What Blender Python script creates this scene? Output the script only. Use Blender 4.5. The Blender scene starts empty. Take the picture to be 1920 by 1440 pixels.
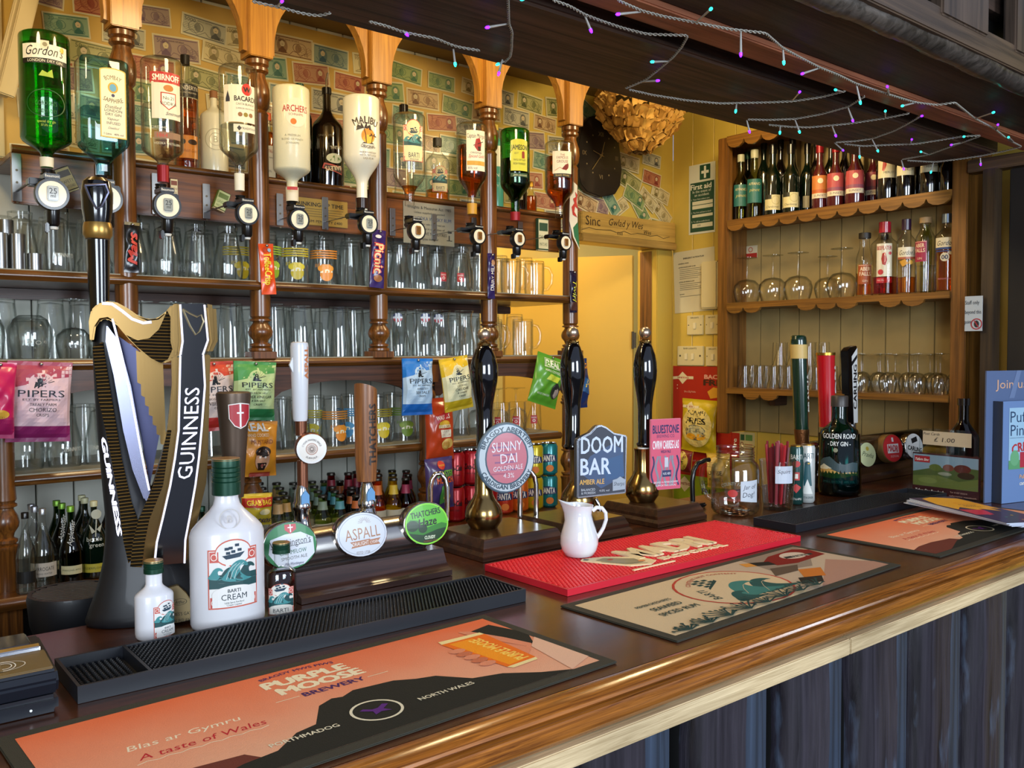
import bpy, bmesh, math, random
from mathutils import Vector, Matrix
from mathutils.geometry import tessellate_polygon
random.seed(7)
pi = math.pi
scene = bpy.context.scene
COL = scene.collection
# ---------------------------------------------------------------- camera
CZ = 1.52                      # eye height; bar top is at 1.10
FPX = 1671.8; YAW = math.radians(39.30); PIT = math.radians(2.156); ROL = math.radians(-0.196)
_F = Vector((math.sin(YAW)*math.cos(PIT), math.cos(YAW)*math.cos(PIT), -math.sin(PIT)))
_R = Vector((math.cos(YAW), -math.sin(YAW), 0)); _U = _R.cross(_F)
_r = math.cos(ROL)*_R + math.sin(ROL)*_U; _u = -math.sin(ROL)*_R + math.cos(ROL)*_U
cam = bpy.data.cameras.new('camera'); cam.sensor_width = 36; cam.lens = FPX/1920*36; cam.clip_start = .02
co = bpy.data.objects.new('camera', cam); COL.objects.link(co)
mw = Matrix((_r, _u, -_F)).transposed().to_4x4(); mw.translation = (0, 0, CZ); co.matrix_world = mw
scene.camera = co
# ---------------------------------------------------------------- world, light, exposure
scene.view_settings.view_transform = 'Standard'; scene.view_settings.look = 'None'
scene.view_settings.gamma = 1; scene.view_settings.use_curve_mapping = False
scene.view_settings.exposure = 0.12
scene.cycles.transparent_max_bounces = 40; scene.cycles.max_bounces = 10
scene.cycles.transmission_bounces = 8; scene.cycles.sample_clamp_indirect = 6
wd = bpy.data.worlds.new('world'); scene.world = wd; wd.use_nodes = True
wd.node_tree.nodes['Background'].inputs[0].default_value = (.62, .72, 1, 1)
wd.node_tree.nodes['Background'].inputs[1].default_value = .5
def alight(name, loc, to, sx, sy, power, col, shape='RECTANGLE', spread=pi):
    l = bpy.data.lights.new(name, 'AREA'); l.shape = shape; l.size = sx; l.size_y = sy
    l.energy = power; l.color = col; l.spread = spread
    o = bpy.data.objects.new(name, l); COL.objects.link(o); o.location = loc
    o.rotation_euler = (Vector(to)-Vector(loc)).to_track_quat('-Z', 'Y').to_euler(); return o
def plight(name, loc, power, col, r=.04):
    l = bpy.data.lights.new(name, 'POINT'); l.energy = power; l.color = col; l.shadow_soft_size = r
    o = bpy.data.objects.new(name, l); COL.objects.link(o); o.location = loc; return o
COOL = (.80, .90, 1.0); WARM = (1.0, .77, .42)
alight('window_light', (-1.6, -2.2, 2.0), (1.1, 1.6, 1.2), 1.6, 1.5, 110, COOL)
alight('window_light', (1.5, -2.4, 1.9), (1.6, 1.6, 1.2), 1.2, 1.4, 80, COOL)
alight('window_light', (5.2, -1.6, 1.8), (2.4, 1.0, 1.1), 1.2, 1.4, 75, COOL)
for lx, ly, lz, e in ((.15, 1.85, 2.48, 12), (.85, 1.80, 2.48, 11), (1.6, 1.80, 2.48, 12), (2.5, 1.8, 2.46, 15)):
    plight('bar_lamp', (lx, ly, lz), e, WARM, .09)
plight('passage_lamp', (2.35, 3.05, 2.3), 17, (1, .80, .48), .06)
# ---------------------------------------------------------------- placement helpers (planes of the real room)
def ray(px, py):
    return (_F*FPX + _r*(px-960) - _u*(py-720)).normalized()
def Wy(px, py, y):
    d = ray(px, py); t = y/d.y; return Vector((d.x*t, y, CZ+d.z*t))
def Wx(px, py, x):
    d = ray(px, py); t = x/d.x; return Vector((x, d.y*t, CZ+d.z*t))
def Wz(px, py, z):
    d = ray(px, py); t = (z-CZ)/d.z; return Vector((d.x*t, d.y*t, z))
def mpp(v):                     # metres per pixel at a point
    return (Vector(v)-Vector((0, 0, CZ))).dot(_F)/FPX
def face_cam(x, y): return -math.atan2(x, y)
# ---------------------------------------------------------------- materials
def lin(h):
    if isinstance(h, tuple): return h
    c = [int(h[i:i+2], 16)/255 for i in (0, 2, 4)]
    return tuple((x/12.92 if x <= .04045 else ((x+.055)/1.055)**2.4) for x in c)
MC = {}
def M(name, col='808080', rough=.5, metal=0, coat=0, emit=0, spec=.5, bump=0, bscale=60, alpha=1, var=0):
    if name in MC: return MC[name]
    m = bpy.data.materials.new(name); m.use_nodes = True; MC[name] = m
    nt = m.node_tree; b = nt.nodes['Principled BSDF']; c = lin(col)
    b.inputs['Base Color'].default_value = (*c, 1); b.inputs['Roughness'].default_value = rough
    b.inputs['Metallic'].default_value = metal; b.inputs['Coat Weight'].default_value = coat
    b.inputs['Coat Roughness'].default_value = .08; b.inputs['Specular IOR Level'].default_value = spec
    b.inputs['Alpha'].default_value = alpha
    if emit:
        b.inputs['Emission Color'].default_value = (*c, 1); b.inputs['Emission Strength'].default_value = emit
    if bump or var:
        tc = nt.nodes.new('ShaderNodeTexCoord'); n = nt.nodes.new('ShaderNodeTexNoise')
        n.inputs['Scale'].default_value = bscale; n.inputs['Detail'].default_value = 4
        nt.links.new(tc.outputs['Object'], n.inputs['Vector'])
        if bump:
            bp = nt.nodes.new('ShaderNodeBump'); bp.inputs['Strength'].default_value = bump; bp.inputs['Distance'].default_value = .002
            nt.links.new(n.outputs['Fac'], bp.inputs['Height']); nt.links.new(bp.outputs[0], b.inputs['Normal'])
        if var:
            r = nt.nodes.new('ShaderNodeValToRGB'); r.color_ramp.elements[0].position = .3; r.color_ramp.elements[1].position = .7
            r.color_ramp.elements[0].color = (*[x*(1-var) for x in c], 1); r.color_ramp.elements[1].color = (*[min(1, x*(1+var)) for x in c], 1)
            nt.links.new(n.outputs['Fac'], r.inputs[0]); nt.links.new(r.outputs[0], b.inputs['Base Color'])
    return m
def wood(name, c1, c2, axis='x', scale=1.0, rough=.45, coat=.2, bump=.15, worn=None):
    if name in MC: return MC[name]
    m = bpy.data.materials.new(name); m.use_nodes = True; MC[name] = m
    nt = m.node_tree; L = nt.links.new; b = nt.nodes['Principled BSDF']
    tc = nt.nodes.new('ShaderNodeTexCoord'); mp = nt.nodes.new('ShaderNodeMapping')
    s = {'x': (1.8, 62, 62), 'y': (62, 1.8, 62), 'z': (62, 62, 1.8)}[axis]
    mp.inputs['Scale'].default_value = [k*scale for k in s]
    n = nt.nodes.new('ShaderNodeTexNoise'); n.inputs['Scale'].default_value = 1.6; n.inputs['Detail'].default_value = 7
    n.inputs['Roughness'].default_value = .62; n.inputs['Distortion'].default_value = .9
    n2 = nt.nodes.new('ShaderNodeTexNoise'); n2.inputs['Scale'].default_value = 3.1; n2.inputs['Detail'].default_value = 3
    r = nt.nodes.new('ShaderNodeValToRGB'); e = r.color_ramp.elements
    e[0].position = .32; e[1].position = .68; e[0].color = (*lin(c1), 1); e[1].color = (*lin(c2), 1)
    L(tc.outputs['Object'], mp.inputs[0]); L(mp.outputs[0], n.inputs['Vector']); L(tc.outputs['Object'], n2.inputs['Vector'])
    L(n.outputs['Fac'], r.inputs[0]); mx = nt.nodes.new('ShaderNodeMix'); mx.data_type = 'RGBA'; mx.blend_type = 'MULTIPLY'
    mr = nt.nodes.new('ShaderNodeMapRange'); mr.inputs[1].default_value = .3; mr.inputs[2].default_value = .7
    mr.inputs[3].default_value = .72; mr.inputs[4].default_value = 1.12
    L(n2.outputs['Fac'], mr.inputs[0]); mx.inputs[0].default_value = 1; L(r.outputs[0], mx.inputs[6]); L(mr.outputs[0], mx.inputs[7])
    out = mx.outputs[2]
    if worn:
        n3 = nt.nodes.new('ShaderNodeTexNoise'); n3.inputs['Scale'].default_value = 14; n3.inputs['Detail'].default_value = 7
        mp3 = nt.nodes.new('ShaderNodeMapping'); mp3.inputs['Scale'].default_value = [.35 if q == axis else 1.6 for q in 'xyz']; L(tc.outputs['Object'], mp3.inputs[0]); L(mp3.outputs[0], n3.inputs['Vector']); r3 = nt.nodes.new('ShaderNodeValToRGB')
        r3.color_ramp.elements[0].position = .58; r3.color_ramp.elements[1].position = .78
        L(n3.outputs['Fac'], r3.inputs[0]); m3 = nt.nodes.new('ShaderNodeMix'); m3.data_type = 'RGBA'
        L(r3.outputs[0], m3.inputs[0]); L(out, m3.inputs[6]); m3.inputs[7].default_value = (*lin(worn), 1); out = m3.outputs[2]
    L(out, b.inputs['Base Color']); b.inputs['Roughness'].default_value = rough
    b.inputs['Coat Weight'].default_value = coat; b.inputs['Coat Roughness'].default_value = .15
    bp = nt.nodes.new('ShaderNodeBump'); bp.inputs['Strength'].default_value = bump; bp.inputs['Distance'].default_value = .002
    L(n.outputs['Fac'], bp.inputs['Height']); L(bp.outputs[0], b.inputs['Normal'])
    return m
def glass(name, tint=(.95, .97, .96), edge=(.35, .40, .38), refl=.9, rough=.02):
    """thin walled glass: clear face-on, reflecting and darker at grazing angles"""
    if name in MC: return MC[name]
    m = bpy.data.materials.new(name); m.use_nodes = True; MC[name] = m
    nt = m.node_tree; nt.nodes.clear(); L = nt.links.new
    out = nt.nodes.new('ShaderNodeOutputMaterial'); lw = nt.nodes.new('ShaderNodeLayerWeight'); lw.inputs[0].default_value = .5
    r = nt.nodes.new('ShaderNodeValToRGB'); e = r.color_ramp.elements
    e[0].position = .35; e[0].color = (*tint, 1); e[1].position = .97; e[1].color = (*edge, 1)
    tr = nt.nodes.new('ShaderNodeBsdfTransparent'); gl = nt.nodes.new('ShaderNodeBsdfGlossy'); gl.inputs['Roughness'].default_value = rough
    p = nt.nodes.new('ShaderNodeMath'); p.operation = 'POWER'; p.inputs[1].default_value = 3
    q = nt.nodes.new('ShaderNodeMath'); q.operation = 'MULTIPLY_ADD'; q.inputs[1].default_value = refl*.75; q.inputs[2].default_value = .055
    mix = nt.nodes.new('ShaderNodeMixShader')
    L(lw.outputs['Facing'], r.inputs[0]); L(r.outputs[0], tr.inputs[0]); L(lw.outputs['Facing'], p.inputs[0]); L(p.outputs[0], q.inputs[0])
    L(q.outputs[0], mix.inputs[0]); L(tr.outputs[0], mix.inputs[1]); L(gl.outputs[0], mix.inputs[2]); L(mix.outputs[0], out.inputs[0])
    return m
def P(hexcol, rough=.45): return M('print_'+hexcol+('' if rough == .45 else '_%d' % (rough*100)), hexcol, rough, coat=.12)
# ---------------------------------------------------------------- mesh builder
def rotz(a): return Matrix.Rotation(a, 4, 'Z')
def T(x, y, z): return Matrix.Translation((x, y, z))
class MB:
    def __init__(s): s.v = []; s.f = []; s.m = []; s.X = None
    def add(s, vs, fs, m=0, X=None):
        b = len(s.v)
        X = X or s.X
        if X is not None: vs = [X @ Vector(q) for q in vs]
        s.v += [tuple(q) for q in vs]; s.f += [tuple(b+i for i in f) for f in fs]; s.m += [m]*len(fs)
        return s
    def box(s, x0, x1, y0, y1, z0, z1, m=0, X=None):
        return s.add([(x, y, z) for z in (z0, z1) for y in (y0, y1) for x in (x0, x1)],
                     [(0, 2, 3, 1), (4, 5, 7, 6), (0, 1, 5, 4), (2, 6, 7, 3), (0, 4, 6, 2), (1, 3, 7, 5)], m, X)
    def lathe(s, prof, n=20, m=0, X=None, sx=1, sy=1, sq=0, cap=True):
        """prof [(r,z)]; sq>0 turns the round section into a rounded square"""
        vs = []; fs = []
        for r, z in prof:
            for i in range(n):
                a = 2*pi*(i+.5)/n; c, d = math.cos(a), math.sin(a)
                k = 1.0
                if sq:
                    pw = 2+sq*8; k = 1/((abs(c)**pw+abs(d)**pw)**(1/pw))
                    k = 1+(k-1)*min(1, sq*2)
                vs.append((r*k*c*sx, r*k*d*sy, z))
        for j in range(len(prof)-1):
            for i in range(n):
                k = (i+1) % n; fs.append((j*n+i, j*n+k, (j+1)*n+k, (j+1)*n+i))
        if cap:
            if prof[0][0] > 1e-4: fs.append(tuple(reversed(range(n))))
            if prof[-1][0] > 1e-4: fs.append(tuple((len(prof)-1)*n+i for i in range(n)))
        return s.add(vs, fs, m, X)
    def tube(s, pts, r, n=8, m=0, X=None, closed=False):
        pts = [Vector(q) for q in pts]; rs = r if isinstance(r, (list, tuple)) else [r]*len(pts)
        vs = []; fs = []; up = None; N = len(pts)
        for i, q in enumerate(pts):
            t = (pts[min(i+1, N-1)]-pts[max(i-1, 0)]).normalized()
            if up is None: up = t.orthogonal().normalized()
            up = (up-t*up.dot(t)); up = up.normalized() if up.length > 1e-6 else t.orthogonal().normalized()
            w = t.cross(up)
            for k in range(n):
                a = 2*pi*k/n; vs.append(q+rs[i]*(math.cos(a)*up+math.sin(a)*w))
        for j in range(N-1):
            for i in range(n):
                k = (i+1) % n; fs.append((j*n+i, j*n+k, (j+1)*n+k, (j+1)*n+i))
        fs.append(tuple(reversed(range(n)))); fs.append(tuple((N-1)*n+i for i in range(n)))
        return s.add(vs, fs, m, X)
    def prism(s, poly, ax, d0, d1, m=0, X=None):
        """extrude a 2D outline: ax 'y' -> (x,z) outline swept along y, 'z' -> (x,y), 'x' -> (y,z)"""
        n = len(poly); g = {'y': lambda a, b, d: (a, d, b), 'z': lambda a, b, d: (a, b, d), 'x': lambda a, b, d: (d, a, b)}[ax]
        vs = [g(a, b, d0) for a, b in poly]+[g(a, b, d1) for a, b in poly]
        fs = [tuple(range(n)), tuple(range(2*n-1, n-1, -1))]+[(i, i+n, (i+1) % n+n, (i+1) % n) for i in range(n)]
        return s.add(vs, fs, m, X)
    def ball(s, c, r, n=12, m=0, sz=1, X=None):
        k = n//2; pr = [(r*math.sin(pi*i/k) if 0 < i < k else 0, c[2]-r*sz*math.cos(pi*i/k)) for i in range(k+1)]
        pr[0] = (r*.02, pr[0][1]); pr[-1] = (r*.02, pr[-1][1])
        Y = T(c[0], c[1], 0); return s.lathe(pr, n, m, (X @ Y) if X else Y)
    def build(s, name, mats, parent=None, loc=None, bevel=0, smooth=.7, kind=None, label=None, seg=2):
        me = bpy.data.meshes.new(name); me.from_pydata(s.v, [], s.f)
        mats = mats if isinstance(mats, (list, tuple)) else [mats]
        for q in mats: me.materials.append(q)
        if len(mats) > 1: me.polygons.foreach_set('material_index', s.m)
        bm = bmesh.new(); bm.from_mesh(me); bmesh.ops.recalc_face_normals(bm, faces=bm.faces)
        if bevel:
            ed = [e for e in bm.edges if len(e.link_faces) == 2 and e.calc_face_angle(0) > .5]
            bmesh.ops.bevel(bm, geom=ed, offset=bevel, segments=seg, affect='EDGES', clamp_overlap=True)
        bm.to_mesh(me); bm.free()
        if smooth:
            me.shade_smooth(); me.set_sharp_from_angle(angle=smooth)
        o = bpy.data.objects.new(name, me); COL.objects.link(o)
        if parent: o.parent = parent
        if loc is not None: o.location = loc
        if kind: o['kind'] = kind
        if label: o['label'] = label
        return o
def tag(o, label=None, cat=None, group=None, kind=None):
    if label: o['label'] = label
    if cat: o['category'] = cat
    if group: o['group'] = group
    if kind: o['kind'] = kind
    return o
def thing(name, label, cat, loc=(0, 0, 0), rz=0, group=None):
    o = bpy.data.objects.new(name, None); COL.objects.link(o); o.empty_display_size = .02
    o.location = loc; o.rotation_euler = (0, 0, rz); return tag(o, label, cat, group)
def kids(o): return [c for c in KID.get(o, [])]
KID = {}
def dup(root, loc=None, rz=None, label=None, group=None):
    def cp(o, par):
        c = o.copy(); COL.objects.link(c)
        if par: c.parent = par
        for ch in o.children: cp(ch, c)
        return c
    r = cp(root, None)
    if loc is not None: r.location = loc
    if rz is not None: r.rotation_euler = (0, 0, rz)
    if label: r['label'] = label
    if group: r['group'] = group
    return r
# ---------------------------------------------------------------- standing things keep clear of each other
PK = {}
def stand(surf, objs, x, y, r, pri=1):
    PK.setdefault(surf, []).append(dict(o=objs, x=x, y=y, r=r, x0=x, y0=y, p=pri))
def settle(surf, xa, xb, ya_, yb_, posts=(), gap=.0012):
    """nudge round footprints apart inside a rectangle; what cannot fit (back rows first) is left out"""
    L = PK.get(surf, [])
    while True:
        for k in range(420):
            mv = 0
            for i, a in enumerate(L):
                for b in L[i+1:]:
                    dx, dy = b['x']-a['x'], b['y']-a['y']; m = a['r']+b['r']+gap
                    if abs(dx) >= m or abs(dy) >= m: continue
                    d = math.hypot(dx, dy)
                    if d < m:
                        if d < 1e-6: dx, dy, d = 1e-3, 0, 1e-3
                        s = (m-d)/d*1.04; mv = max(mv, m-d); wa = b['p']/(a['p']+b['p']); a['x'] -= dx*s*wa; a['y'] -= dy*s*wa; b['x'] += dx*s*(1-wa); b['y'] += dy*s*(1-wa)
                for px_, py_, pr in posts:
                    dx, dy = a['x']-px_, a['y']-py_; d = math.hypot(dx, dy) or 1e-6; m = a['r']+pr+gap
                    if d < m: a['x'] += dx/d*(m-d); a['y'] += dy/d*(m-d); mv = max(mv, m-d)
                a['x'] = min(max(a['x'], xa+a['r']), xb-a['r']); a['y'] = min(max(a['y'], ya_+a['r']), yb_-a['r'])
            if mv < 2e-4: break
        bad = {}
        for i, a in enumerate(L):
            q = sum(max(0, a['r']+b['r']-math.hypot(a['x']-b['x'], a['y']-b['y'])) for b in L if b is not a)+sum(max(0, a['r']+c[2]-math.hypot(a['x']-c[0], a['y']-c[1])) for c in posts)
            if q > 4e-4: bad[i] = (-a['p'], q, i)
        if not bad: break
        i = max(bad.values())[2]; w = L.pop(i); print('left out', surf, w['p'], w['o'][0].get('label', '')[:60])
        for o in w['o']:
            def rm(q):
                for c in list(q.children): rm(c)
                bpy.data.objects.remove(q)
            rm(o)
    for a in L:
        for o in a['o']: o.location.x += a['x']-a['x0']; o.location.y += a['y']-a['y0']
    print('settled', surf, len(L))
# ---------------------------------------------------------------- printed decals
_tc = {}
def textmesh(s, bold=0.0, shear=0.0):
    k = (s, bold, shear)
    if k not in _tc:
        cu = bpy.data.curves.new('t', 'FONT'); cu.body = s; cu.size = 1; cu.offset = bold; cu.shear = shear
        cu.resolution_u = 2; cu.fill_mode = 'FRONT'
        ob = bpy.data.objects.new('t', cu); me = ob.to_mesh()
        vs = [(v.co.x, v.co.y) for v in me.vertices]; fs = [tuple(p.vertices) for p in me.polygons]
        ob.to_mesh_clear(); bpy.data.objects.remove(ob); bpy.data.curves.remove(cu)
        _tc[k] = (vs, fs)
    return _tc[k]
CAP = .70
def smooth_pts(p, n=5):
    o = []; N = len(p)
    for i in range(N):
        a, b, c, d = p[i-1], p[i], p[(i+1) % N], p[(i+2) % N]
        for k in range(n):
            t = k/n; t2 = t*t; t3 = t2*t
            o.append(tuple(.5*((2*b[j])+(-a[j]+c[j])*t+(2*a[j]-5*b[j]+4*c[j]-d[j])*t2+(-a[j]+3*b[j]-3*c[j]+d[j])*t3) for j in (0, 1)))
    return o
def decal(parent, items, mapf, name='printed_label', step=None, base=.0004, inc=.00005, stepy=None):
    V = []; Fc = []; MI = []; mats = []; key = {}
    def mi(c):
        if c not in key: key[c] = len(mats); mats.append(P(c) if isinstance(c, str) else c)
        return key[c]
    def put(vs, fs, c, z):
        b = len(V); V.extend((x, y, z) for x, y in vs); Fc.extend(tuple(b+i for i in f) for f in fs); MI.extend([mi(c)]*len(fs))
    for n, it in enumerate(items):
        z = base+inc*n; k = it[0]
        if k == 'r':
            _, x0, y0, x1, y1, c = it; put([(x0, y0), (x1, y0), (x1, y1), (x0, y1)], [(0, 1, 2, 3)], c, z)
        elif k == 'e':
            _, cx, cy, rx, ry, c = it; N = 28
            put([(cx+rx*math.cos(2*pi*i/N), cy+ry*math.sin(2*pi*i/N)) for i in range(N)], [tuple(range(N))], c, z)
        elif k == 'o':
            _, cx, cy, r1, r0, c = it[:6]; sy = it[6] if len(it) > 6 else 1; N = 32
            vs = [(cx+r*math.cos(2*pi*i/N), cy+sy*r*math.sin(2*pi*i/N)) for r in (r1, r0) for i in range(N)]
            put(vs, [(i, (i+1) % N, N+(i+1) % N, N+i) for i in range(N)], c, z)
        elif k in 'ps':
            _, pts, c = it; pts = smooth_pts(pts, 4) if k == 's' else pts; tr = tessellate_polygon([[Vector((a, b, 0)) for a, b in pts]])
            put(pts, [tuple(t) for t in tr], c, z)
        elif k == 'l':          # stroked polyline
            _, pts, wd_, c = it
            for (a, b), (d, e) in zip(pts, pts[1:]):
                q = Vector((d-a, e-b)); q = Vector((-q.y, q.x)).normalized()*wd_/2 if q.length else Vector((0, wd_/2))
                put([(a+q.x, b+q.y), (a-q.x, b-q.y), (d-q.x, e-q.y), (d+q.x, e+q.y)], [(0, 1, 2, 3)], c, z)
        elif k == 't':
            s, cx, cy, h, c = it[1:6]; o = it[6] if len(it) > 6 else {}
            vs, fs = textmesh(s, 0, o.get('sh', 0)); bb = o.get('b', 0)
            if not vs: continue
            x0 = min(v[0] for v in vs); x1 = max(v[0] for v in vs)
            sc = h/CAP; sx = o['w']/max(1e-6, x1-x0) if 'w' in o else sc
            al = o.get('al', 0); mx = (x0+x1)/2 if al == 0 else (x0 if al < 0 else x1)
            q = [((x-mx)*sx, (y-CAP/2)*sc) for x, y in vs]
            if 'arc' in o:
                R = o['arc']; q = [((R+y)*math.sin(x/R), (R+y)*math.cos(x/R)-R) for x, y in q]
            a = math.radians(o.get('rot', 0)); ca, sa = math.cos(a), math.sin(a)
            for e, (ox, oy) in enumerate([(0, 0)] if bb < .015 else [(-bb, -bb*.5), (bb, -bb*.5), (0, bb*.7)]):
                ox *= sx; oy *= sc; put([(cx+(x+ox)*ca-(y+oy)*sa, cy+(x+ox)*sa+(y+oy)*ca) for x, y in q], fs, c, z+e*2e-6)
    me = bpy.data.meshes.new(name); me.from_pydata(V, [], Fc)
    for q in mats: me.materials.append(q)
    me.polygons.foreach_set('material_index', MI)
    if step:
        bm = bmesh.new(); bm.from_mesh(me)
        for ax, st in ((0, step), (1, stepy)):
            if not st: continue
            lo = min(v[ax] for v in V); hi = max(v[ax] for v in V); k = math.floor(lo/st)+1
            while k*st < hi:
                c = [0, 0, 0]; c[ax] = k*st; nn = [0, 0, 0]; nn[ax] = 1
                bmesh.ops.bisect_plane(bm, geom=bm.verts[:]+bm.edges[:]+bm.faces[:], dist=1e-7, plane_co=c, plane_no=nn); k += 1
        bm.to_mesh(me); bm.free()
    for v in me.vertices: v.co = mapf(*v.co)
    o = bpy.data.objects.new(name, me); COL.objects.link(o)
    if parent: o.parent = parent
    return o
def plane_map(o, xd, yd):
    o = Vector(o); xd = Vector(xd).normalized(); yd = Vector(yd).normalized(); n = xd.cross(yd)
    return lambda x, y, z: o+xd*x+yd*y+n*z
def front_map(y, x=0, z=0): return plane_map((x, y, z), (1, 0, 0), (0, 0, 1))
def cyl_map(r, zc=0, phi=0, sy=1):
    return lambda x, y, z: Vector(((r+z)*math.sin(x/r+phi), -(r+z)*math.cos(x/r+phi)*sy, y+zc))
def top_map(z, x=0, y=0): return plane_map((x, y, z), (1, 0, 0), (0, 1, 0))
# ================================================================ materials in use
OAK = wood('oak_stain', '341b09', '7c4c1c', 'x', 1, .32, .5)
OAKZ = wood('oak_stain_upright', '43240c', '925a22', 'z', 1, .32, .5)
OAKL = wood('oak_light', '9c6420', 'd49a3e', 'z', .8, .4, .3)
RAIL = wood('rail_wood', '4f2a0c', '8a5019', 'x', .8, .35, .4)
DARKX = wood('dark_beam', '1a130f', '4c382c', 'x', .6, .6, .0, .6)
TOPW = wood('mahogany_top', '2c130a', '5c2f15', 'x', .55, .26, .35, .05)
NOSE = wood('mahogany_nose', '5a2e0e', 'ad6a26', 'x', 2.2, .2, .6, .08)
PINE = wood('pine_raw', 'a58d66', 'd8c096', 'x', 2.2, .6, 0, .2)
PINK = wood('batten_brown', '8a5036', 'b5704e', 'x', .8, .6, 0, .2)
NAVY = wood('black_stain_plank', '1c2430', '46566e', 'z', .5, .36, .3, .5)
NAVY2 = wood('brown_black_plank', '14121a', '3e3a44', 'z', .5, .3, .5, .8, worn='5a6c84')
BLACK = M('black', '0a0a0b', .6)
WHITEP = M('white_paint_board', 'c9cbbf', .5, var=.06, bscale=9, bump=.1)
YEL = M('yellow_paint_board', 'cdb04c', .42, coat=.15, var=.07, bscale=5)
YELP = M('yellow_plaster', 'dcc46a', .7, var=.04, bscale=3)
CREAMP = M('cream_gloss', 'cdb98a', .4, var=.06, bscale=4)
STEEL = M('chrome', 'c8c8c8', .12, 1)
BSTEEL = M('brushed_steel', '9a9a98', .3, 1)
BRASS = M('brass', 'b9924a', .16, 1)
GL = glass('clear_glass', (.985, .99, .985), (.62, .66, .64), 1.0, .015)
YB = 2.70; YP = 2.40          # back wall, plane of the turned posts
# ================================================================ room shell
def struct(name, mb, mats, **k):
    o = mb.build(name, mats, **k); o['kind'] = 'structure'; return o
struct('floor', MB().box(-4, 7, -4.5, 4.2, -.05, 0), M('dark_floor', '3a2c22', .5), smooth=0)
struct('ceiling', MB().box(-.999, 3.158, 1.62, 3.377, 2.581, 2.62), M('ceiling_paint', '8c7340', .7), smooth=0)
def boards(root, n0, n1, w, mk, mat, axis):
    for i in range(n0, n1):
        a = i*w+.0015; b = (i+1)*w-.0015; mb = MB()
        mk(mb, a, b); o = mb.build('board', mat, root, bevel=.0015, smooth=.5, seg=1)
wb = struct('wall_back', MB().box(-1, 2.05, YB+.012, YB+.05, 0, 2.58), M('board_gap', '4a453a', .8), smooth=0)
mesh0 = None
WBX1 = 2.06
for i in range(32):
    x = -1+i*.0955
    if mesh0 is None:
        mesh0 = MB().box(.0018, .0937, 0, .012, 0, 2.58).build('board', WHITEP, wb, bevel=.002, smooth=.5, seg=1); o = mesh0
    else: o = mesh0.copy(); COL.objects.link(o)
    o.location = (x, YB, 0)
# header above the passage, carrying clock and notes
XR = 3.16
hd = Wy(1100, 452, YB).z
struct('wall_header', MB().box(2.056, XR, YB, YB+.1, hd, 2.58), YEL, smooth=0)
jx = Wy(1240, 600, YB).x
struct('trim_1', MB().box(jx-.03, XR, YB-.0, YB+.12, 0, hd-.001), M('frame_yellow', 'c8a846', .45), bevel=.004)
struct('wall_left', MB().box(-1.04, -1, -.2, 3.6, 0, 2.6), M('left_wall', 'a8935c', .7), smooth=0)
struct('wall_passage', MB().box(1.6, 3.9, 3.38, 3.42, 0, 2.58), YELP, smooth=0)
struct('wall_passage_side', MB().box(3.9, 3.94, YB, 3.38, 0, 2.58), YELP, smooth=0)
struct('wall_passage_side', MB().box(1.56, 1.6, YB+.06, 3.38, 0, 2.58), YELP, smooth=0)
wr = struct('wall_right', MB().box(XR+.012, XR+.06, -.5, YB, 0, 2.6), M('board_gap_yellow', '6e5620', .8), smooth=0)
m0 = None
for i in range(20):
    y = YB-.001-(i+1)*.115
    if m0 is None: m0 = MB().box(0, .012, .0012, .1138, 0, 2.6).build('board', YEL, wr, bevel=.0015, smooth=.5, seg=1); o = m0
    else: o = m0.copy(); COL.objects.link(o)
    o.location = (XR, y, 0)
# passage door standing open, hinge side showing
dr = tag(MB().box(0, .035, 0, .62, 0.02, hd-.02).build('door_1', M('door_yellow', 'd8b04a', .45, coat=.1), bevel=.002), kind='structure')
hx = Wy(1193, 600, YB+.1).x
dr.location = (hx+.012, YB+.135, 0); dr.rotation_euler = (0, 0, math.radians(33))
hg = MB(); hg.box(-.012, 0, -.018, .0, 1.53, 1.60); hg.lathe([(.006, 1.525), (.006, 1.605)], 8, 0, T(-.012, -.004, 0))
hg.build('hinge', M('old_steel', '6b6252', .4, 1), dr)
struct('trim_2', MB().box(hx+.025, min(hx+.055, jx-.032), YB+.03, YB+.1, 0, hd-.01), wood('frame_brown', '4a2c14', '8a5a2a', 'z', 1, .5, .1), bevel=.002)
# cream boxed corner and sloping conduit cover far left
a = Wy(0, 170, YB-.06); b = Wy(42, 0, YB-.06)
tr = MB(); tr.box(-.02, .02, -.02, .0, 0, (b-a).length+.10); tr.box(-.008, .032, -.035, -.02, 0, (b-a).length+.10)
o = struct('trim_3', tr, CREAMP, bevel=.003); o.location = a-(b-a)*.06; o.rotation_euler = (0, math.atan2(b.x-a.x, b.z-a.z), 0)
xl = Wy(8, 400, YB).x
struct('trim_4', MB().box(-.999, xl, YB-.03, YB-.001, 2.03, 2.578), CREAMP, bevel=.003)

# ================================================================ bar counter
ct = thing('bar_counter', 'long dark mahogany topped bar counter clad in black stained upright planks', 'counter', (0, 0, 0))
CT = 1.10; YC1 = 1.50
X0, X1 = -.55, 3.155
MB().prism([(X0, .80), (X1, .80), (X1, 1.64), (.60, 1.64), (.60, 1.466), (X0, 1.466)], 'z', CT-.03, CT).build('worktop', TOPW, ct, bevel=.002)
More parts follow.
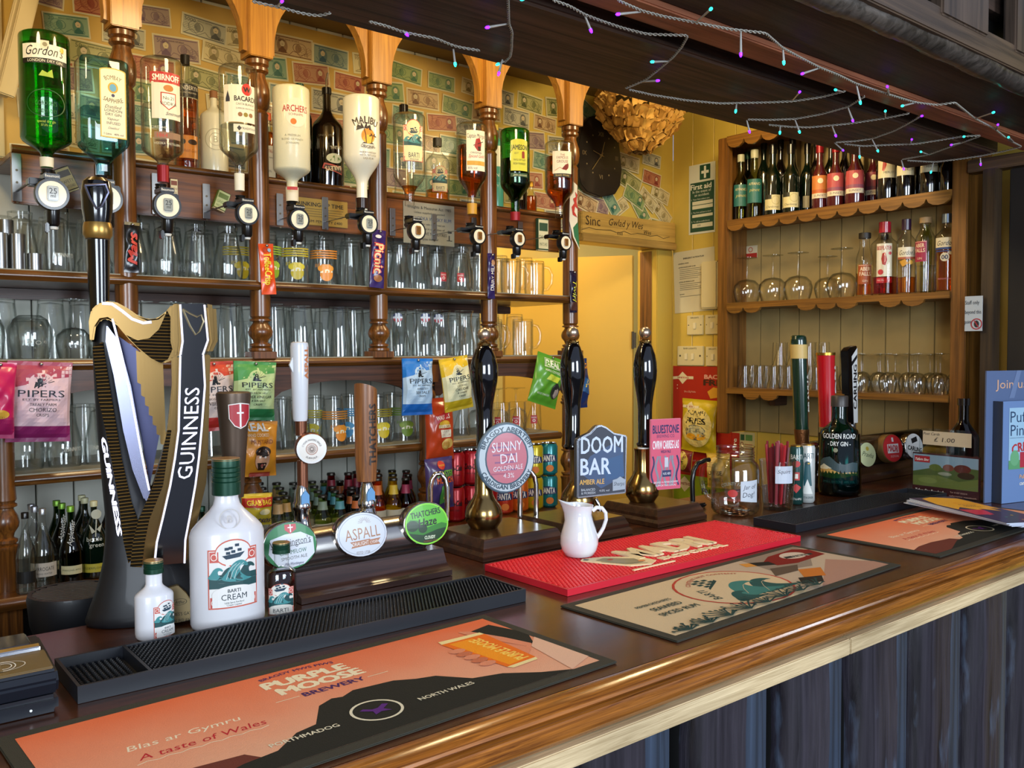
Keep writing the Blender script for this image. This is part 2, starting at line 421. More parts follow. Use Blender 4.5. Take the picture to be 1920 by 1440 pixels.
# moulded nosing swept along the front
pr = [(.81, CT-.05), (.775, CT-.05), (.764, CT-.042), (.758, CT-.032), (.757, CT-.022), (.7585, CT-.0145), (.762, CT-.0130), (.7705, CT-.0130), (.7705, CT-.0098),
      (.7645, CT-.0094), (.7655, CT-.006), (.772, CT-.0025), (.781, CT+.0006), (.792, CT+.0016), (.799, CT+.0008), (.801, CT-.0012), (.804, CT-.0012), (.81, CT-.0008)]
MB().prism(pr, 'x', X0, X1).build('nosing', NOSE, ct, smooth=.6)
for xa, xb in ((X0, 1.335), (1.337, 2.55), (2.552, X1)):
    MB().box(xa, xb, .763, .80, CT-.078, CT-.0515).build('batten', PINE, ct, bevel=.0015, smooth=.5)
MB().box(X0, X1, .985, 1.44, .0, CT-.031).build('carcass', BLACK, ct, smooth=0)
gap0 = 1.206
def plank_a(w):      # half-log waney slab
    q = [(.012, .98), (.004, .885)]
    for i in range(9): a_ = pi*.5*i/8; q.append((.004+.048*(1-math.cos(a_)), .875-.055*math.sin(a_)))
    q += [(w, .815), (w, .98)]; return q
pm = []
for j, w in ((0, .106), (1, .108), (2, .1)):
    mb = MB(); zs = [0.02+k*.07 for k in range(15)]; poly = plank_a(w); n = len(poly); vs = []; fs = []
    for z in zs:
        s_ = .006*math.sin(z*9+j*2)+.004*math.sin(z*23+j)
        for k, (x, y) in enumerate(poly): vs.append((x+(s_ if k < 8 else 0), y-(.35*s_ if 3 < k < 12 else 0), z))
    for a_ in range(len(zs)-1):
        for k in range(n): fs.append((a_*n+k, a_*n+(k+1) % n, (a_+1)*n+(k+1) % n, (a_+1)*n+k))
    mb.add(vs, fs); mb.m = [1 if (q % n) in (0, 1, 2) else 0 for q in range(len(fs))]; pm.append(mb)  # left side faces black: shade of the plank gaps put into the colour
first = {}
for i in range(-8, 13):
    xg = gap0+i*.2285+random.uniform(-.006, .006); j = i % 3
    if xg+.2 > X1 or xg < X0: continue
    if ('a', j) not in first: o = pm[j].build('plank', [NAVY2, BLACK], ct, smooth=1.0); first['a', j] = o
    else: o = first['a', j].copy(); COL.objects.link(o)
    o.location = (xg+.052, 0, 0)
    if 'b' not in first: o = MB().box(0, .066, .83, .98, .02, 1.05).build('plank', NAVY, ct, bevel=.003); first['b'] = o
    else: o = first['b'].copy(); COL.objects.link(o)
    o.location = (xg+.161, 0, 0)

# ================================================================ canopy over the bar
cn = thing('bar_canopy', 'dark timber canopy with rough beams hanging over the bar counter', 'beam', (0, 0, 2.13))
Z = 2.13
def yb(px, py, z=Z): return Wz(px, py, z).y
yk = [yb(1440, q) for q in (250, 150, 119, 84, 60)]      # back edge of beam .. front
cnX0, cnX1 = -.55, 2.962
def loc_(mb): mb.X = T(0, 0, -Z); return mb
bmx = loc_(MB()); bmx.box(cnX0, cnX1, yk[1], yk[0], Z, Z+.16)
bmx.build('beam', wood('beam_brown', '1f1610', '684a38', 'x', .45, .62, .0, .7), cn, bevel=.006)
loc_(MB()).box(cnX0, cnX1, yk[2], yk[1]-.001, Z+.05, Z+.1).build('soffit_board', DARKX, cn, smooth=0)
loc_(MB()).box(cnX0, cnX1, yk[3], yk[2], Z-.004, Z+.03).build('batten', PINK, cn, bevel=.003)
loc_(MB()).box(cnX0, cnX1, .895, yk[3]-.001, Z+.008, Z+.05).build('plank', DARKX, cn, bevel=.003)
# barked half log rail along the front
lg = loc_(MB()); vs = []; fs = []; NX = 200; NA = 10
for i in range(NX+1):
    x = cnX0+(cnX1-cnX0)*i/NX; r = .030+.003*math.sin(x*7)+.0015*math.sin(x*31)+.0008*math.sin(x*160)
    for k in range(NA):
        a_ = 2*pi*k/NA; vs.append((x, .893+r*math.cos(a_), Z+.022+r*.9*math.sin(a_)+.005*math.sin(x*4)))
for i in range(NX):
    for k in range(NA): fs.append((i*NA+k, i*NA+(k+1) % NA, (i+1)*NA+(k+1) % NA, (i+1)*NA+k))
lg.add(vs, fs)
logm = wood('bark_log', '1c1815', '5a524c', 'y', .35, .42, .3, 1.0); lg.build('log_rail', logm, cn, smooth=2)
loc_(MB()).box(cnX0, cnX1, .855, .885, Z+.02, Z+.075).build('fascia_rail', wood('fascia_rail', '2a2018', '5c4836', 'x', .6, .5, .1), cn, bevel=.003)
loc_(MB()).box(cnX0, cnX1, .93, .95, Z+.06, Z+.75).build('backing', BLACK, cn, smooth=0)
FP = wood('fascia_plank', '2a2018', '5c4a3c', 'z', .5, .5, .1, .4); f0 = None
for i in range(13):
    x = 1.81+(i-6)*.352
    if x+.21 > cnX1: continue
    if f0 is None: f0 = MB().box(0, .21, .850, .88, .058, .62).build('plank', FP, cn, bevel=.004); o = f0
    else: o = f0.copy(); COL.objects.link(o)
    o.location = (x, 0, 0)
loc_(MB()).box(cnX0, cnX1, .9, YC1, Z+.16, Z+.2).build('top_board', DARKX, cn, smooth=0)
loc_(MB()).box(cnX0, cnX1, yk[0]-.03, yk[0]-.001, Z+.161, 2.60).build('back_board', DARKX, cn, smooth=0)
# ================================================================ back bar shelving
sh = thing('back_bar_shelving', 'stained oak back bar shelving with turned posts and arched brackets', 'shelf unit', (0, 0, 0))
PX = [2.40*math.tan(YAW+math.atan((q-960)/FPX)) for q in (238, 487, 708, 914, 1066)]
SZ = [Wy(60, 507, YP-.04).z, Wy(60, 676, YP-.04).z, Wy(100, 888, YP-.04).z, Wy(60, 1112, YP-.1).z]
def shelf(z, x0, x1, y0, name='shelf', t=.024, mat=None):
    q = [(YB-.001, z-t), (y0+.006, z-t), (y0, z-t+.007), (y0-.002, z-t/2), (y0, z-.007), (y0+.006, z), (YB-.001, z)]
    return MB().prism(q, 'x', x0, x1).build(name, mat or OAK, sh, smooth=.8)
XE = [Wy(1064, 550, YP).x, Wy(1045, 680, YP).x, Wy(1040, 800, YP).x, 2.1]
for k in range(3): shelf(SZ[k], -.9, XE[k], YP-.04)
shelf(SZ[3], -.9, 2.16, YP-.12, t=.03)
BS = wood('brown_apron', '2e1c14', '5a3828', 'x', .9, .5, .1)
MB().box(-.9, Wy(1009, 580, YP+.1).x, YB-.04, YB-.001, SZ[0]-.053, SZ[0]-.025).build('apron', BS, sh, bevel=.002)
MB().box(-.9, 2.05, YB-.03, YB-.001, SZ[1]-.06, SZ[1]-.0245).build('apron', BS, sh, bevel=.002)
# plastic mesh liner on the shelves
LN = M('shelf_liner', '8f8b78', .5, bump=.4, bscale=300)
for k, zz in enumerate(SZ[:3]):
    MB().box(-.9, XE[k]-.01, YP-.03, YB-.005, zz, zz+.003).build('shelf_liner', LN, sh, smooth=0)
def turned(z0, z1):          # urn turning between z0 and z1 as (r,z)
    h = z1-z0; q = [(.027, 0), (.030, .04), (.030, .10), (.022, .13), (.027, .17), (.027, .22), (.018, .26), (.020, .34), (.029, .46), (.031, .56),
         (.028, .68), (.020, .80), (.019, .84), (.027, .87), (.027, .91), (.021, .94), (.0255, 1)]
    return [(r, z0+h*t) for r, t in q]
zt = Wy(238, 60, YP).z
for i, x in enumerate(PX):
    mb = MB(); mb.X = T(x, YP-.01, 0)
    zb = SZ[1]+.0
    lo = [] if False else turned(zb+.018, zb+.118)
    up = [(r, 2*0+z) for r, z in [(.0255, zt-.16)]+[(.027, zt-.155), (.021, zt-.145), (.028, zt-.135), (.031, zt-.11), (.030, zt-.085), (.021, zt-.055), (.020, zt-.045), (.028, zt-.038), (.028, zt-.03), (.023, zt-.026), (.029, zt-.02), (.029, zt-.008), (.024, zt-.004)]]
    mb.lathe([(r*1.1, z) for r, z in lo+up], 20); mb.box(-.033, .033, -.033, .033, zb, zb+.019); 
    o = mb.build('turned_post', OAKZ, sh, smooth=.6)
    MB().box(-.034, .034, -.034, .034, zt-.004, 2.57, X=T(x, YP-.01, 0)).build('post_block', OAKL, sh, bevel=.002)
    # arched spandrel brackets each side of the square block
    for sgn in (-1, 1):
        q = [(sgn*.034, zt+.01), (sgn*.046, zt+.012)]
        for k in range(9):
            a_ = pi/2*k/8; q.append((sgn*(.175-.13*math.cos(a_)), zt+.03+.17*math.sin(a_)))
        q += [(sgn*.175, 2.57), (sgn*.034, 2.57)]
        MB().prism(q, 'y', YP-.025, YP+.005, X=T(x, 0, 0)).build('arch_bracket', OAKL, sh, smooth=.6)
    # small lower post
lowx = [Wy(7, 900, YP-.03).x, Wy(472, 905, YP-.03).x, Wy(800, 850, YP-.03).x, Wy(1066, 800, YP-.03).x]
for k, x in enumerate(lowx):
    mb = MB(); mb.X = T(x, YP-.03, 0)
    za, zb = SZ[2]-.024, SZ[1]-.024
    mb.box(-.028, .028, -.028, .028, zb-.055, zb)
    mb.lathe([(.026, za-.27)]+turned(za-.15, za-.03)+[(.026, za-.03), (.024, za), (.024, zb-.12)]+turned(zb-.15, zb-.055), 16)
    mb.box(-.028, .028, -.028, .028, 0, za-.26)
    mb.build('lower_post', OAKZ, sh, smooth=.6)
# arched aprons under the middle shelf
xs = lowx
for k in range(3):
    xa, xb = xs[k]+.03, xs[k+1]-.03; zb = SZ[1]-.0245; q = [(xa, zb), (xa, zb-.10)]
    for t in range(13):
        u = t/12; q.append((xa+.02+(xb-xa-.04)*u, zb-.10+.058*math.sin(pi*u)**.5))
    q += [(xb, zb-.10), (xb, zb)]
    MB().prism(q, 'y', YP-.035, YP-.015).build('arched_apron', BS, sh, smooth=.6)
# board carrying the optics, with shelf lip on top
zr1 = Wy(350, 324, YP+.05).z; zr0 = Wy(350, 412, YP+.05).z; xr0 = Wy(20, 350, YP+.05).x; xr1 = Wy(1046, 440, YP+.05).x
MB().box(xr0, xr1, YP+.03, YP+.05, zr0, zr1).build('optics_board', RAIL, sh, bevel=.003)
MB().box(xr0, xr1, YP+.05, YB-.003, zr1-.015, zr1).build('bottle_shelf', RAIL, sh, bevel=.002)
MB().tube([(xr0, YP+.032, zr1+.004), (xr1, YP+.032, zr1+.004)], .010, 10).build('shelf_lip', OAK, sh)
# black panel standing in for the cellar-side shadow below the back bar
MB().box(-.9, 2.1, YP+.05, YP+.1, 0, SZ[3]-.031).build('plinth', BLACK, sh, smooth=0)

# ================================================================ shelf unit on the right wall
cb = thing('wall_shelf_unit', 'oak wall shelf unit with scalloped trims holding wine and gin bottles', 'shelf unit', (0, 0, 0))
XF = 2.98
zc = [Wx(1370, 413, XF).z, Wx(1370, 568, XF).z, Wx(1362, 727, XF).z]
ya, yn = Wx(1345, 500, XF).y, Wx(1812, 500, XF).y
ztp = Wx(1360, 258, XF).z; zbt = Wx(1350, 812, XF).z
CO = wood('cabinet_oak', '55340f', '916026', 'z', .8, .45, .15); COY = wood('cabinet_oak_shelf', '5c3a12', '9a6a2a', 'y', .8, .45, .15)
for k, y in enumerate((ya, yn)):
    s_ = -1 if k == 0 else 1
    y0, y1 = (ya-.052, ya) if k == 0 else (yn, yn+.05)
    MB().box(XF, XF+.03, y0, y1, zbt if k == 0 else CT+.12, ztp).build('post', CO, cb, bevel=.003)
    MB().box(XF+.03, XR-.001, y1-.02 if k == 0 else y0, y1 if k == 0 else y0+.02, zbt if k == 0 else CT+.12, ztp).build('side_panel', CO, cb, bevel=.002)
for k, z in enumerate(zc):
    MB().box(XF+.004, XR-.001, yn+.02, ya-.02, z-.022, z).build('shelf', COY, cb, bevel=.002)
def scallop(z, y0, y1, drop, name='scalloped_trim', gaps=()):
    n = 11; w = (y1-y0)/n
    q = [(y0, z)]
    for i in range(n):
        c = y0+w*(i+.5)
        if i in gaps: q += [(y0+w*i, z-.022), (y0+w*(i+1), z-.022)]; continue
        for k in range(7): a_ = pi*k/6; q.append((c-w/2*.97*math.cos(a_), z-.022-drop*math.sin(a_)))
    q += [(y1, z)]
    MB().prism(q, 'x', XF-.008, XF+.004).build(name, COY, cb, smooth=.5)
scallop(ztp, yn+.05, ya-.05, .028, 'scalloped_valance'); scallop(zc[0]+.0, yn+.05, ya-.052, .024)
scallop(zc[1]+.0, yn+.05, ya-.052, .022, gaps=(0, 3, 7, 8)); scallop(zc[2], yn+.05, ya-.052, .022, gaps=(0, 1, 2, 3, 5, 6, 7, 10))
MB().box(XF+.02, XR-.002, yn, ya, ztp-.02, ztp).build('top', COY, cb, bevel=.002)
nb_ = 11
for k in range(nb_):
    q0 = yn+(ya-yn)*k/nb_; MB().box(XR-.010, XR-.002, q0+.0015, q0+(ya-yn)/nb_-.0015, zbt, ztp-.02).build('back_board', M('cabinet_back', 'a58f5c', .6, var=.08, bscale=8), cb, bevel=.0015, smooth=.5)
MB().box(XF+.09, XR-.002, ya-.22, ya-.19, zc[2]-.07, zc[2]-.023).build('batten', BS, cb, bevel=.002)
# dark boarded end of the bar beyond the unit
en = thing('end_partition', 'dark stained boarded partition at the right end of the bar', 'partition', (2.9, 0, 0))
for k in range(6):
    MB().box(.09, .12, .35+k*.14+.001, .35+(k+1)*.14-.001, CT+.003, 2.083).build('board', M('dark_board', '17120f', .55, var=.2, bscale=6), en, bevel=.003)
MB().box(.04, .089, 1.21, 1.25, CT+.002, 2.084).build('corner_post', wood('end_post', '241a12', '46341f', 'z', .8, .5, .1), en, bevel=.002)
MB().box(.064, .12, .6, yn-.004, 2.085, 2.125).build('top_ledge', wood('ledge', '3a2a1e', '6a5038', 'y', .8, .5, .1), en, bevel=.003)
# ================================================================ bottles
def gm(n, t, e, **k): return glass(n, t, e, **k)
G_GREEN = gm('green_glass', (.14, .70, .18), (.01, .26, .03)); G_BLUE = gm('blue_glass', (.55, .82, .88), (.12, .40, .48))
G_CLEAR = GL; G_AMB = gm('amber_liquid', (.72, .30, .06), (.25, .07, .01)); G_GOLD = gm('golden_liquid', (.90, .55, .15), (.4, .18, .03))
G_WATER = gm('water_clear', (.93, .95, .93), (.45, .48, .45)); G_PINK = gm('pink_liquid', (.80, .12, .16), (.3, .02, .04))
G_BROWNB = gm('brown_glass', (.16, .06, .02), (.02, .01, .005)); G_TEAL = gm('teal_glass', (.04, .22, .22), (.005, .05, .06))
G_LGREEN = gm('pale_green_glass', (.72, .78, .45), (.25, .28, .1)); G_BTLG = gm('bottle_green', (.03, .16, .05), (.003, .03, .01))
G_OR = gm('orange_liquid', (.95, .45, .06), (.5, .18, .02)); G_YE = gm('yellow_liquid', (.95, .80, .15), (.5, .38, .03)); G_RED = gm('red_liquid', (.45, .02, .04), (.12, .0, .01))
G_LAM = gm('whisky_liquid', (.88, .50, .14), (.35, .14, .02))
DKG = M('dark_green_glass', '06140c', .08, spec=.8, coat=1); DKB = M('dark_bottle', '0a0606', .08, spec=.8, coat=1)
FROST = M('frosted_bottle', 'd6d2b4', .35, coat=.2, bump=.2, bscale=500); WHB = M('white_bottle', 'e9e6de', .22, coat=.5)
BLKP = M('black_plastic', '0b0b0d', .28, coat=.4); REDC = M('red_cap', '8c1420', .35, .3); WHC = M('white_cap', 'd8d8cc', .4)
GRC = M('green_cap', '12402e', .35, .4); GOLDC = M('gold_cap', 'b58a3a', .3, 1)
def ease(t): return .5-.5*math.cos(pi*t)
def prof_b(R, nr, z_sh, z_nk, H, foot=.006, neck2=None):
    """upright bottle outline: body, shoulder curve, neck"""
    q = [(R*.88, 0), (R*.97, foot*.4), (R, foot)]
    q += [(R, z_sh)]
    for k in range(1, 7): t = k/6; q.append((R+(nr-R)*ease(t)**.9, z_sh+(z_nk-z_sh)*t))
    q += [(nr, H)]
    return q
def flip(q, H): return [(r, H-z) for r, z in reversed(q)]
def clip(q, z0, z1, k=.93):
    def R(z):
        for (a, b), (c, d) in zip(q, q[1:]):
            if b <= z <= d: return a+(c-a)*((z-b)/(d-b) if d > b else 0)
        return q[0][0] if z < q[0][1] else q[-1][0]
    zs = sorted({z0, z1} | {z for _, z in q if z0 < z < z1})
    return [(max(.001, R(z)*k), z) for z in zs]
def conv(items):
    o = []
    for it in items:
        k = it[0]
        if k == 'r': o.append(('r', it[1], -it[4], it[3], -it[2], it[5]))
        elif k in 'eo': o.append((k, it[1], -it[2])+tuple(it[3:]))
        elif k == 't': o.append(('t', it[1], it[2], -it[3])+tuple(it[4:]))
        elif k in 'ps': o.append((k, [(a, -b) for a, b in it[1]], it[2]))
        elif k == 'l': o.append(('l', [(a, -b) for a, b in it[1]], it[2], it[3]))
    return o
def cyl_label(root, items, R, px0, c, py0, s, name='label', sy=1, flat=None):
    """label measured in photo pixels (x about c, y absolute) wrapped on a round bottle; py0 = photo row of the root's z"""
    wp = root.matrix_basis.translation; phi = math.atan2(wp.x, wp.y); a0 = math.asin(max(-.85, min(.85, (c-px0)*s/R)))
    if flat is not None: f = lambda x, y, z: Vector(((x-flat)*s, -R-z, (y+py0)*s))
    else:
        def f(x, y, z):
            a = -phi+a0+(x-c)*s/R; return Vector(((R+z)*math.sin(a), -(R+z)*math.cos(a)*sy, (y+py0)*s))
    return decal(root, conv(items), f, name, step=None if flat is not None else max(2.0, R/s*.22), base=.0006)
def bottle(name, label, loc, q, gmat, liq=None, lev=None, cap=None, cat='bottle', group=None, sq=0, sy=1, n=24, lk=.93, rz=0, solid=False, sx=1, capname='cap'):
    o = thing(name, label, cat, loc, rz, group)
    MB().lathe(q, n, sq=sq, sy=sy, sx=sx).build('bottle_body', gmat, o, smooth=.9)
    if liq: MB().lathe(clip(q, lev[0], lev[1], lk), n, sq=sq, sy=sy, sx=sx).build('liquid', liq, o, smooth=.9)
    if cap:
        r, z0, z1, m = cap; MB().lathe([(r, z0), (r, z1-.001), (r*.93, z1)], 16).build(capname, m, o, smooth=.6)
    return o
YO = 2.30
def inverted(name, label, px, w, top, sh, nk, end, gmat, liq=None, level=None, nr=8, capm=None, capr=None, sq=0, sy=1, lk=.93, cat='bottle', y=YO, tilt=0):
    b = Wy(px, end, y); s = mpp(b); R = w*s/2; Z = lambda p_: Wy(px, p_, y).z-b.z
    H = Z(top); q = flip(prof_b(R, nr*s, H-Z(sh), H-Z(nk), H, foot=.009), H)
    o = bottle(name, label, b, q, gmat, liq, (Z(nk)+.002, Z(level)) if liq else None, cat=cat, sq=sq, sy=sy, lk=lk)
    if capm:
        c0, c1 = capr; MB().lathe([(nr*s*1.15, Z(c1)), (nr*s*1.2, Z(c0))], 16).build('neck_wrap', capm, o, smooth=.6)
    o['_px'] = px; return o, b, s, R
B = {}
o, b, s, R = inverted('gin_bottle', 'large green gin bottle hung upside down, first optic on the left', 88, 87, 68, 262, 292, 316, G_GREEN, G_GREEN, 90, nr=10, capm=M('white_paper', 'dcd8c4', .5), capr=(296, 314))
cyl_label(o, [('r', 48, 98, 130, 124, 'eae8dc'), ('r', 48, 124, 130, 133, '141414'), ('t', 'Gordon\'s', 89, 110, 17, '1a1a1a', {'sh': .4, 'w': 66}), ('t', 'LONDON DRY GIN', 89, 128.5, 5, 'e8e4d0', {'w': 60}),
              ('r', 82, 92, 96, 107, 'd9d4c0'), ('e', 89, 99, 4, 4, '8f8a70'), ('e', 119, 104, 4, 5, 'e3b62a'), ('t', 'GORDON\'S', 89, 205, 8, '0f5a20', {'w': 36}), ('t', 'LONDON DRY', 89, 219, 7, '0f5a20', {'w': 36}),
              ('o', 89, 205, 34, 32, '0d4d1a', .75), ('p', [(78, 156), (84, 146), (92, 150), (100, 143), (102, 158)], '9fb83a'), ('t', 'special dry gin', 89, 238, 5, '9fb83a', {'w': 30}), ('t', '37.5% vol', 89, 245, 4, '9fb83a', {'w': 18})], R, 88, 88, 316, s)
o, b, s, R = inverted('gin_bottle', 'square pale blue gin bottle hung upside down with cream label', 194, 84, 115, 268, 312, 328, G_BLUE, gm('pale_blue_liquid', (.66, .88, .92), (.3, .58, .64)), 208, nr=11, sq=.9, sy=.75, lk=.9)
ra = -math.atan2(b.x, b.y)+.18; o.rotation_euler[2] = 0
cyl_label(o, [('r', 182, 142, 228, 264, 'cbb04a'), ('e', 205, 142, 23, 6, 'cbb04a'), ('r', 184, 143, 226, 262, 'e9e2c4'), ('e', 205, 143, 21, 5, 'e9e2c4'), ('t', 'BOMBAY', 205, 153, 8, '5a4a20', {'w': 30, 'arc': 30}),
              ('e', 205, 172, 9, 10, 'c9a030'), ('e', 205, 172, 6, 7, '5f9fc4'), ('e', 205, 186, 3, 3, '3a3a60'), ('t', 'SAPPHIRE', 205, 196, 8, '5a4a20', {'w': 34, 'arc': -40}),
              ('t', 'Distilled', 205, 207, 6, '444444', {'sh': .4}), ('t', 'LONDON', 205, 214, 5, '444444'), ('t', 'DRY GIN', 205, 221, 5, '444444'), ('t', 'Vapour', 205, 229, 5, '666666', {'sh': .4}), ('t', 'INFUSED', 205, 237, 5, '666666', {'w': 24}),
              ('t', 'Distilled', 205, 246, 4, '777777', {'sh': .4}), ('t', '1 Litre   40% vol', 205, 257, 4, '555555', {'w': 34})], R*.75, 194, 194, 328, s, flat=194)
o, b, s, R = inverted('vodka_bottle', 'clear vodka bottle with red banner label, hung upside down', 306, 74, 114, 282, 308, 335, G_CLEAR, G_WATER, 200, nr=9, capm=REDC, capr=(311, 342))
cyl_label(o, [('r', 288, 165, 343, 232, 'dcd8c4'), ('r', 285, 147, 343, 167, 'b01e22'), ('t', 'SMIRNOFF', 315, 157, 11, 'f2eee0', {'w': 50, 'b': .03}), ('e', 318, 176, 9, 6, 'b5722a'), ('p', [(304, 184), (332, 184), (332, 205), (318, 216), (304, 205)], 'b03a2a'),
              ('p', [(306, 186), (330, 186), (330, 204), (318, 214), (306, 204)], 'efeadb'), ('t', 'No.21', 318, 194, 6, '222222'), ('t', 'VODKA', 318, 204, 6, '222222'), ('t', 'Smirnoff', 328, 222, 6, '333333', {'sh': .4}),
              ('r', 292, 256, 342, 268, '8a6a52'), ('t', '1864', 306, 262, 7, 'c33a30'), ('t', 'LORDSHIP', 300, 248, 5, 'c9c9b0'), ('t', 'VODKA DISTILLERS', 316, 277, 4, 'c9c9b0')], R, 306, 309, 335, s)
o, b, s, R = inverted('rum_bottle', 'clear white-rum bottle with round red emblem, hung upside down', 449, 70, 128, 278, 312, 340, G_CLEAR, G_WATER, 238, nr=8, capm=WHC, capr=(326, 358))
cyl_label(o, [('r', 421, 170, 482, 238, 'e2decb'), ('e', 465, 178, 10, 11, 'c02a24'), ('t', 'W', 465, 178, 9, '2a1010', {'b': .05}), ('t', 'BACARDI', 462, 195, 9, '1c1c22', {'w': 40, 'b': .03}), ('t', 'CARTA BLANCA', 462, 205, 4, '444444', {'w': 34}), ('t', 'SUPERIOR WHITE RUM', 462, 213, 3, '666666', {'w': 34}),
              ('e', 452, 224, 4, 4, '8a5a30'), ('e', 462, 224, 4, 4, '8a7a30'), ('e', 472, 224, 4, 4, '8a5a30'), ('r', 440, 242, 482, 256, 'd8d4c0'), ('p', [(446, 249), (450, 244), (454, 249), (450, 254)], '222222'), ('t', 'TRADITION', 468, 249, 4, '444444'),
              ('p', [(426, 195), (430, 181), (434, 195), (434, 201), (426, 201)], '2a2a3a')], R, 449, 452, 340, s)
o, b, s, R = inverted('schnapps_bottle', 'frosted peach schnapps bottle hung upside down', 548, 68, 166, 318, 342, 378, FROST, nr=10, capm=M('label_band', 'd4cdb8', .5), capr=(352, 378))
cyl_label(o, [('e', 558, 220, 21, 27, 'dedac4'), ('t', 'ARCHERS', 556, 213, 12, 'a8231c', {'w': 48, 'b': .02}), ('t', 'SCHNAPPS', 557, 224, 4, '8a3a2a'), ('e', 552, 237, 5.5, 5.5, 'e0701c'), ('t', 'A PREMIUM', 550, 262, 4, '9a9880'), ('t', 'BLEND OF PEACH', 550, 269, 3.5, '9a9880'), ('t', 'SCHNAPPS', 550, 276, 3.5, '9a9880'), ('r', 539, 356, 558, 362, 'a8231c')], R, 548, 549, 378, s)
MAL = M('opaque_white_bottle', 'e6e4d2', .3, coat=.4)
o, b, s, R = inverted('coconut_rum_bottle', 'white coconut rum bottle with palm sunset print, hung upside down', 679, 68, 184, 296, 348, 395, MAL, nr=10, capm=M('dark_liq_neck', '2a1810', .2), capr=(372, 392))
cyl_label(o, [('t', 'MALIBU', 688, 234, 13, '3a2a1c', {'w': 50, 'arc': 55, 'b': .02}), ('e', 692, 263, 13, 14, 'e8902a'), ('e', 692, 269, 10, 8, 'f0b83a'), ('p', [(684, 275), (700, 275), (704, 277), (680, 277)], '3a2410'),
              ('l', [(688, 276), (687, 262), (684, 250)], 1.6, '2a1a0c'), ('l', [(698, 276), (701, 262)], 1.4, '2a1a0c')] +
          [('p', [(684, 249), (684+13*math.cos(a), 249-9*math.sin(a)-2), (684+15*math.cos(a), 252-7*math.sin(a))], '2a1a0c') for a in (-.2, .5, 1.2, 2.0, 2.7, 3.4)] +
          [('p', [(701, 262), (701+7*math.cos(a), 262-5*math.sin(a)-1), (701+8*math.cos(a), 264-4*math.sin(a))], '2a1a0c') for a in (0, .9, 2.2, 3.2)] +
          [('t', 'ORIGINAL', 692, 283, 6, '3a2a1c', {'w': 28, 'arc': -40}), ('t', 'MADE WITH WHITE RUM', 692, 293, 3.4, '55483a', {'w': 32}), ('t', 'AND COCONUT FLAVOUR', 692, 298, 3.4, '55483a', {'w': 32}), ('t', 'LIQUEUR', 692, 304, 3.4, '55483a')], R, 679, 684, 395, s)
def waves(cx, cy, w, c1='3f8a8c', c2='1f4a4c'):
    """ship and curling waves motif in a w x w square, photo-down y"""
    k = w/40.; it = []
    it.append(('r', cx-20*k, cy+3*k, cx+20*k, cy+14*k, c2))
    def wv_(ox, oy, q, c): return ('s', [(cx+(ox+a*q)*k, cy+(oy-b*q)*k) for a, b in [(-17, -8), (-12, 0), (-6, 8), (1, 11), (7, 9), (10, 5), (8, 4), (4, 5.5), (1, 3.5), (2, -2), (8, -7), (14, -9), (0, -11)]], c)
    it += [wv_(-13, 2, .45, c1), wv_(-3, 4, .62, c2), wv_(12, 2, .62, c2), wv_(4, 1, .78, c1)]
    for q_ in range(3): it.append(('l', [(cx+(-6+q_*3+a)*k, cy+(7-b)*k) for a, b in ((0, 0), (2, 6), (5, 10), (8, 12))], .5*k, 'b8ccc8'))
    it.append(('p', [(cx-9*k, cy-12*k), (cx+9*k, cy-14*k), (cx+5*k, cy-10*k), (cx-6*k, cy-9*k)], '1f3a4c'))
    for a_, b_ in ((-6, -15), (-2, -16), (3, -17), (-4, -19), (1, -21), (-7, -18.5)): it.append(('r', cx+a_*k, cy+b_*k, cx+(a_+3.2)*k, cy+(b_+2.2)*k, '1f3a4c'))
    return it
def sea_label(x0, y0, x1, y1, txt, cream=False, bg='e9e4d4'):
    cx = (x0+x1)/2; w = x1-x0; h = y1-y0; k = w/40.
    it = [('r', x0, y0+h*.14, x1, y1, 'c9604c'), ('e', cx, y0+h*.2, w*.36, h*.2, 'c9604c'), ('r', x0+k, y0+h*.16, x1-k, y1-k, bg), ('e', cx, y0+h*.2, w*.34, h*.18, bg)]
    for a_ in (x0+1.6*k, x1-8.6*k):
        for b_ in (y0+h*.16+.6*k, y1-9*k): it.append(('r', a_, b_, a_+7*k, b_+8*k, 'c75a50')); it.append(('o', a_+3.5*k, b_+4*k, 2.6*k, 2*k, 'f0e8dc'))
    it += waves(cx, y0+h*.45, w*.95); it.append(('e', cx, y1-h*.215, w*.41, h*.115, bg)); it.append(('r', cx-w*.41, y1-h*.215, cx+w*.41, y1-k*1.2, bg))
    if cream: it += [('t', 'BARTI', cx, y1-h*.255, h*.05, '1d2f3c', {'b': .02}), ('t', 'CREAM', cx, y1-h*.165, h*.085, '1d2f3c', {'b': .01, 'w': w*.48}), ('t', 'Lightly Spiced, Rum Based', cx, y1-h*.085, h*.025, '3a4a50', {'w': w*.36}), ('t', 'Cream Liqueur', cx, y1-h*.05, h*.025, '3a4a50')]
    else: it += [('t', txt, cx, y1-h*.15, h*.12, '1d2f3c', {'b': .01, 'w': w*.5}), ('t', 'SPICED RUM', cx, y1-h*.05, h*.04, '3a4a50', {'w': w*.4})]
    return it
o, b, s, R = inverted('spiced_rum_bottle', 'nearly empty clear spiced-rum bottle with wave label, hung upside down', 768, 60, 216, 328, 366, 386, G_CLEAR, G_LAM, 350, nr=9)
cyl_label(o, sea_label(757, 232, 797, 309, 'BARTI', bg='e0d8a8'), R, 768, 773, 386, s)
o, b, s, R = inverted('dark_rum_bottle', 'dark amber spiced-rum bottle with pirate label, hung upside down', 885, 57, 234, 328, 370, 392, G_CLEAR, G_AMB, 275, nr=8, capm=M('cork_band', 'c0902c', .4), capr=(382, 402))
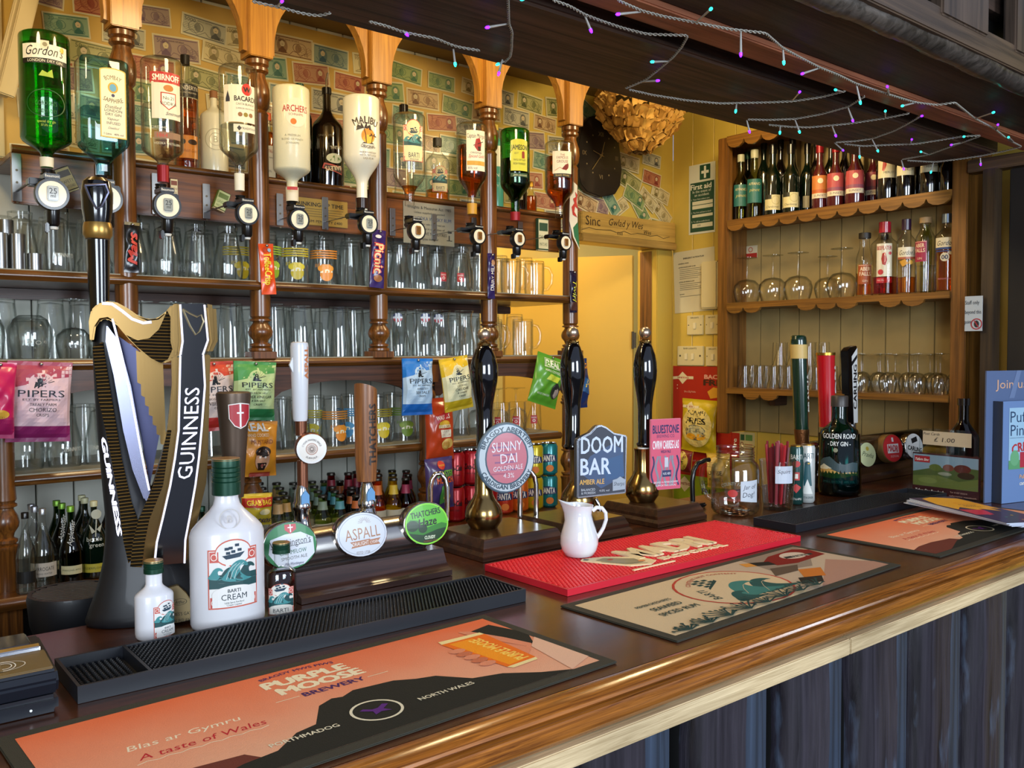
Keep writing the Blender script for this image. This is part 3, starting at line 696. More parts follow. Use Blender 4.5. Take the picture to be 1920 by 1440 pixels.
cyl_label(o, [('r', 875, 252, 913, 326, 'e6dfcc'), ('t', 'Captain Morgan', 894, 262, 8, '2a2a3a', {'w': 36}), ('p', [(893, 268), (900, 266), (904, 276), (902, 288), (896, 290), (890, 282)], '9a2424'), ('l', [(888, 280), (908, 272)], 1.5, '2a1a14'), ('p', [(896, 282), (902, 281), (903, 289), (898, 290)], '3a2018'), ('t', 'ORIGINAL', 894, 293, 3.5, '555555'),
              ('t', 'Spiced Gold', 895, 299, 6, 'a82a2a', {'sh': .4, 'w': 32}), ('r', 876, 308, 912, 316, 'c79a3a'), ('t', '35% vol', 886, 321, 4, '444444')], R, 885, 894, 392, s)
o, b, s, R = inverted('whiskey_bottle', 'green irish-whiskey bottle with yellow-green label, hung upside down', 966, 55, 244, 346, 380, 405, G_GREEN, G_BTLG, 300, nr=8, capm=REDC, capr=(398, 414))
cyl_label(o, [('r', 958, 271, 992, 326, 'c8c93e'), ('e', 975, 272, 17, 4, 'c8c93e'), ('t', 'JAMESON', 975, 283, 9, '233018', {'w': 32, 'b': .03}), ('r', 979, 294, 985, 303, '8a2a1a'), ('e', 982, 293, 3, 3, '8a2a1a'), ('t', 'EST', 969, 294, 3.5, '444422'), ('t', 'TRIPLE DISTILLED', 975, 306, 3, '444422', {'w': 24}), ('t', 'IRISH WHISKEY', 975, 313, 4, '444422', {'w': 24}), ('r', 958, 330, 992, 337, '1a4a2a'), ('t', 'John Jameson', 976, 333.5, 3.5, 'd8d8b0', {'sh': .4})], R, 966, 971, 405, s)
o, b, s, R = inverted('whisky_bottle', 'clear scotch bottle with red bird label, half full, hung upside down', 1049, 55, 268, 356, 388, 410, G_CLEAR, G_AMB, 296, nr=8)
cyl_label(o, [('r', 1036, 290, 1074, 330, 'e8e0cc'), ('e', 1055, 330, 19, 4, 'e8e0cc'), ('t', 'THE', 1055, 297, 3.4, '7a3a2a'), ('t', 'FAMOUS', 1055, 302, 5, '7a3a2a', {'w': 22}), ('t', 'GROUSE', 1055, 309, 5, '7a3a2a', {'w': 22}), ('p', [(1054, 322), (1060, 315), (1066, 312), (1067, 316), (1066, 321), (1062, 325), (1056, 324)], '7a1c12'),
              ('l', [(1040, 326), (1050, 320), (1056, 324)], .8, 'b06030'), ('r', 1038, 331, 1073, 338, '1c1a14'), ('t', 'Scotch Whisky', 1055, 334, 3.4, 'c9b06a', {'w': 26})], R, 1049, 1055, 410, s)
# ---------------------------------------------------------------- spirit optics
CRM = M('optic_face', 'e9e0c4', .35, coat=.5); GRYW = glass('optic_window', (.72, .74, .7), (.3, .3, .3))
def optic(label, px, py, rp, yy=YO-.055):
    b = Wy(px, py, yy); s = mpp(b); r = rp*s; o = thing('spirit_optic', label, 'optic', b, 0)
    Y = Matrix.Rotation(pi/2, 4, 'X')
    rt = face_cam(b.x, b.y)*.35
    MB().lathe([(r*.96, 0), (r, .004), (r, .016), (r*.97, .019)], 28, X=Y).build('housing', BLKP, o)
    MB().lathe([(r*.80, .018), (r*.80, .0195)], 28, X=Y).build('face_plate', CRM, o)
    w = MB(); w.box(-r*.33, r*.33, -.024, -.0196, -r*.42, r*.5); w.build('measure_window', M('window_liquid_'+('a' if px > 760 else 'c'), '8a5a1c' if px > 760 else '8c9088', .15, coat=1), o, bevel=.002)
    decal(o, [('t', '25', 0, r*.18, r*.34, '1a1a1a', {}), ('t', 'ml', 0, -r*.12, r*.22, '1a1a1a', {})], front_map(-.0242), 'printed_number')
    MB().box(-.017, .017, -.019, .03, r*.9, r*1.28).build('name_plate', BLKP, o, bevel=.002)
    decal(o, [('t', 'Beaumont', 0, r*1.12, r*.17, 'e8e8e0', {'w': .03})], front_map(-.0192), 'printed_name')
    MB().lathe([(.014, r*1.2), (.015, r*1.3), (.012, r*1.35), (.015, r*1.42), (.012, r*1.5), (.014, r*1.7)], 14, X=T(0, .03, 0)).build('bottle_collar', BLKP, o)
    MB().lathe([(.010, -r*1.95), (.0135, -r*1.8), (.0145, -r*.9)], 14, X=T(.004, .0, 0)).build('spout', BLKP, o)
    MB().lathe([(.008, -r*2.12), (.0095, -r*1.93)], 12, X=T(.004, .0, 0)).build('spout_tip', M('white_plastic', 'e6e6e0', .3), o)
    MB().box(-.014, -.006, -.01, .01, -r*2.35, -r*1.75).build('push_lever', BLKP, o, bevel=.002)
    sd = max((-1, 1, -.6, .6, 0), key=lambda q: (q == 1 and px == 198, min(abs(b.x+q*.035-p_) for p_ in PX) > .048, q == -1, abs(q)))
    MB().box(min(sd*.035, 0)-.006, max(sd*.035, 0)+.006, .02, .05, r*.6, r*1.1).build('clamp', BLKP, o, bevel=.003)
    br = MB(); y1 = YP+.029-yy; br.box(sd*.035-.010, sd*.035+.010, y1-.0075, y1-.0035, zr0+.004-b.z, min(r*3.3, zr1-.004-b.z)); br.box(sd*.035-.004, sd*.035+.004, .05, y1-.004, r*.8, r*.86)
    k = br.build('bracket_strip', BSTEEL, o, bevel=.001)
    for q in (.1, 1.4, 2.2): MB().lathe([(.003, 0), (.003, .0012)], 8, X=T(sd*.035, y1-.0075, r*q) @ Y).build('screw', M('old_steel', '6b6252', .4, 1), k)
    return o
for px, py, rp, t in ((95, 366, 30, 'beneath the large green gin bottle'), (198, 374, 28, 'under the pale blue gin, behind tall tap handle'), (310, 387, 26, 'beneath the vodka bottle with red banner'), (460, 402, 22, 'beneath the white rum bottle with red emblem'), (556, 413, 21, 'beneath the frosted schnapps bottle'),
                      (686, 421, 19.5, 'beneath the white coconut rum bottle'), (777, 434, 18, 'beneath the near empty wave-label bottle'), (892, 444, 16, 'beneath the dark pirate-label rum'), (967, 449, 15.5, 'beneath the green whiskey bottle'), (1054, 456, 15, 'beneath the red bird scotch bottle')):
    optic('black optic with cream face '+t, px, py, rp)
# ---------------------------------------------------------------- upright bottles on the ledge behind the optics
YU = 2.575
def upright(name, label, px, w, base_z, top, sh, nk, gmat, liq=None, level=None, nr=5, capm=None, capt=None, y=YU, sq=0, sy=1, x=None, cat='bottle', R=None, group=None, xplane=None, n=24, zb=None, lk=.93):
    if xplane is None: t = Wy(px, 600, y); f = lambda p_: Wy(px, p_, y).z
    else: t = Wx(px, 600, xplane); f = lambda p_: Wx(px, p_, xplane).z
    b = Vector((t.x, t.y, base_z)); s = mpp(b); R = w*s/2; Z = lambda p_: f(p_)-base_z
    b = Vector((b.x, b.y, base_z+.0008)); H = Z(top)
    if xplane is not None and base_z > 1.9: H = min(H, ztp-.026-base_z)
    nk_ = min(Z(nk), H-.03); q = prof_b(R, nr*s, min(Z(sh), nk_-.03), nk_, H-.004)
    o = bottle(name, label, b, q, gmat, liq, (.006, Z(level)) if liq else None, cat=cat, sq=sq, sy=sy, cap=(nr*s*1.2, min(Z(capt), H-.02), H, capm) if capm else None, group=group, n=n, lk=lk)
    stand(('cab%.2f' % base_z) if xplane is not None else 'ledge', [o], b.x, b.y, R*(1.0 if not sq else 1.12)+.0012, 4 if (xplane is None or xplane < XF+.1) else 1)
    py0 = 720
    for _ in range(30):      # photo row of the base
        py0 += (f(py0)-base_z)/s
    return o, py0, s, R
zs = zr1
o, p0, s, R = upright('whisky_bottle', 'amber single-malt whisky bottle standing behind the vodka bottle', 355, 46, zs, 106, 168, 150, G_CLEAR, G_AMB, 190, nr=7, capm=M('cork_black', '1a1512', .5), capt=124)
cyl_label(o, [('r', 342, 166, 382, 190, '181818'), ('t', 'PENDERYN', 360, 173, 8, 'e6e0cc', {'w': 40}), ('t', 'SINGLE MALT WELSH WHISKY', 360, 182, 3, 'd0c8b0', {'w': 34}), ('r', 342, 260, 378, 302, 'd9872c'), ('t', 'Welsh Gold', 362, 288, 6, '8a3c14', {'sh': .4, 'w': 26}), ('e', 367, 272, 9, 5, '3a2410'), ('e', 349, 272, 5, 5, '3a2410')], R, 355, 362, p0, s)
o, p0, s, R = upright('cream_liqueur_bottle', 'plain white ceramic-look bottle with embossed ring behind the white-rum bottle', 407, 50, zs, 173, 222, 200, M('cream_bottle_white', 'd9d4b8', .3, coat=.4), nr=6, capm=M('cork_brown', '8a5a30', .6), capt=186)
cyl_label(o, [('o', 410, 268, 20, 18.5, 'b8b292'), ('o', 410, 268, 12, 11, 'b8b292'), ('t', 'B', 410, 268, 12, 'b8b292')], R, 407, 410, p0, s)
o, p0, s, R = upright('aperitif_bottle', 'orange aperitif bottle behind the second turned post', 506, 34, zs, 214, 262, 240, G_CLEAR, G_OR, 250, nr=6, capm=M('orange_cap', 'c8501c', .5), capt=228)
cyl_label(o, [('r', 495, 278, 522, 336, 'd8cfae'), ('t', 'COINTREAU', 508, 288, 6, 'a84a1c', {'w': 26}), ('t', 'ANGERS FRANCE', 508, 300, 3, '554433', {'w': 20}), ('t', '40%', 508, 325, 4, '554433')], R, 506, 508, p0, s)
o, p0, s, R = upright('gin_bottle', 'green bottle tucked behind the frosted schnapps bottle', 570, 44, zs, 160, 225, 185, G_BTLG, nr=7, capm=GRC, capt=170)
o, p0, s, R = upright('irish_cream_bottle', 'black irish cream bottle with steel pourer and red banner label', 614, 62, zs, 166, 245, 205, DKB, nr=7.5, capm=M('cap_black', '14110f', .3), capt=176)
MB().tube([(0, 0, Wy(614, 166, YU).z-zs), (0, 0, Wy(614, 150, YU).z-zs), (.004, -.004, Wy(614, 138, YU).z-zs)], .004, 8).build('pourer', STEEL, o)
cyl_label(o, [('t', 'ORIGINAL', 631, 283, 6, 'cfc8a8', {'rot': 186, 'w': 24}), ('e', 628, 303, 16, 9, 'c9cdb0'), ('p', [(618, 308), (626, 298), (637, 301), (642, 308)], '5a7a3a'), ('p', [(604, 322), (608, 312), (644, 318), (644, 332)], 'b8483c'), ('p', [(607, 321), (610, 315), (643, 320), (643, 330)], '2a0e0c'), ('t', 'BAILEYS', 626, 321.5, 8, 'd8c8a0', {'rot': 188, 'w': 32, 'b': .03}), ('t', 'SINCE 1974', 612, 262, 4, '6a6450')], R, 614, 622, p0, s)
o, p0, s, R = upright('spiced_rum_bottle', 'small clear rum bottle with wave label standing behind the near-empty one', 822, 45, zs, 260, 305, 282, G_CLEAR, G_GOLD, 358, nr=7, capm=M('cap_dark', '2a2418', .4), capt=276)
cyl_label(o, sea_label(812, 316, 843, 364, 'BARTI', bg='d9d0a0'), R, 822, 826, p0, s)
o, p0, s, R = upright('rum_bottle', 'black-capped bottle behind the wave-label optic bottle', 760, 36, zs, 198, 230, 214, G_CLEAR, nr=7, capm=M('cap_black', '14110f', .3), capt=214, y=YU+.03)
o, p0, s, R = upright('gin_bottle', 'pale teal bottle with white label beside the fourth turned post', 930, 30, zs, 235, 270, 255, M('teal_opaque', '4aa08c', .35, coat=.4), nr=5, capm=M('yellow_cap', 'c9b03a', .4), capt=246)
cyl_label(o, [('r', 919, 278, 941, 316, 'd4d6c0'), ('r', 919, 316, 941, 345, '2f8a74'), ('t', 'GIN', 930, 332, 6, 'e6e6d8'), ('t', 'DRY', 930, 352, 5, 'e6e6d8')], R, 930, 930, p0, s)
o, p0, s, R = upright('port_bottle', 'dark bottle with red stripe behind the green whiskey bottle', 996, 26, zs, 308, 335, 320, DKB, nr=5, capm=M('cap_black', '14110f', .3), capt=318)
cyl_label(o, [('r', 992, 340, 1001, 368, '9a2a24'), ('r', 990, 370, 1001, 380, 'd8d0b8')], R, 996, 996, p0, s)
o, p0, s, R = upright('brandy_bottle', 'squat amber bottle with gold cap left of the last turned post', 1020, 22, zs, 345, 368, 356, G_CLEAR, G_AMB, 372, nr=4, capm=GOLDC, capt=352)
# ================================================================ banknotes taped over the upper wall
ORD = ['first', 'second', 'third', 'fourth', 'fifth', 'sixth', 'seventh', 'eighth', 'ninth', 'tenth', 'eleventh', 'twelfth', 'thirteenth', 'fourteenth', 'fifteenth', 'sixteenth', 'seventeenth', 'eighteenth', 'nineteenth', 'twentieth', 'twenty-first', 'twenty-second', 'twenty-third', 'twenty-fourth']
def paper(h): return M('paper_'+h, h, .55, coat=.55)
NK = [('green', '8f9f62', '3f6a4a', '1'), ('blue', '8c9a86', '3c5a68', '5'), ('pink', 'b88a68', '93483a', '100'), ('brown', 'bfa376', '6e4a2c', '10'), ('grey', 'b3b096', '4a4c48', '5000'),
      ('violet', 'a08a7c', '644a5c', '500'), ('teal', '84a082', '2e6256', '20'), ('cream', 'cfc08e', '7a6a3a', '1000'), ('red', 'b4734e', '802c24', '2'), ('olive', 'a8a468', '4c5426', '50')]
def note_mesh(k, v):
    nm, bg, ink, num = NK[k]; w, h = .139, .071
    o = MB().box(-w/2, w/2, -.0008, 0, -h/2, h/2).build('banknote', paper('d3c9a0'), smooth=0)
    c2 = ''.join('%02x' % int((int(bg[i:i+2], 16)+int(ink[i:i+2], 16))/2) for i in (0, 2, 4))
    px = -.032 if v % 2 else .034
    it = [('r', -.065, -.031, .065, .031, bg), ('r', -.062, -.0285, .062, -.026, ink), ('r', -.062, .026, .062, .0285, ink)]
    it += [('e', px, -.001, .017, .023, c2), ('e', px, .006, .008, .010, 'c9b890'), ('p', [(px-.014, -.0225), (px-.012, -.014), (px-.005, -.008), (px-.002, -.003), (px+.003, -.003), (px+.005, -.008), (px+.012, -.014), (px+.014, -.0225)], ink),
           ('e', px-.001, .0135, .0085, .0042, ink), ('e', px, .008, .0065, .007, 'c9b890'), ('r', px-.003, .003, px+.003, .0042, ink), ('o', -px*.5, 0, .014, .0125, ink), ('e', -px*.6, -.002, .009, .013, c2), ('o', -px*.9, -.002, .019, .017, c2)]
    it += [('l', [(x, -.018+.008*math.sin(x*160+v)), (x+.012, -.018+.008*math.sin((x+.012)*160+v))], .0012, ink) for x in [-.058+.012*q for q in range(9)]]
    it += [('t', num, -.045, .018, .012, ink, {}), ('t', num, .046, -.018, .010, ink, {}), ('t', 'BANK OF ISSUE' if v % 2 else 'BANCO CENTRAL', 0, .020, .005, ink, {'w': .045})]
    it += [('l', [(-px*1.3-.022+q*.0055, -.012+.004*math.sin(q*1.7+v+w_)+.005*w_) for q in range(9)], .0006, ink) for w_ in range(4)]
    decal(o, it, front_map(-.0009), 'printed_face'); return o
NB = []; nb_used = [0]*40
occupied = []
def put_note(px, py, Y, rot, what, lab=None, k=None):
    """one note at a wall point"""
    p_ = Wy(px, py, Y) if not isinstance(px, Vector) else px
    v = random.randrange(20) if k is None else k
    if not NB: NB.extend([None]*20)
    if NB[v] is None: NB[v] = note_mesh(v % 10, v); o = NB[v]
    else: o = dup(NB[v])
    o.location = p_; o.rotation_euler = (0, rot, 0)
    return tag(o, NK[v % 10][0]+' banknote '+what, 'banknote', 'banknotes taped on the wall'), v
LM = [(60, 'by the far left corner'), (150, 'above the left green gin'), (250, 'beside the first turned post'), (350, 'above the red-banner vodka'), (430, 'left of the second turned post'), (540, 'above the schnapps bottle'), (620, 'above the irish cream bottle'),
      (690, 'left of the third turned post'), (760, 'right of the third turned post'), (850, 'above the pirate-label rum'), (930, 'by the fourth turned post'), (1010, 'above the whiskey optics'), (1075, 'by the last turned post')]
row = 0; seen = {}
zn = zr1+.042
while zn < 2.53:
    xx = Wy(30, 300, YB).x + (.07 if row % 2 else 0)+.07; col = 0
    while xx < Wy(1080, 300, YB).x:
        if True:
            d_ = Vector((xx, YB, zn))-Vector((0, 0, CZ)); px_ = 960+FPX*d_.dot(_r)/d_.dot(_F)
            lm = min(LM, key=lambda q: abs(q[0]-px_))[1]; rw = ORD[min(19, row)]
            k_ = (lm, row); seen[k_] = seen.get(k_, 0)+1
            w_ = '%s, %s row up' % (lm, rw) + ('' if seen[k_] == 1 else ', right-hand one')
            o_, v_ = put_note(Vector((xx+random.uniform(-.01, .01), YB-.0006-.0012*(col % 2)-.0004*(row % 2)-.0003*random.random(), zn+random.uniform(-.006, .006))), 0, 0, random.uniform(-.10, .10), w_); sc_ = random.choice((.86, .95, 1, 1, 1.06)); o_.scale = (sc_, 1, sc_*random.uniform(.92, 1.06))
        xx += .1455; col += 1
    zn += .0745; row += 1
YH = YB-.002       # notes scattered round the clock
sc = [(1105, 212, .5), (1085, 225, .9), (1100, 260, 1.0), (1082, 300, 1.2), (1092, 330, .9), (1078, 352, -.7), (1185, 250, -.1), (1178, 305, 0.1), (1180, 340, .35), (1222, 300, .1), (1222, 335, .15), (1190, 370, .4), (1160, 390, -.6), (1120, 385, .1), (1145, 378, .9), (1215, 375, .6), (1240, 398, .7), (1238, 365, .3), (1200, 392, .9), (1098, 380, .3), (1240, 430, .1), (1170, 215, .4), (1218, 262, -.2)]
for i, (a_, b_, r_) in enumerate(sc):
    put_note(a_, b_, YH-.0012*(i % 4), r_, 'on the wall round the dark clock, %s in the scatter' % ORD[i % 20] if i < 20 else 'high beside the clock, %s from left' % ORD[i-20])
# cream wall paint between the notes
struct('wall_paint', MB().box(-.9, WBX1, YB-.0006, YB-.0001, zr1+.02, 2.57), M('note_wall_paint', 'c7a24c', .5, coat=.3), smooth=0)
# ---------------------------------------------------------------- clock, painted board, hanging bundle
c0 = Wy(1125, 292, YB-.03); s = (Wy(1165, 292, YB-.03).x-Wy(1085, 292, YB-.03).x)/80; sv = (Wy(1125, 212, YB-.03).z-Wy(1125, 372, YB-.03).z)/160
clk = thing('wall_clock', 'dark slate slab clock with thin hands and roman numerals', 'clock', (c0.x, YB-.0125, c0.z))
out = [(-40, -45), (-41, 10), (-34, 48), (-20, 68), (0, 78), (18, 80), (30, 66), (34, 40), (38, 10), (41, -20), (38, -50), (28, -68), (0, -78), (-25, -72), (-36, -60)]
MB().prism([(a*s, b*sv) for a, b in out], 'y', -.022, 0).build('face_slab', M('slate', '1c1612', .45, coat=.2, bump=.3, var=.3, bscale=12), clk, bevel=.003)
fm = front_map(-.0225); it = []
for n, t in ((12, 'XII'), (3, 'III'), (6, 'VI'), (9, 'IX')): a = pi/6*n; it.append(('t', t, 30*s*math.sin(a), 40*sv*math.cos(a), .018, '8a7a58'))
for n in (1, 2, 4, 5, 7, 8, 10, 11): a = pi/6*n; it.append(('e', 30*s*math.sin(a), 40*sv*math.cos(a), .0035, .0035, '8a7a58'))
decal(clk, it, fm, 'numerals')
for an, ln, nm in ((220, .085, 'minute_hand'), (18, .06, 'hour_hand'), (285, .05, 'second_hand')):
    a = math.radians(an); MB().tube([(-.015*math.sin(a), -.027, -.015*math.cos(a)), (ln*math.sin(a), -.027, ln*math.cos(a))], .0016, 6).build(nm, M('dull_gold', 'a8905a', .4, .6), clk)
MB().lathe([(.006, .0225), (.005, .03)], 12, X=Matrix.Rotation(pi/2, 4, 'X')).build('hub', M('dull_gold'), clk)
a = Wy(1086, 398, YB-.02); b = Wy(1262, 450, YB-.02); z0 = Wy(1088, 438, YB-.02).z; z1 = Wy(1088, 396, YB-.02).z
bd = thing('painted_board', 'pale timber board with poker-work lettering and mountains under the clock', 'sign', (a.x, YB-.0125, z0))
L_ = b.x-a.x; H_ = z1-z0
MB().box(0, L_, -.022, 0, 0, H_).build('plank', wood('poker_board', '9c7a36', 'c9a250', 'x', .6, .5, .1), bd, bevel=.003)
MB().box(0, L_, -.03, .0, -.03, -.001).build('ledge', wood('poker_board'[:0]+'ledge_board', '8a6a30', 'b8924a', 'x', .6, .5, .1), bd, bevel=.002)
ink = '3a2a18'; it = [('t', 'Sinc', L_*.11, H_*.62, H_*.42, ink, {}), ('t', 'Gwlad y Wes', L_*.45, H_*.66, H_*.32, ink, {'sh': .3, 'w': L_*.36}), ('t', 'Wes', L_*.68, H_*.38, H_*.2, ink, {'sh': .3})]
pts = [(L_*t/14, H_*(.16+.14*abs(math.sin(t*1.3)))) for t in range(0, 14)]; it.append(('l', pts, .002, ink))
it += [('r', L_*.36+q*.012, H_*.1, L_*.36+q*.012+.004, H_*.24, ink) for q in range(3)]
decal(bd, it, front_map(-.0225), 'lettering')
# bundle of pinned paper notes hanging like a shade from the header
bl = Wy(1200, 205, YB-.215); bn = thing('paper_note_bundle', 'large fanned bundle of crumpled yellowed paper notes hanging near the clock', 'paper bundle', bl)
pn = [M('old_paper_a', 'b98a3c', .7, var=.15, bscale=40), M('old_paper_b', 'a37630', .7, var=.15, bscale=40), M('old_paper_c', 'd0a352', .7, var=.12, bscale=40)]
rr = random.Random(5); n0 = {}
for i in range(270):
    u = i/270; ring = int(u*6); a_ = rr.uniform(-pi, pi); R_ = .17-.018*ring; zz = .035-.036*ring+rr.uniform(-.010, .010)
    R_ = [.15, .16, .15, .125, .09, .05][ring]
    k = i % 6
    if k not in n0:
        w, h = .060, .044; vs = []; fs = []
        for yy in range(4):
            for xx in range(6): vs.append(((xx/5-.5)*w, .007*math.sin(xx*2.2+k)+.004*math.cos(yy*2+k*2), (yy/3-.5)*h))
        for yy in range(3):
            for xx in range(5): q = yy*6+xx; fs.append((q, q+1, q+7, q+6))
        n0[k] = MB().add(vs, fs).build('paper_note', pn[k % 3], bn, smooth=1.2); o = n0[k]
    else: o = n0[k].copy(); COL.objects.link(o); o.parent = bn
    o.location = (R_*math.cos(a_)*1.25, R_*math.sin(a_)*.8, zz); o.rotation_euler = (rr.uniform(.5, 1.0), rr.uniform(-.4, .4), a_+pi/2)
MB().lathe([(.04, -.16), (.10, -.05), (.12, -.03), (.06, min(0, 2.56-bl.z))], 16).build('inner_shade', M('old_paper_b'), bn, smooth=1)
# Welsh-dragon paper pennant hanging by the last post
pg = Wy(1076, 385, YP-.05); pen = thing('paper_pennant', 'white and green paper pennant with a red dragon by the last turned post', 'flag', pg)
s = mpp(pg)
MB().prism([(-9*s, 58*s), (-4*s, 45*s), (8*s, 38*s), (9*s, -40*s), (14*s, -82*s), (-2*s, -60*s), (-12*s, -30*s)], 'y', -.0015, .0).build('flag_sheet', paper('dcd8c4'), pen)
decal(pen, [('p', [(-3*s, -42*s), (9*s, -30*s), (13*s, -78*s), (0, -58*s)], '2a6a44'), ('p', [(2*s, 26*s), (8*s, 20*s), (6*s, 8*s), (9*s, -6*s), (2*s, -2*s), (0, -12*s), (8*s, -22*s), (-4*s, -18*s), (-7*s, -4*s), (0, 4*s), (-3*s, 12*s), (4*s, 16*s)], 'b8342c')], front_map(-.002), 'printed_dragon')
# ---------------------------------------------------------------- plates and match boxes on the optics board
yb_ = YP+.029
def plaque(name, label, cat, quad, bg, items, th=.003, Y=None, mat=None):
    """flat rectangular sign on a wall facing the bar; quad = photo left,top,right,bottom; items in 0..1 x 0..1"""
    Y = Y or yb_; x0, t, x1, b_ = quad; A = Wy(x0, b_, Y); Bq = Wy(x1, (t+b_)/2, Y); zt_ = Wy(x0, t, Y).z; w = Bq.x-A.x; h = zt_-A.z
    o = thing(name, label, cat, (A.x, Y, A.z)); MB().box(0, w, -th, 0, 0, h).build('plate', mat or M('plate_'+bg, bg, .35, coat=.4), o, bevel=.001)
    decal(o, items(w, h), front_map(-th-.0002), 'lettering'); return o
plaque('drinking_up_plaque', 'brass drinking-up time plaque behind the schnapps optic', 'sign', (540, 367, 651, 418), 'b89a4c', lambda w, h:
       [('t', 'DRINKING-UP TIME', w*.5, h*.78, h*.15, '2e2410', {'w': w*.84, 'b': .02})]+[('r', w*(.08+.02*(q % 3)), h*(.6-.09*q), w*(.92-.02*(q % 2)), h*(.615-.09*q), '5a4a28') for q in range(4)]+[('t', 'MAXIMUM PENALTY £400', w*.5, h*.15, h*.10, '2e2410', {'w': w*.8})], mat=M('brass_plate', 'b8964a', .35, .6))
plaque('measures_plaque', 'steel weights and measures act plate behind the wave-label rum optic', 'sign', (756, 376, 851, 455), 'a8a48c', lambda w, h:
       [('t', 'Weights & Measures Act 1985', w*.5, h*.88, h*.07, '222222', {'w': w*.86}), ('t', 'Unless supplied pre-packed', w*.5, h*.76, h*.05, '333333', {'w': w*.6}), ('t', 'GIN VODKA WHISKY RUM', w*.5, h*.62, h*.085, '3a4a6a', {'w': w*.86}), ('t', 'are offered for sale or served on', w*.45, h*.49, h*.05, '333333', {'w': w*.7}),
        ('t', 'these premises in quantities of', w*.45, h*.38, h*.05, '333333', {'w': w*.7}), ('t', 'TWENTY FIVE MILLILITRES', w*.46, h*.26, h*.07, '333333', {'w': w*.76}), ('t', 'or multiples thereof', w*.42, h*.13, h*.05, '333333', {'w': w*.5}), ('r', w*.86, h*.32, w*.94, h*.38, '222222'), ('r', w*.88, h*.14, w*.90, h*.26, '222222'), ('r', w*.84, h*.13, w*.95, h*.145, '222222')], mat=M('steel_plate', 'a8a590', .35, .5))
def matchbox(label, px, py, w, h, rot, bg, fg, t):
    p_ = Wy(px, py, yb_-.001); o = thing('match_box', label, 'match box', p_); o.rotation_euler = (0, rot, 0)
    MB().box(-w/2, w/2, -.014, 0, -h/2, h/2).build('sleeve', M('card_'+bg, bg, .6), o, bevel=.001)
    MB().box(-w/2+.001, w/2-.001, -.013, -.001, -h/2-.003, h/2).build('tray', M('card_tray', 'c8b890', .6), o)
    decal(o, [('r', -w*.46, -h*.46, w*.46, h*.46, fg), ('r', -w*.4, h*.1, w*.4, h*.36, bg), ('t', t, 0, -h*.1, h*.14, bg, {'w': w*.8}), ('t', 'MATCHES', 0, -h*.32, h*.1, bg, {'w': w*.7})], front_map(-.0142)); return o
matchbox('brown printed match box tilted on the board beside the first optic', 122, 337, .036, .058, -.45, '3a2c18', 'a08a54', 'SAFETY')
matchbox('green match box tilted on the board between vodka and white rum', 413, 377, .035, .052, .35, '6a7a30', 'c3c88a', 'GREEN')
matchbox('small cream match box on the board behind the orange vodka optic', 323, 352, .02, .045, 0, '7a3a24', 'd8cfa8', 'MINI')
matchbox('green and white match box at the right end of the board', 1014, 440, .05, .112, 0, '2a4a34', 'cfcaa4', 'SWAN')
# ================================================================ glassware
def shell(q, t=.002, base=.006):
    """outer outline -> closed wall with thickness, open top"""
    inner = [(max(.002, r-t), z) for r, z in q if z > base]
    return [(.001, 0)]+q+list(reversed(inner))+[(.001, base)]
def g_pint(H=.152, R=.044, r=.030): return shell([(r, 0), (r+.001, .01)]+[(r+(R-r)*k/5, H*k/5) for k in range(1, 6)])
def g_tulip(H=.155, R=.042, r=.029): return shell([(r, 0), (r-.002, .02), (r+.002, .05), (R-.002, .09), (R, .118), (R-.002, .14), (R-.004, H)])
def g_nonic(H=.15): return shell([(.029, 0), (.030, .01), (.034, .07), (.037, .105), (.043, .118), (.041, .128), (.043, H)])
def g_weizen(H=.153): return shell([(.033, 0), (.028, .01), (.025, .04), (.031, .08), (.040, .12), (.039, H)])
def g_cup(H=.09, R=.038): return shell([(R*.85, 0), (R*.88, .006), (R, H)])
def g_bulb(H=.09): return shell([(.018, 0), (.032, .014), (.043, .04), (.042, .065), (.036, H)])
def flipz(q):
    H = max(z for _, z in q); return [(r, H-z) for r, z in q]
def gl_plain(q, n=18): return MB().lathe(q, n, cap=False)
GP = {}
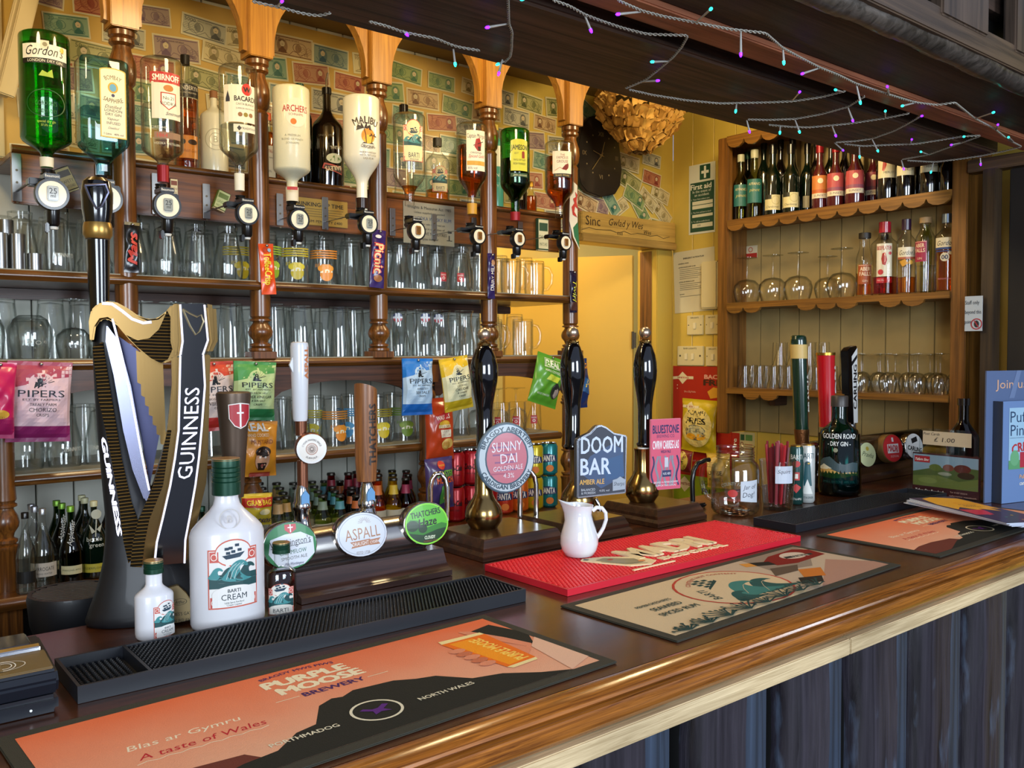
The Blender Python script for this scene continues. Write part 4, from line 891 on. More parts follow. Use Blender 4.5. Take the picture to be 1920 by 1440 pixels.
def glass_proto(kind):
    if kind in GP: return GP[kind], False
    name = {'mug': 'glass_mug', 'wine': 'wine_glass', 'copa': 'gin_glass', 'flute': 'wine_glass', 'measure': 'spirit_measure'}.get(kind, 'beer_glass')
    if kind in ('pint', 'tulip', 'nonic', 'weizen', 'cup', 'tumbler', 'bulb', 'deco', 'jug'):
        q = {'pint': g_pint(), 'tulip': g_tulip(), 'nonic': g_nonic(), 'weizen': g_weizen(), 'cup': g_cup(), 'tumbler': g_cup(.105, .034), 'bulb': g_bulb(), 'deco': g_pint(.155, .045, .033), 'jug': shell([(.025, 0), (.040, .010), (.048, .03), (.050, .055), (.047, .08), (.043, .108)])}[kind]
        o = gl_plain(flipz(q)).build('beer_glass' if kind not in ('cup', 'tumbler', 'bulb') else 'tumbler_glass', GL, smooth=.9)
    elif kind == 'mug':
        o = thing('glass_mug', 'm', 'glass'); gl_plain(flipz(shell([(.036, 0), (.038, .008), (.038, .1), (.036, .115), (.037, .13)], .003))).build('bowl', GL, o, smooth=.9)
        MB().tube([(.036, 0, .11), (.055, 0, .105), (.066, 0, .08), (.064, 0, .05), (.050, 0, .028), (.036, 0, .025)], .0055, 8).build('handle', GL, o, smooth=1.5)
    elif kind == 'measure':
        o = MB().lathe([(.022, 0), (.022, .09), (.0205, .09), (.0205, .01)], 20).build('spirit_measure', BSTEEL, smooth=.6)
    else:
        Rb, Hb, st, ft = {'wine': (.036, .085, .075, .033), 'copa': (.055, .095, .085, .04), 'flute': (.031, .075, .07, .030), 'snift': (.043, .08, .07, .036)}[kind]
        o = thing(name, 'g', 'glass'); H = Hb+st   # standing upside down: rim on the shelf
        b = [(Rb*.80, 0), (Rb*.93, Hb*.25), (Rb, Hb*.5), (Rb*.92, Hb*.74), (Rb*.6, Hb*.93), (.006, Hb)]
        b2 = [(max(.001, r-.0014), max(0, z-.0007)) for r, z in b[:-1]]
        MB().lathe(b+[(.003, Hb-.002)]+list(reversed(b2)), 18, cap=False).build('bowl', GL, o, smooth=.9)
        MB().lathe([(.006, Hb-.001), (.0038, Hb+.015), (.0036, H-.012), (.007, H-.004)], 10, cap=False).build('stem', GL, o, smooth=.9)
        MB().lathe([(.007, H-.004), (ft*.6, H-.001), (ft, H), (ft, H+.0015), (.001, H+.0018)], 18, cap=False).build('foot', GL, o, smooth=.9)
    GP[kind] = o; return o, True
KN = {'pint': 'clear straight pint glass', 'tulip': 'curvy stout pint glass', 'nonic': 'bulged pint glass', 'weizen': 'tall waisted beer glass', 'cup': 'short clear tumbler', 'tumbler': 'clear tumbler', 'bulb': 'round bellied glass', 'deco': 'pint glass with moulded relief pattern', 'jug': 'wide curvy glass', 'mug': 'handled glass mug', 'measure': 'brushed steel thimble measure', 'wine': 'small wine glass', 'copa': 'large balloon gin glass', 'flute': 'small stemmed glass', 'snift': 'stemmed balloon beer glass'}
CNT = {}; RL = []
GR = {'pint': .0443, 'tulip': .0423, 'nonic': .0433, 'weizen': .0403, 'cup': .0383, 'tumbler': .0343, 'bulb': .0433, 'deco': .0453, 'jug': .0503, 'mug': .0555, 'measure': .0182, 'wine': .0363, 'copa': .0553, 'snift': .0433}
def place_glass(kind, loc, where, group, rz=0, extra='', deco=None, sc=1.0):
    o, first_ = glass_proto(kind)
    o = dup(o)
    o.location = loc; o.rotation_euler = (0, 0, rz)
    if sc != 1: o.scale = (sc, sc, sc)
    n = ORD[0]; RL.append((o, kind, where, extra))
    mo = .0165 if kind == 'mug' else 0
    stand('shelf%.2f' % loc[2], [o], loc[0]+mo*math.cos(rz), loc[1]+mo*math.sin(rz), GR[kind]*sc+(.0016 if deco else 0), (4 if deco else 3)-('middle' in where)*(1 if not deco else 0)-2*('back' in where))
    tag(o, '%s%s, %s from left, %s' % (KN[kind], extra, n, where) if kind != 'measure' else '%s %s, %s from left' % (KN[kind], where, n), 'measure' if kind == 'measure' else 'glass', group)
    if deco: deco(o)
    return o
def mark(txt, col, z, h=.010, w=None, rot=180):
    def f(o):
        wp = o.matrix_basis.translation; ph = -math.atan2(wp.x, wp.y)
        decal(o, [('t', txt, 0, 0, h, col, {'w': w or .045, 'rot': rot})], cyl_map(.0385, z, ph), 'printed_logo', step=.01, base=.003)
    return f
def sharps(c1, c2):
    def f(o):
        wp = o.matrix_basis.translation; ph = -math.atan2(wp.x, wp.y)
        it = [('r', -.05, .082+.007*q, .05, .086+.007*q, c1) for q in range(4)]+[('e', .012, .035, .019, .021, c1), ('e', .010, .052, .024, .012, c2), ('t', 'Sharps', .0, .058, .014, c1, {'rot': 180, 'w': .045, 'sh': .2}), ('p', [(-.006, .042), (.012, .050), (.030, .044), (.030, .040), (-.006, .038)], 'e8e4c8')]
        decal(o, it, cyl_map(.0425, 0, ph), 'printed_bands', step=.009, base=.0015)
    return f
def pepsi(o):
    wp = o.matrix_basis.translation; ph = -math.atan2(wp.x, wp.y)
    up = [(.015*math.cos(pi*k/10), .003*math.sin(2*pi*k/10)+.015*math.sin(pi*k/10)) for k in range(11)]
    decal(o, [('e', 0, 0, .015, .015, 'e6e6e6'), ('p', [(.0145*math.cos(pi*k/10), .003+.0125*math.sin(pi*k/10)) for k in range(11)], '2a3560'), ('p', [(.0145*math.cos(pi+pi*k/10), -.003+.0115*math.sin(pi+pi*k/10)) for k in range(11)], 'b8343a')], cyl_map(.034, .125, ph), 'printed_logo', step=.008, base=.003)
def redtag(z, r=.034, a=0):
    def f(o):
        wp = o.matrix_basis.translation; ph = -math.atan2(wp.x, wp.y)+a
        decal(o, [('r', -.011, -.015, .011, .015, 'b8282c'), ('t', 'MADRI', 0, .007, .006, 'e8e0d8', {'w': .017}), ('o', 0, -.004, .005, .003, 'e8e0d8')], cyl_map(r, z, ph), 'printed_tag', step=.007, base=.003)
    return f
def rowY(k): return YP+.077+.0865*k
def shelf_row(si, lst, yk_=0, group='glasses on the back bar shelves', wh=None):
    z = SZ[si]+.0032
    for it in lst:
        kind, px = it[0], it[1]; dc = it[2] if len(it) > 2 else None; ex = it[3] if len(it) > 3 else ''
        y = rowY(yk_); x = Wy(px, 600, y).x
        place_glass(kind, (x, y, z), wh or ('%s row, %s shelf' % (('front', 'middle', 'back')[yk_], ('top', 'middle', 'lower')[si])), group, random.uniform(-.6, .6) if kind != 'mug' else -.5+random.uniform(-.2, .2), ex, dc)
wm = 'c9c6b4'; bk = '3a382e'
for px, hh in ((8, 1.15), (26, 1.0), (52, 1.0), (66, .5), (40, 1.4)):
    y = YP+.01 if px != 40 else YP+.07; x = Wy(px, 600, y).x
    o = place_glass('measure', (x, y, SZ[0]+.0032), 'at top shelf left end, '+{1.15: 'tall', 1.0: 'mid size', .5: 'smallest', 1.4: 'tallest'}[hh], 'steel measures'); o.scale = (.8, .8, hh)
shelf_row(0, [('tulip', 98, mark('GUINNESS', wm, .045)), ('tulip', 146, mark('GUINNESS', wm, .045)), ('nonic', 178), ('tulip', 272, mark('THATCHERS', bk, .05)), ('tulip', 296), ('tulip', 336, mark('THATCHERS', bk, .05)), ('tulip', 378, mark('THATCHERS', bk, .05)), ('tulip', 408),
              ('pint', 443, sharps('c9b420', 'e0cc30'), ' with yellow bands'), ('pint', 528, sharps('8aa82a', 'a0bc3a'), ' with green bands'), ('pint', 565, sharps('c9b420', 'e0cc30'), ' with yellow bands'), ('pint', 602, sharps('d98a2a', 'e59a34'), ' with orange bands'),
              ('tumbler', 640), ('pint', 664), ('pint', 692), ('weizen', 738), ('weizen', 772), ('weizen', 806), ('tulip', 848, redtag(.05, .036, .3), ' with red tag'), ('tulip', 885, redtag(.05, .036, .3), ' with red tag'), ('pint', 928), ('mug', 952), ('mug', 985), ('mug', 1020)])
shelf_row(0, [('pint', q) for q in (75, 120, 165, 260, 318, 355, 395, 425, 470, 545, 585, 625, 655, 715, 755, 790, 830, 868, 905, 970, 1000)], 1)
shelf_row(0, [('pint', q) for q in (60, 140, 285, 345, 510, 610, 680, 740, 820, 880, 940)], 2)
shelf_row(1, [('jug', 14, mark('o o', wm, .04)), ('jug', 100, mark('o O o', wm, .04)), ('snift', 152, mark('AFFLIGEM', bk, .03)), ('snift', 176), ('snift', 292), ('snift', 306), ('pint', 385), ('pint', 428), ('tumbler', 456), ('deco', 512), ('pint', 562), ('tumbler', 598), ('pint', 634), ('deco', 668, None, ' near third post'), ('pint', 732),
              ('weizen', 768, pepsi, ' with round cola badge'), ('weizen', 796, pepsi, ' with round cola badge'), ('weizen', 833, pepsi, ' with round cola badge'), ('weizen', 868), ('mug', 938), ('mug', 968), ('mug', 1000), ('mug', 1030)])
shelf_row(1, [('jug', 55)]+[('pint', q) for q in (30, 80, 125, 405, 445, 485, 540, 580, 618, 655, 700, 745, 780, 815, 850, 885, 925, 960, 990)], 1)
shelf_row(1, [('pint', q) for q in (20, 110, 420, 530, 600, 690, 760, 840)], 2)
shelf_row(2, [('tulip', 128, mark('GUINNESS', wm, .045)), ('tulip', 162, mark('GUINNESS', wm, .045)), ('tulip', 60), ('pint', 400), ('pint', 432), ('pint', 505), ('pint', 548), ('pint', 622, sharps('d98a2a', 'e59a34'), ' with orange bands'), ('pint', 712, sharps('c9b420', 'e0cc30'), ' with yellow bands'), ('pint', 752, sharps('6a8a2a', '8aa03a'), ' with green bands'),
              ('tumbler', 862), ('tumbler', 945, redtag(.04, .031), ' with red tag'), ('tumbler', 985, redtag(.04, .031), ' with red tag'), ('tumbler', 1020, redtag(.04, .031), ' with red tag')])
shelf_row(2, [('tulip', 90), ('pint', 145), ('pint', 415), ('pint', 525), ('pint', 590, sharps('c9b420', 'e0cc30'), ' with yellow bands'), ('pint', 655, sharps('3a86b0', '4a96c0'), ' with blue bands'), ('pint', 735), ('snift', 930), ('snift', 972), ('snift', 1014), ('pint', 790)], 1)

# everything standing on the three glass shelves is set apart, then named by where it ended up
for si in range(3):
    settle('shelf%.2f' % (SZ[si]+.0032), -.55, XE[si]-.004, YP+.031, YB-.003 if si != 1 else YB-.003, [(x, YP-.01, .037) for x in PX])
for q_ in ('ledge',): settle(q_, xr0+.02, xr1, YP+.056, YB-.005)
def alive(o):
    try: o.name; return True
    except ReferenceError: return False
GRP = {}
for o, kind, where, extra in RL:
    if alive(o): GRP.setdefault((kind, where, extra), []).append(o)
for (kind, where, extra), os_ in GRP.items():
    for i, o in enumerate(sorted(os_, key=lambda q: q.location.x)):
        n = ORD[min(23, i)]; o['label'] = '%s%s, %s from left, %s' % (KN[kind], extra, n, where) if kind != 'measure' else '%s %s, %s from left' % (KN[kind], where, n)
for o in list(GP.values()):      # the patterns the glasses were copied from
    for c_ in list(o.children): bpy.data.objects.remove(c_)
    bpy.data.objects.remove(o)
# ================================================================ crisp packets and chocolate bars
def packet(name, label, cat, px, top, bot, wpx, Y, rot, bg, items, bulge=.026, crimp=.012, rough=.32, yaw=0, seed=0, Xp=None):
    b = Wy(px, top, Y) if Xp is None else Wx(px, top, Xp); s = mpp(b); h = (b.z-Wy(px, bot, Y).z) if Xp is None else b.z-Wx(px, bot, Xp).z; w = wpx*s*1.02
    if Xp is not None: w = (Wx(px-wpx/2, top, Xp)-Wx(px+wpx/2, top, Xp)).length; yaw = -pi/2
    o = thing(name, label, cat, b, yaw); o.rotation_euler = (0, rot, yaw)
    ph = seed*1.7
    def S(x, y, z=0):
        u = max(-1, min(1, x/(w/2))); v = max(0, min(1, -y/h)); e = max(0, (1-u*u))**.5*max(0, math.sin(pi*min(1, max(0, (v-.06)/.88))))**.6
        cr = .0022*math.sin(x*90+ph+y*40)*math.sin(y*70+ph)+.0011*math.sin(x*170-y*110+ph)
        return Vector((x*(1-.05*math.sin(pi*v)), -bulge*e-cr*(.4+e)-z, y))
    nx, ny = 22, 28; vs = []; fs = []
    for j in range(ny+1):
        for i in range(nx+1): vs.append(S((i/nx-.5)*w, -h*j/ny))
    n = len(vs)
    for j in range(ny+1):
        for i in range(nx+1): q = S((i/nx-.5)*w, -h*j/ny); vs.append((q.x, .0015-q.y*.45, q.z))
    for j in range(ny):
        for i in range(nx):
            a = j*(nx+1)+i; fs.append((a, a+1, a+nx+2, a+nx+1)); fs.append((n+a, n+a+nx+1, n+a+nx+2, n+a+1))
    for i in range(nx): fs.append((i, n+i, n+i+1, i+1)); a = ny*(nx+1)+i; fs.append((a, a+1, n+a+1, n+a))
    for j in range(ny): a = j*(nx+1); fs.append((a, a+nx+1, n+a+nx+1, n+a)); a += nx; fs.append((a, n+a, n+a+nx+1, a+nx+1))
    MB().add(vs, fs).build('packet_film', M('film_'+bg, bg, rough, coat=.4), o, smooth=1.2)
    if items: decal(o, items(w, h), S, 'printed_front', step=w/16, stepy=h/20, base=.0032, inc=.00008)
    return o
def pin(o, h=0):
    MB().ball((0, -.008, -.006), .0045, 10).build('pin', M('pin_steel', 'b0b0b0', .25, 1), o)
def pipers(top, mid, low, fl, c='14202c', sub='CRISPS'):
    def f(w, h):
        return [('r', -w/2, -h, w/2, 0, mid), ('p', [(-w/2, 0), (w/2, 0), (w/2, -h*.18), (w*.1, -h*.22), (-w/2, -h*.34)], top), ('r', -w/2, -h, w/2, -h*.80, low), ('e', w*.0, -h*.27, w*.21, h*.13, mid), ('r', -w*.24, -h*.42, w*.24, -h*.28, mid),
                ('e', -w*.03, -h*.24, w*.045, h*.035, c), ('p', [(-w*.13, -h*.32), (-w*.1, -h*.25), (-w*.04, -h*.26), (w*.03, -h*.30), (w*.08, -h*.31), (w*.06, -h*.33), (-w*.13, -h*.33)], c), ('l', [(-w*.02, -h*.29), (w*.2, -h*.24)], w*.012, c)] + \
               [('l', [(0, -h*.29), (w*.2*math.cos(a), -h*.29+h*.12*math.sin(a))], w*.006, c) for a in (.6, .9, 1.2, 1.5, 1.8, 2.1)] + \
               [('t', 'PIPERS', 0, -h*.395, h*.085, c, {'w': w*.74, 'b': .01}), ('t', 'EST. BY FARMERS', 0, -h*.47, h*.025, c, {'w': w*.6})] + [('t', t, w*.02, -h*(.53+.065*i), h*(.05 if i == 1 else .035), c, {'b': .01}) for i, t in enumerate(fl+[sub])]
    return f
YPK = YP-.082
R_ = []
o = packet('crisp_packet', 'bright pink crisp packet cut by the left edge of the shelf', 'crisps', 0, 679, 822, 56, YPK-.045, .06, 'c81c5c', lambda w, h: [('r', -w/2, -h, w/2, -h*.72, 'a81c5c'), ('e', -w*.0, -h*.68, w*.3, h*.06, 'd8a83a')], seed=1); pin(o)
o = packet('crisp_packet', 'magenta and pale pink chorizo crisp packet pinned below the middle shelf', 'crisps', 76, 678, 828, 108, YPK, .05, '8a2a5c', pipers('a8405a', 'dcbcc4', '86205c', ['TREALY FARM', 'CHORIZO']), seed=2); pin(o)
o = packet('crisp_packet', 'red crisp packet with cream panel behind the harp column', 'crisps', 399, 678, 808, 82, YPK, -.03, 'b83020', pipers('c8402a', 'dcc8c0', 'b02a24', ['BIGGLESWADE', 'SWEET CHILLI']), seed=3); pin(o)
o = packet('crisp_packet', 'green cider vinegar crisp packet pinned beside the second lower post', 'crisps', 478, 678, 788, 82, YPK-.045, .05, '2e7a44', pipers('4c9a50', 'bcd49a', '2a7844', ['BURROW HILL', 'CIDER VINEGAR', '& SEA SALT']), seed=4); pin(o)
o = packet('crisp_packet', 'orange mustard crisp packet with a surprised bearded face, below the green one', 'crisps', 486, 790, 893, 72, YPK-.0, .04, 'd8902a', lambda w, h: [('t', 'REAL', -w*.12, -h*.1, h*.14, 'd8dce0', {'b': .04}), ('t', 'HAND COOKED', -w*.1, -h*.24, h*.06, 'e8dcc0', {'w': w*.6}), ('t', 'MUSTARD', 0, -h*.36, h*.08, '7a3a14', {'w': w*.6}),
    ('e', w*.02, -h*.68, w*.2, h*.2, 'c89878'), ('e', w*.02, -h*.54, w*.21, h*.1, '2a1c16'), ('p', [(-w*.12, -h*.74), (w*.16, -h*.74), (w*.1, -h*.88), (-w*.06, -h*.88)], '2a1c16'), ('e', w*.02, -h*.79, w*.04, h*.03, 'a05048'), ('e', -w*.05, -h*.64, w*.03, h*.02, 'f0e8e0'), ('e', w*.09, -h*.64, w*.03, h*.02, 'f0e8e0'), ('p', [(-w*.25, -h*.92), (w*.3, -h*.92), (w*.3, -h), (-w*.25, -h)], 'a83a2a')], seed=5)
o = packet('snack_packet', 'yellow and red grab bag packet standing low behind the cream bottle', 'crisps', 482, 925, 985, 60, YPK-.0, .05, 'd8c03a', lambda w, h: [('r', -w/2, -h*.4, w/2, -h*.12, 'b82a20'), ('t', 'GRAB BAG', 0, -h*.26, h*.15, 'e8d23a', {'b': .03, 'w': w*.8}), ('t', 'Wotsos', 0, -h*.8, h*.2, '3a2a6a', {'sh': .3}), ('e', w*.15, -h*.55, w*.2, h*.09, 'e8e0b0')], seed=6)
o = packet('crisp_packet', 'blue sea salt crisp packet pinned under the middle shelf', 'crisps', 782, 672, 778, 66, YPK-.045, .01, '1a6cc0', pipers('1c78cc', 'b0cce4', '1a66b8', ['ANGLESEY', 'SEA SALT']), seed=7); pin(o)
o = packet('crisp_packet', 'yellow cheddar and onion crisp packet pinned right of the blue one', 'crisps', 849, 670, 770, 64, YPK-.09, -.14, 'd8b41c', pipers('e0b81c', 'e0dcb0', 'c8a81c', ['LYE CROSS', 'CHEDDAR', '& ONION']), seed=8); pin(o)
o = packet('crisp_packet', 'orange-red roast chicken grab bag hanging below the yellow packet', 'crisps', 822, 746, 864, 62, YPK, -.03, 'c8441c', lambda w, h: [('p', [(-w*.3, -h*.28), (w*.25, -h*.2), (w*.25, -h*.33), (-w*.3, -h*.4)], 'b81c24'), ('t', 'WALKERS', -w*.0, -h*.30, h*.07, 'f0e8d8', {'w': w*.5, 'rot': 6, 'b': .02}), ('e', w*.02, -h*.40, w*.2, h*.05, 'e0b030'), ('r', -w*.2, -h*.47, w*.25, -h*.42, 'e8d8a0'), ('t', 'GRAB BAG', w*.02, -h*.445, h*.035, '8a2a1a', {'w': w*.4}),
    ('r', -w*.12, -h*.62, w*.25, -h*.50, 'e8dcc0'), ('t', 'ROAST', w*.06, -h*.53, h*.03, 'a83020'), ('t', 'CHICKEN', w*.06, -h*.58, h*.035, 'a83020', {'w': w*.3}), ('e', w*.15, -h*.72, w*.22, h*.08, 'e0b860'), ('e', w*.08, -h*.75, w*.14, h*.07, 'c89440')], seed=9)
o = packet('snack_packet', 'purple monster snack packet hanging lowest, under the orange grab bag', 'crisps', 822, 858, 955, 62, YPK-.045, -.04, '4a3a6c', lambda w, h: [('e', -w*.0, -h*.14, w*.13, h*.08, 'c83028'), ('t', 'WALKERS', 0, -h*.14, h*.035, 'e8c83a', {'w': w*.2}), ('t', 'MONSTER', w*.05, -h*.3, h*.11, '6aa83a', {'b': .05, 'w': w*.7}), ('t', 'MUNCH', w*.05, -h*.42, h*.11, 'd85a2a', {'b': .05, 'w': w*.6}), ('p', [(-w*.1, -h*.55), (0, -h*.5), (w*.15, -h*.6), (w*.1, -h*.85), (-w*.1, -h*.9), (-w*.15, -h*.7)], '4a8a3a'), ('e', w*.1, -h*.75, w*.13, h*.06, 'c8a83a')], seed=10)
o = packet('crisp_packet', 'green hand cooked crisp packet tilted left of the middle hand pump', 'crisps', 1035, 668, 762, 70, YPK, .28, '5a9a2a', lambda w, h: [('o', -w*.08, -h*.18, w*.0, w*.0, 'e8ecd8'), ('r', -w*.3, -h*.26, w*.3, -h*.08, 'dfe4c8'), ('r', -w*.28, -h*.25, w*.28, -h*.09, '5a9a2a'), ('t', "REAL", 0, -h*.17, h*.13, 'e8ecd8', {'w': w*.5, 'b': .04}), ('t', 'HAND COOKED', 0, -h*.32, h*.05, 'e8ecd8', {'w': w*.55}), ('p', [(-w*.1, -h*.38), (w*.3, -h*.4), (w*.2, -h*.52), (-w*.2, -h*.5)], 'b8c83a'), ('e', w*.22, -h*.68, w*.16, h*.16, '2a2a26'), ('e', w*.25, -h*.72, w*.09, h*.1, '9a8a80'), ('t', 'ROAST CHICKEN', -w*.15, -h*.8, h*.04, 'e8ecd8', {'w': w*.4})], seed=11); pin(o)
o = packet('crisp_packet', 'dark blue packet just showing right of the middle hand pump handle', 'crisps', 1087, 672, 765, 36, YPK, -.02, '1c3466', lambda w, h: [('t', 'G', w*.2, -h*.15, h*.1, 'e0902a', {'b': .05}), ('t', 'A', w*.2, -h*.5, h*.14, 'e8c83a', {'b': .05}), ('p', [(-w/2, -h*.3), (w/2, -h*.45), (w/2, -h*.75), (-w/2, -h*.6)], '2a5a8c')], seed=12)
def bar(label, px, top, bot, wpx, rot, bg, items, seed):
    o = packet('chocolate_bar', label, 'chocolate bar', px, top, bot, wpx, YP-.046, rot, bg, items, bulge=.006, seed=seed, rough=.25); pin(o); return o
V = lambda t, c, w, h, k=.78, x=0, hh=.5, **q: ('t', t, x*w, -h*.5, w*hh, c, dict({'rot': -90, 'w': h*k}, **q))
V2 = lambda t, c, w, h, k=.7, x=0, hh=.5, **q: ('t', t, x*w, -h*.52, w*hh, c, dict({'rot': 90, 'w': h*k}, **q))
bar('black wrapped chocolate bar with red script pinned to the first post', 247, 417, 511, 27, .02, '14100e', lambda w, h: [('r', -w/2, -h*.06, w/2, 0, '8a7a4a'), V2('Mars', 'd8483a', w, h, .62, 0, .62, sh=.3, b=.05)], 1)
bar('orange toffee bar pinned to the second post', 498, 457, 552, 29, -.06, 'e0521c', lambda w, h: [V('ToffeeCrisp', 'f0d83a', w, h, .62, -.02, .5, b=.03), ('e', -w*.15, -h*.12, w*.15, w*.15, 'b83a1a'), ('e', w*.15, -h*.13, w*.12, w*.12, '8ab0c8')], 2)
bar('purple nut chocolate bar pinned to the third post', 711, 431, 540, 30, .06, '3a2466', lambda w, h: [V('Picnic', 'd8403a', w, h, .5, .0, .7, b=.09), V('Picnic', 'f0d8a0', w, h, .5, .0, .62, b=.02), ('e', -w*.1, -h*.12, w*.2, h*.03, 'e8e0e0'), ('e', 0, -h*.84, w*.3, h*.06, 'a86a3a')], 3)
bar('slim purple milk chocolate bar pinned to the fourth post', 921, 475, 560, 17, 0, '2c1f58', lambda w, h: [V2('DAIRY MILK', 'e8e0d8', w, h, .6, .0, .45), ('e', w*.1, -h*.2, w*.3, h*.06, 'b88a6a')], 4)
bar('slim dark purple bar with yellow script pinned to the last post', 1075, 508, 586, 17, 0, '1c1430', lambda w, h: [V('Twirl', 'd8d83a', w, h, .5, .05, .6, sh=.3), ('r', -w*.5, -h*.95, w*.5, -h*.75, '4a2a24')], 5)

# ================================================================ low shelf: small bottles and cans
zl = SZ[3]+.001
def lowb(label, px, w, top, sh, nk, gm_, lab=None, liq=None, lev=None, capm=None, y=YP+.02, cat='bottle', group='bottles on the low back shelf', nm='soft_drink_bottle'):
    t = Wy(px, 600, y); b = Vector((t.x, y, zl)); s = mpp(b); H = Wy(px, top, y).z-zl; Z = lambda p_: Wy(px, p_, y).z-zl
    q = prof_b(w*s/2, 5.5*s if w > 30 else 4.6*s, Z(sh), Z(nk), H-.003)
    o = bottle(nm, label, b, q, gm_, liq, (.006, Z(lev)) if liq else None, cat=cat, cap=(6.6*s if w > 30 else 5.4*s, H-.014, H, capm), group=group, n=18)
    stand('low', [o], b.x, b.y, w*s/2+.0014, 3)
    p0 = 720
    for _ in range(30): p0 += (Wy(px, p0, y).z-zl)/s
    if lab: cyl_label(o, lab(px, p0), w*s/2, px, px, p0, s)
    return o
SILV = M('silver_cap', 'b4b4b8', .3, .8); LIME = M('lime_cap', '7aa83a', .35, .5); CRMC = M('cream_cap', 'c8c49a', .4); PURP = M('purple_cap', '3a3450', .4)
har = lambda px, p0: [('r', px-26, p0-48, px+26, p0-22, 'b8b0a4'), ('t', 'HARROGATE', px, p0-37, 7, '2a2a2a', {'w': 38}), ('t', 'SPRING WATER', px, p0-28, 3, '555555')]
Yf = YP-.06
lowb('clear water bottle with black cap at the far left of the low shelf', 20, 36, 960, 1045, 985, GL, lambda px, p0: [('r', px-18, p0-42, px+18, p0-20, '1a1a1a')], capm=BLKP, y=Yf, liq=G_WATER, lev=1000)
lowb('clear water bottle with grey label at the front of the low shelf', 72, 48, 955, 1045, 978, GL, har, capm=SILV, y=Yf, liq=G_WATER, lev=990)
lowb('clear water bottle behind the grey-labelled one', 56, 44, 950, 1020, 972, GL, None, capm=SILV, y=Yf+.08)
lowb('clear water bottle at the back left of the low shelf', 50, 42, 946, 1010, 966, GL, None, capm=SILV, y=Yf+.15)
app = lambda px, p0: [('t', 'Appletiser', px, p0-96, 9, 'd8d8d0', {'rot': 82, 'w': 48, 'sh': .3}), ('r', px-20, p0-34, px+20, p0-18, 'c9c49a'), ('t', 'SPARKLING APPLE', px, p0-26, 3, '3a4a2a')]
lowb('front green apple-juice bottle with white script', 118, 42, 950, 1040, 975, G_BTLG, app, capm=LIME, y=Yf+.01)
lowb('middle green apple-juice bottle', 108, 40, 944, 1020, 968, G_BTLG, app, capm=LIME, y=Yf+.08)
lowb('back green apple-juice bottle', 98, 38, 939, 1010, 960, G_BTLG, None, capm=LIME, y=Yf+.15)
btg = lambda px, p0: [('e', px+4, p0-148, 9, 9, 'b8b8a4'), ('l', [(px+4, p0-138), (px+2, p0-106)], 2, 'b8b8a4'), ('p', [(px+2, p0-116), (px-9, p0-130), (px-4, p0-112)], 'b8b8a4'), ('p', [(px+4, p0-120), (px+14, p0-130), (px+10, p0-114)], 'b8b8a4'), ('t', 'bottle', px, p0-102, 8, 'd0d0c0', {'b': .01}), ('t', 'green', px+4, p0-91, 8, 'd0d0c0', {'b': .01}), ('r', px-22, p0-56, px+22, p0-40, 'b8ac3a'), ('t', 'ELDERFLOWER', px, p0-48, 4, '3a3a1a')]
lowb('front dark green cordial bottle with flower print and yellow label', 165, 46, 940, 1015, 962, DKG, lambda px, p0: [(*i[:1], *i[1:]) for i in btg(px, p0+28)], capm=CRMC, y=Yf+.03, nm='cordial_bottle')
lowb('middle dark green cordial bottle', 155, 44, 934, 1000, 955, DKG, None, capm=CRMC, y=Yf+.10, nm='cordial_bottle')
lowb('back dark green cordial bottle', 146, 42, 929, 990, 948, DKG, None, capm=CRMC, y=Yf+.17, nm='cordial_bottle')
lowb('dark bottle with purple cap beside the harp font', 190, 34, 938, 1000, 960, DKB, None, capm=PURP, y=Yf+.07)
lowb('green-capped dark bottle seen right of the harp column', 372, 44, 950, 1010, 970, DKG, None, capm=GRC, y=Yf+.05)
lowb('dark bottle between the harp column and the cream bottle', 350, 40, 938, 1000, 960, DKG, None, capm=GRC, y=Yf+.13)
neck = lambda c: (lambda px, p0: None)
MX = [(505, 'c8a878'), (532, 'c8a060'), (556, '7a8a78'), (594, '88a090'), (622, '5aa0b0'), (650, 'c87038')]
def mixer(label, px, top, y, col, gmt, w=24):
    t = Wy(px, 600, y); b = Vector((t.x, y, zl)); s = mpp(b); H = Wy(px, top, y).z-zl
    if ('mx', col, gmt.name) not in first:
        o = thing('mixer_bottle', label, 'bottle', b, 0, 'small mixer bottles on the low shelf')
        q = [(.024, 0), (.0265, .004), (.0265, .09), (.025, .105), (.014, .135), (.0125, .15), (.0115, .185)]
        MB().lathe(q, 16).build('bottle_body', gmt, o, smooth=.9)
        MB().lathe([(.0158, .134), (.0136, .148), (.0128, .168)], 16, cap=False).build('neck_label', P(col), o, smooth=.9)
        MB().lathe([(.0270, .03), (.0270, .08)], 16, cap=False).build('body_label', P('c8c4b0'), o, smooth=.9)
        MB().lathe([(.0135, .183), (.0138, .188), (.0125, .192)], 14).build('crown_cap', M('crown_cap', '4a4640', .3, .8), o, smooth=.6)
        first['mx', col, gmt.name] = o
    else: o = dup(first['mx', col, gmt.name], b, 0, label)
    o.scale = (1, 1, H/.192); stand('low', [o], b.x, b.y, .0273, 3 if y < YP else 2 if y < YP+.08 else 1); return o
CN = {'c8a878': 'tan', 'c8a060': 'gold', '7a8a78': 'grey-green', '88a090': 'pale green', '5aa0b0': 'turquoise', 'c87038': 'orange', 'd87a3a': 'bright orange', 'd8b83a': 'yellow', 'a83a5a': 'crimson', '8a2030': 'dark red'}
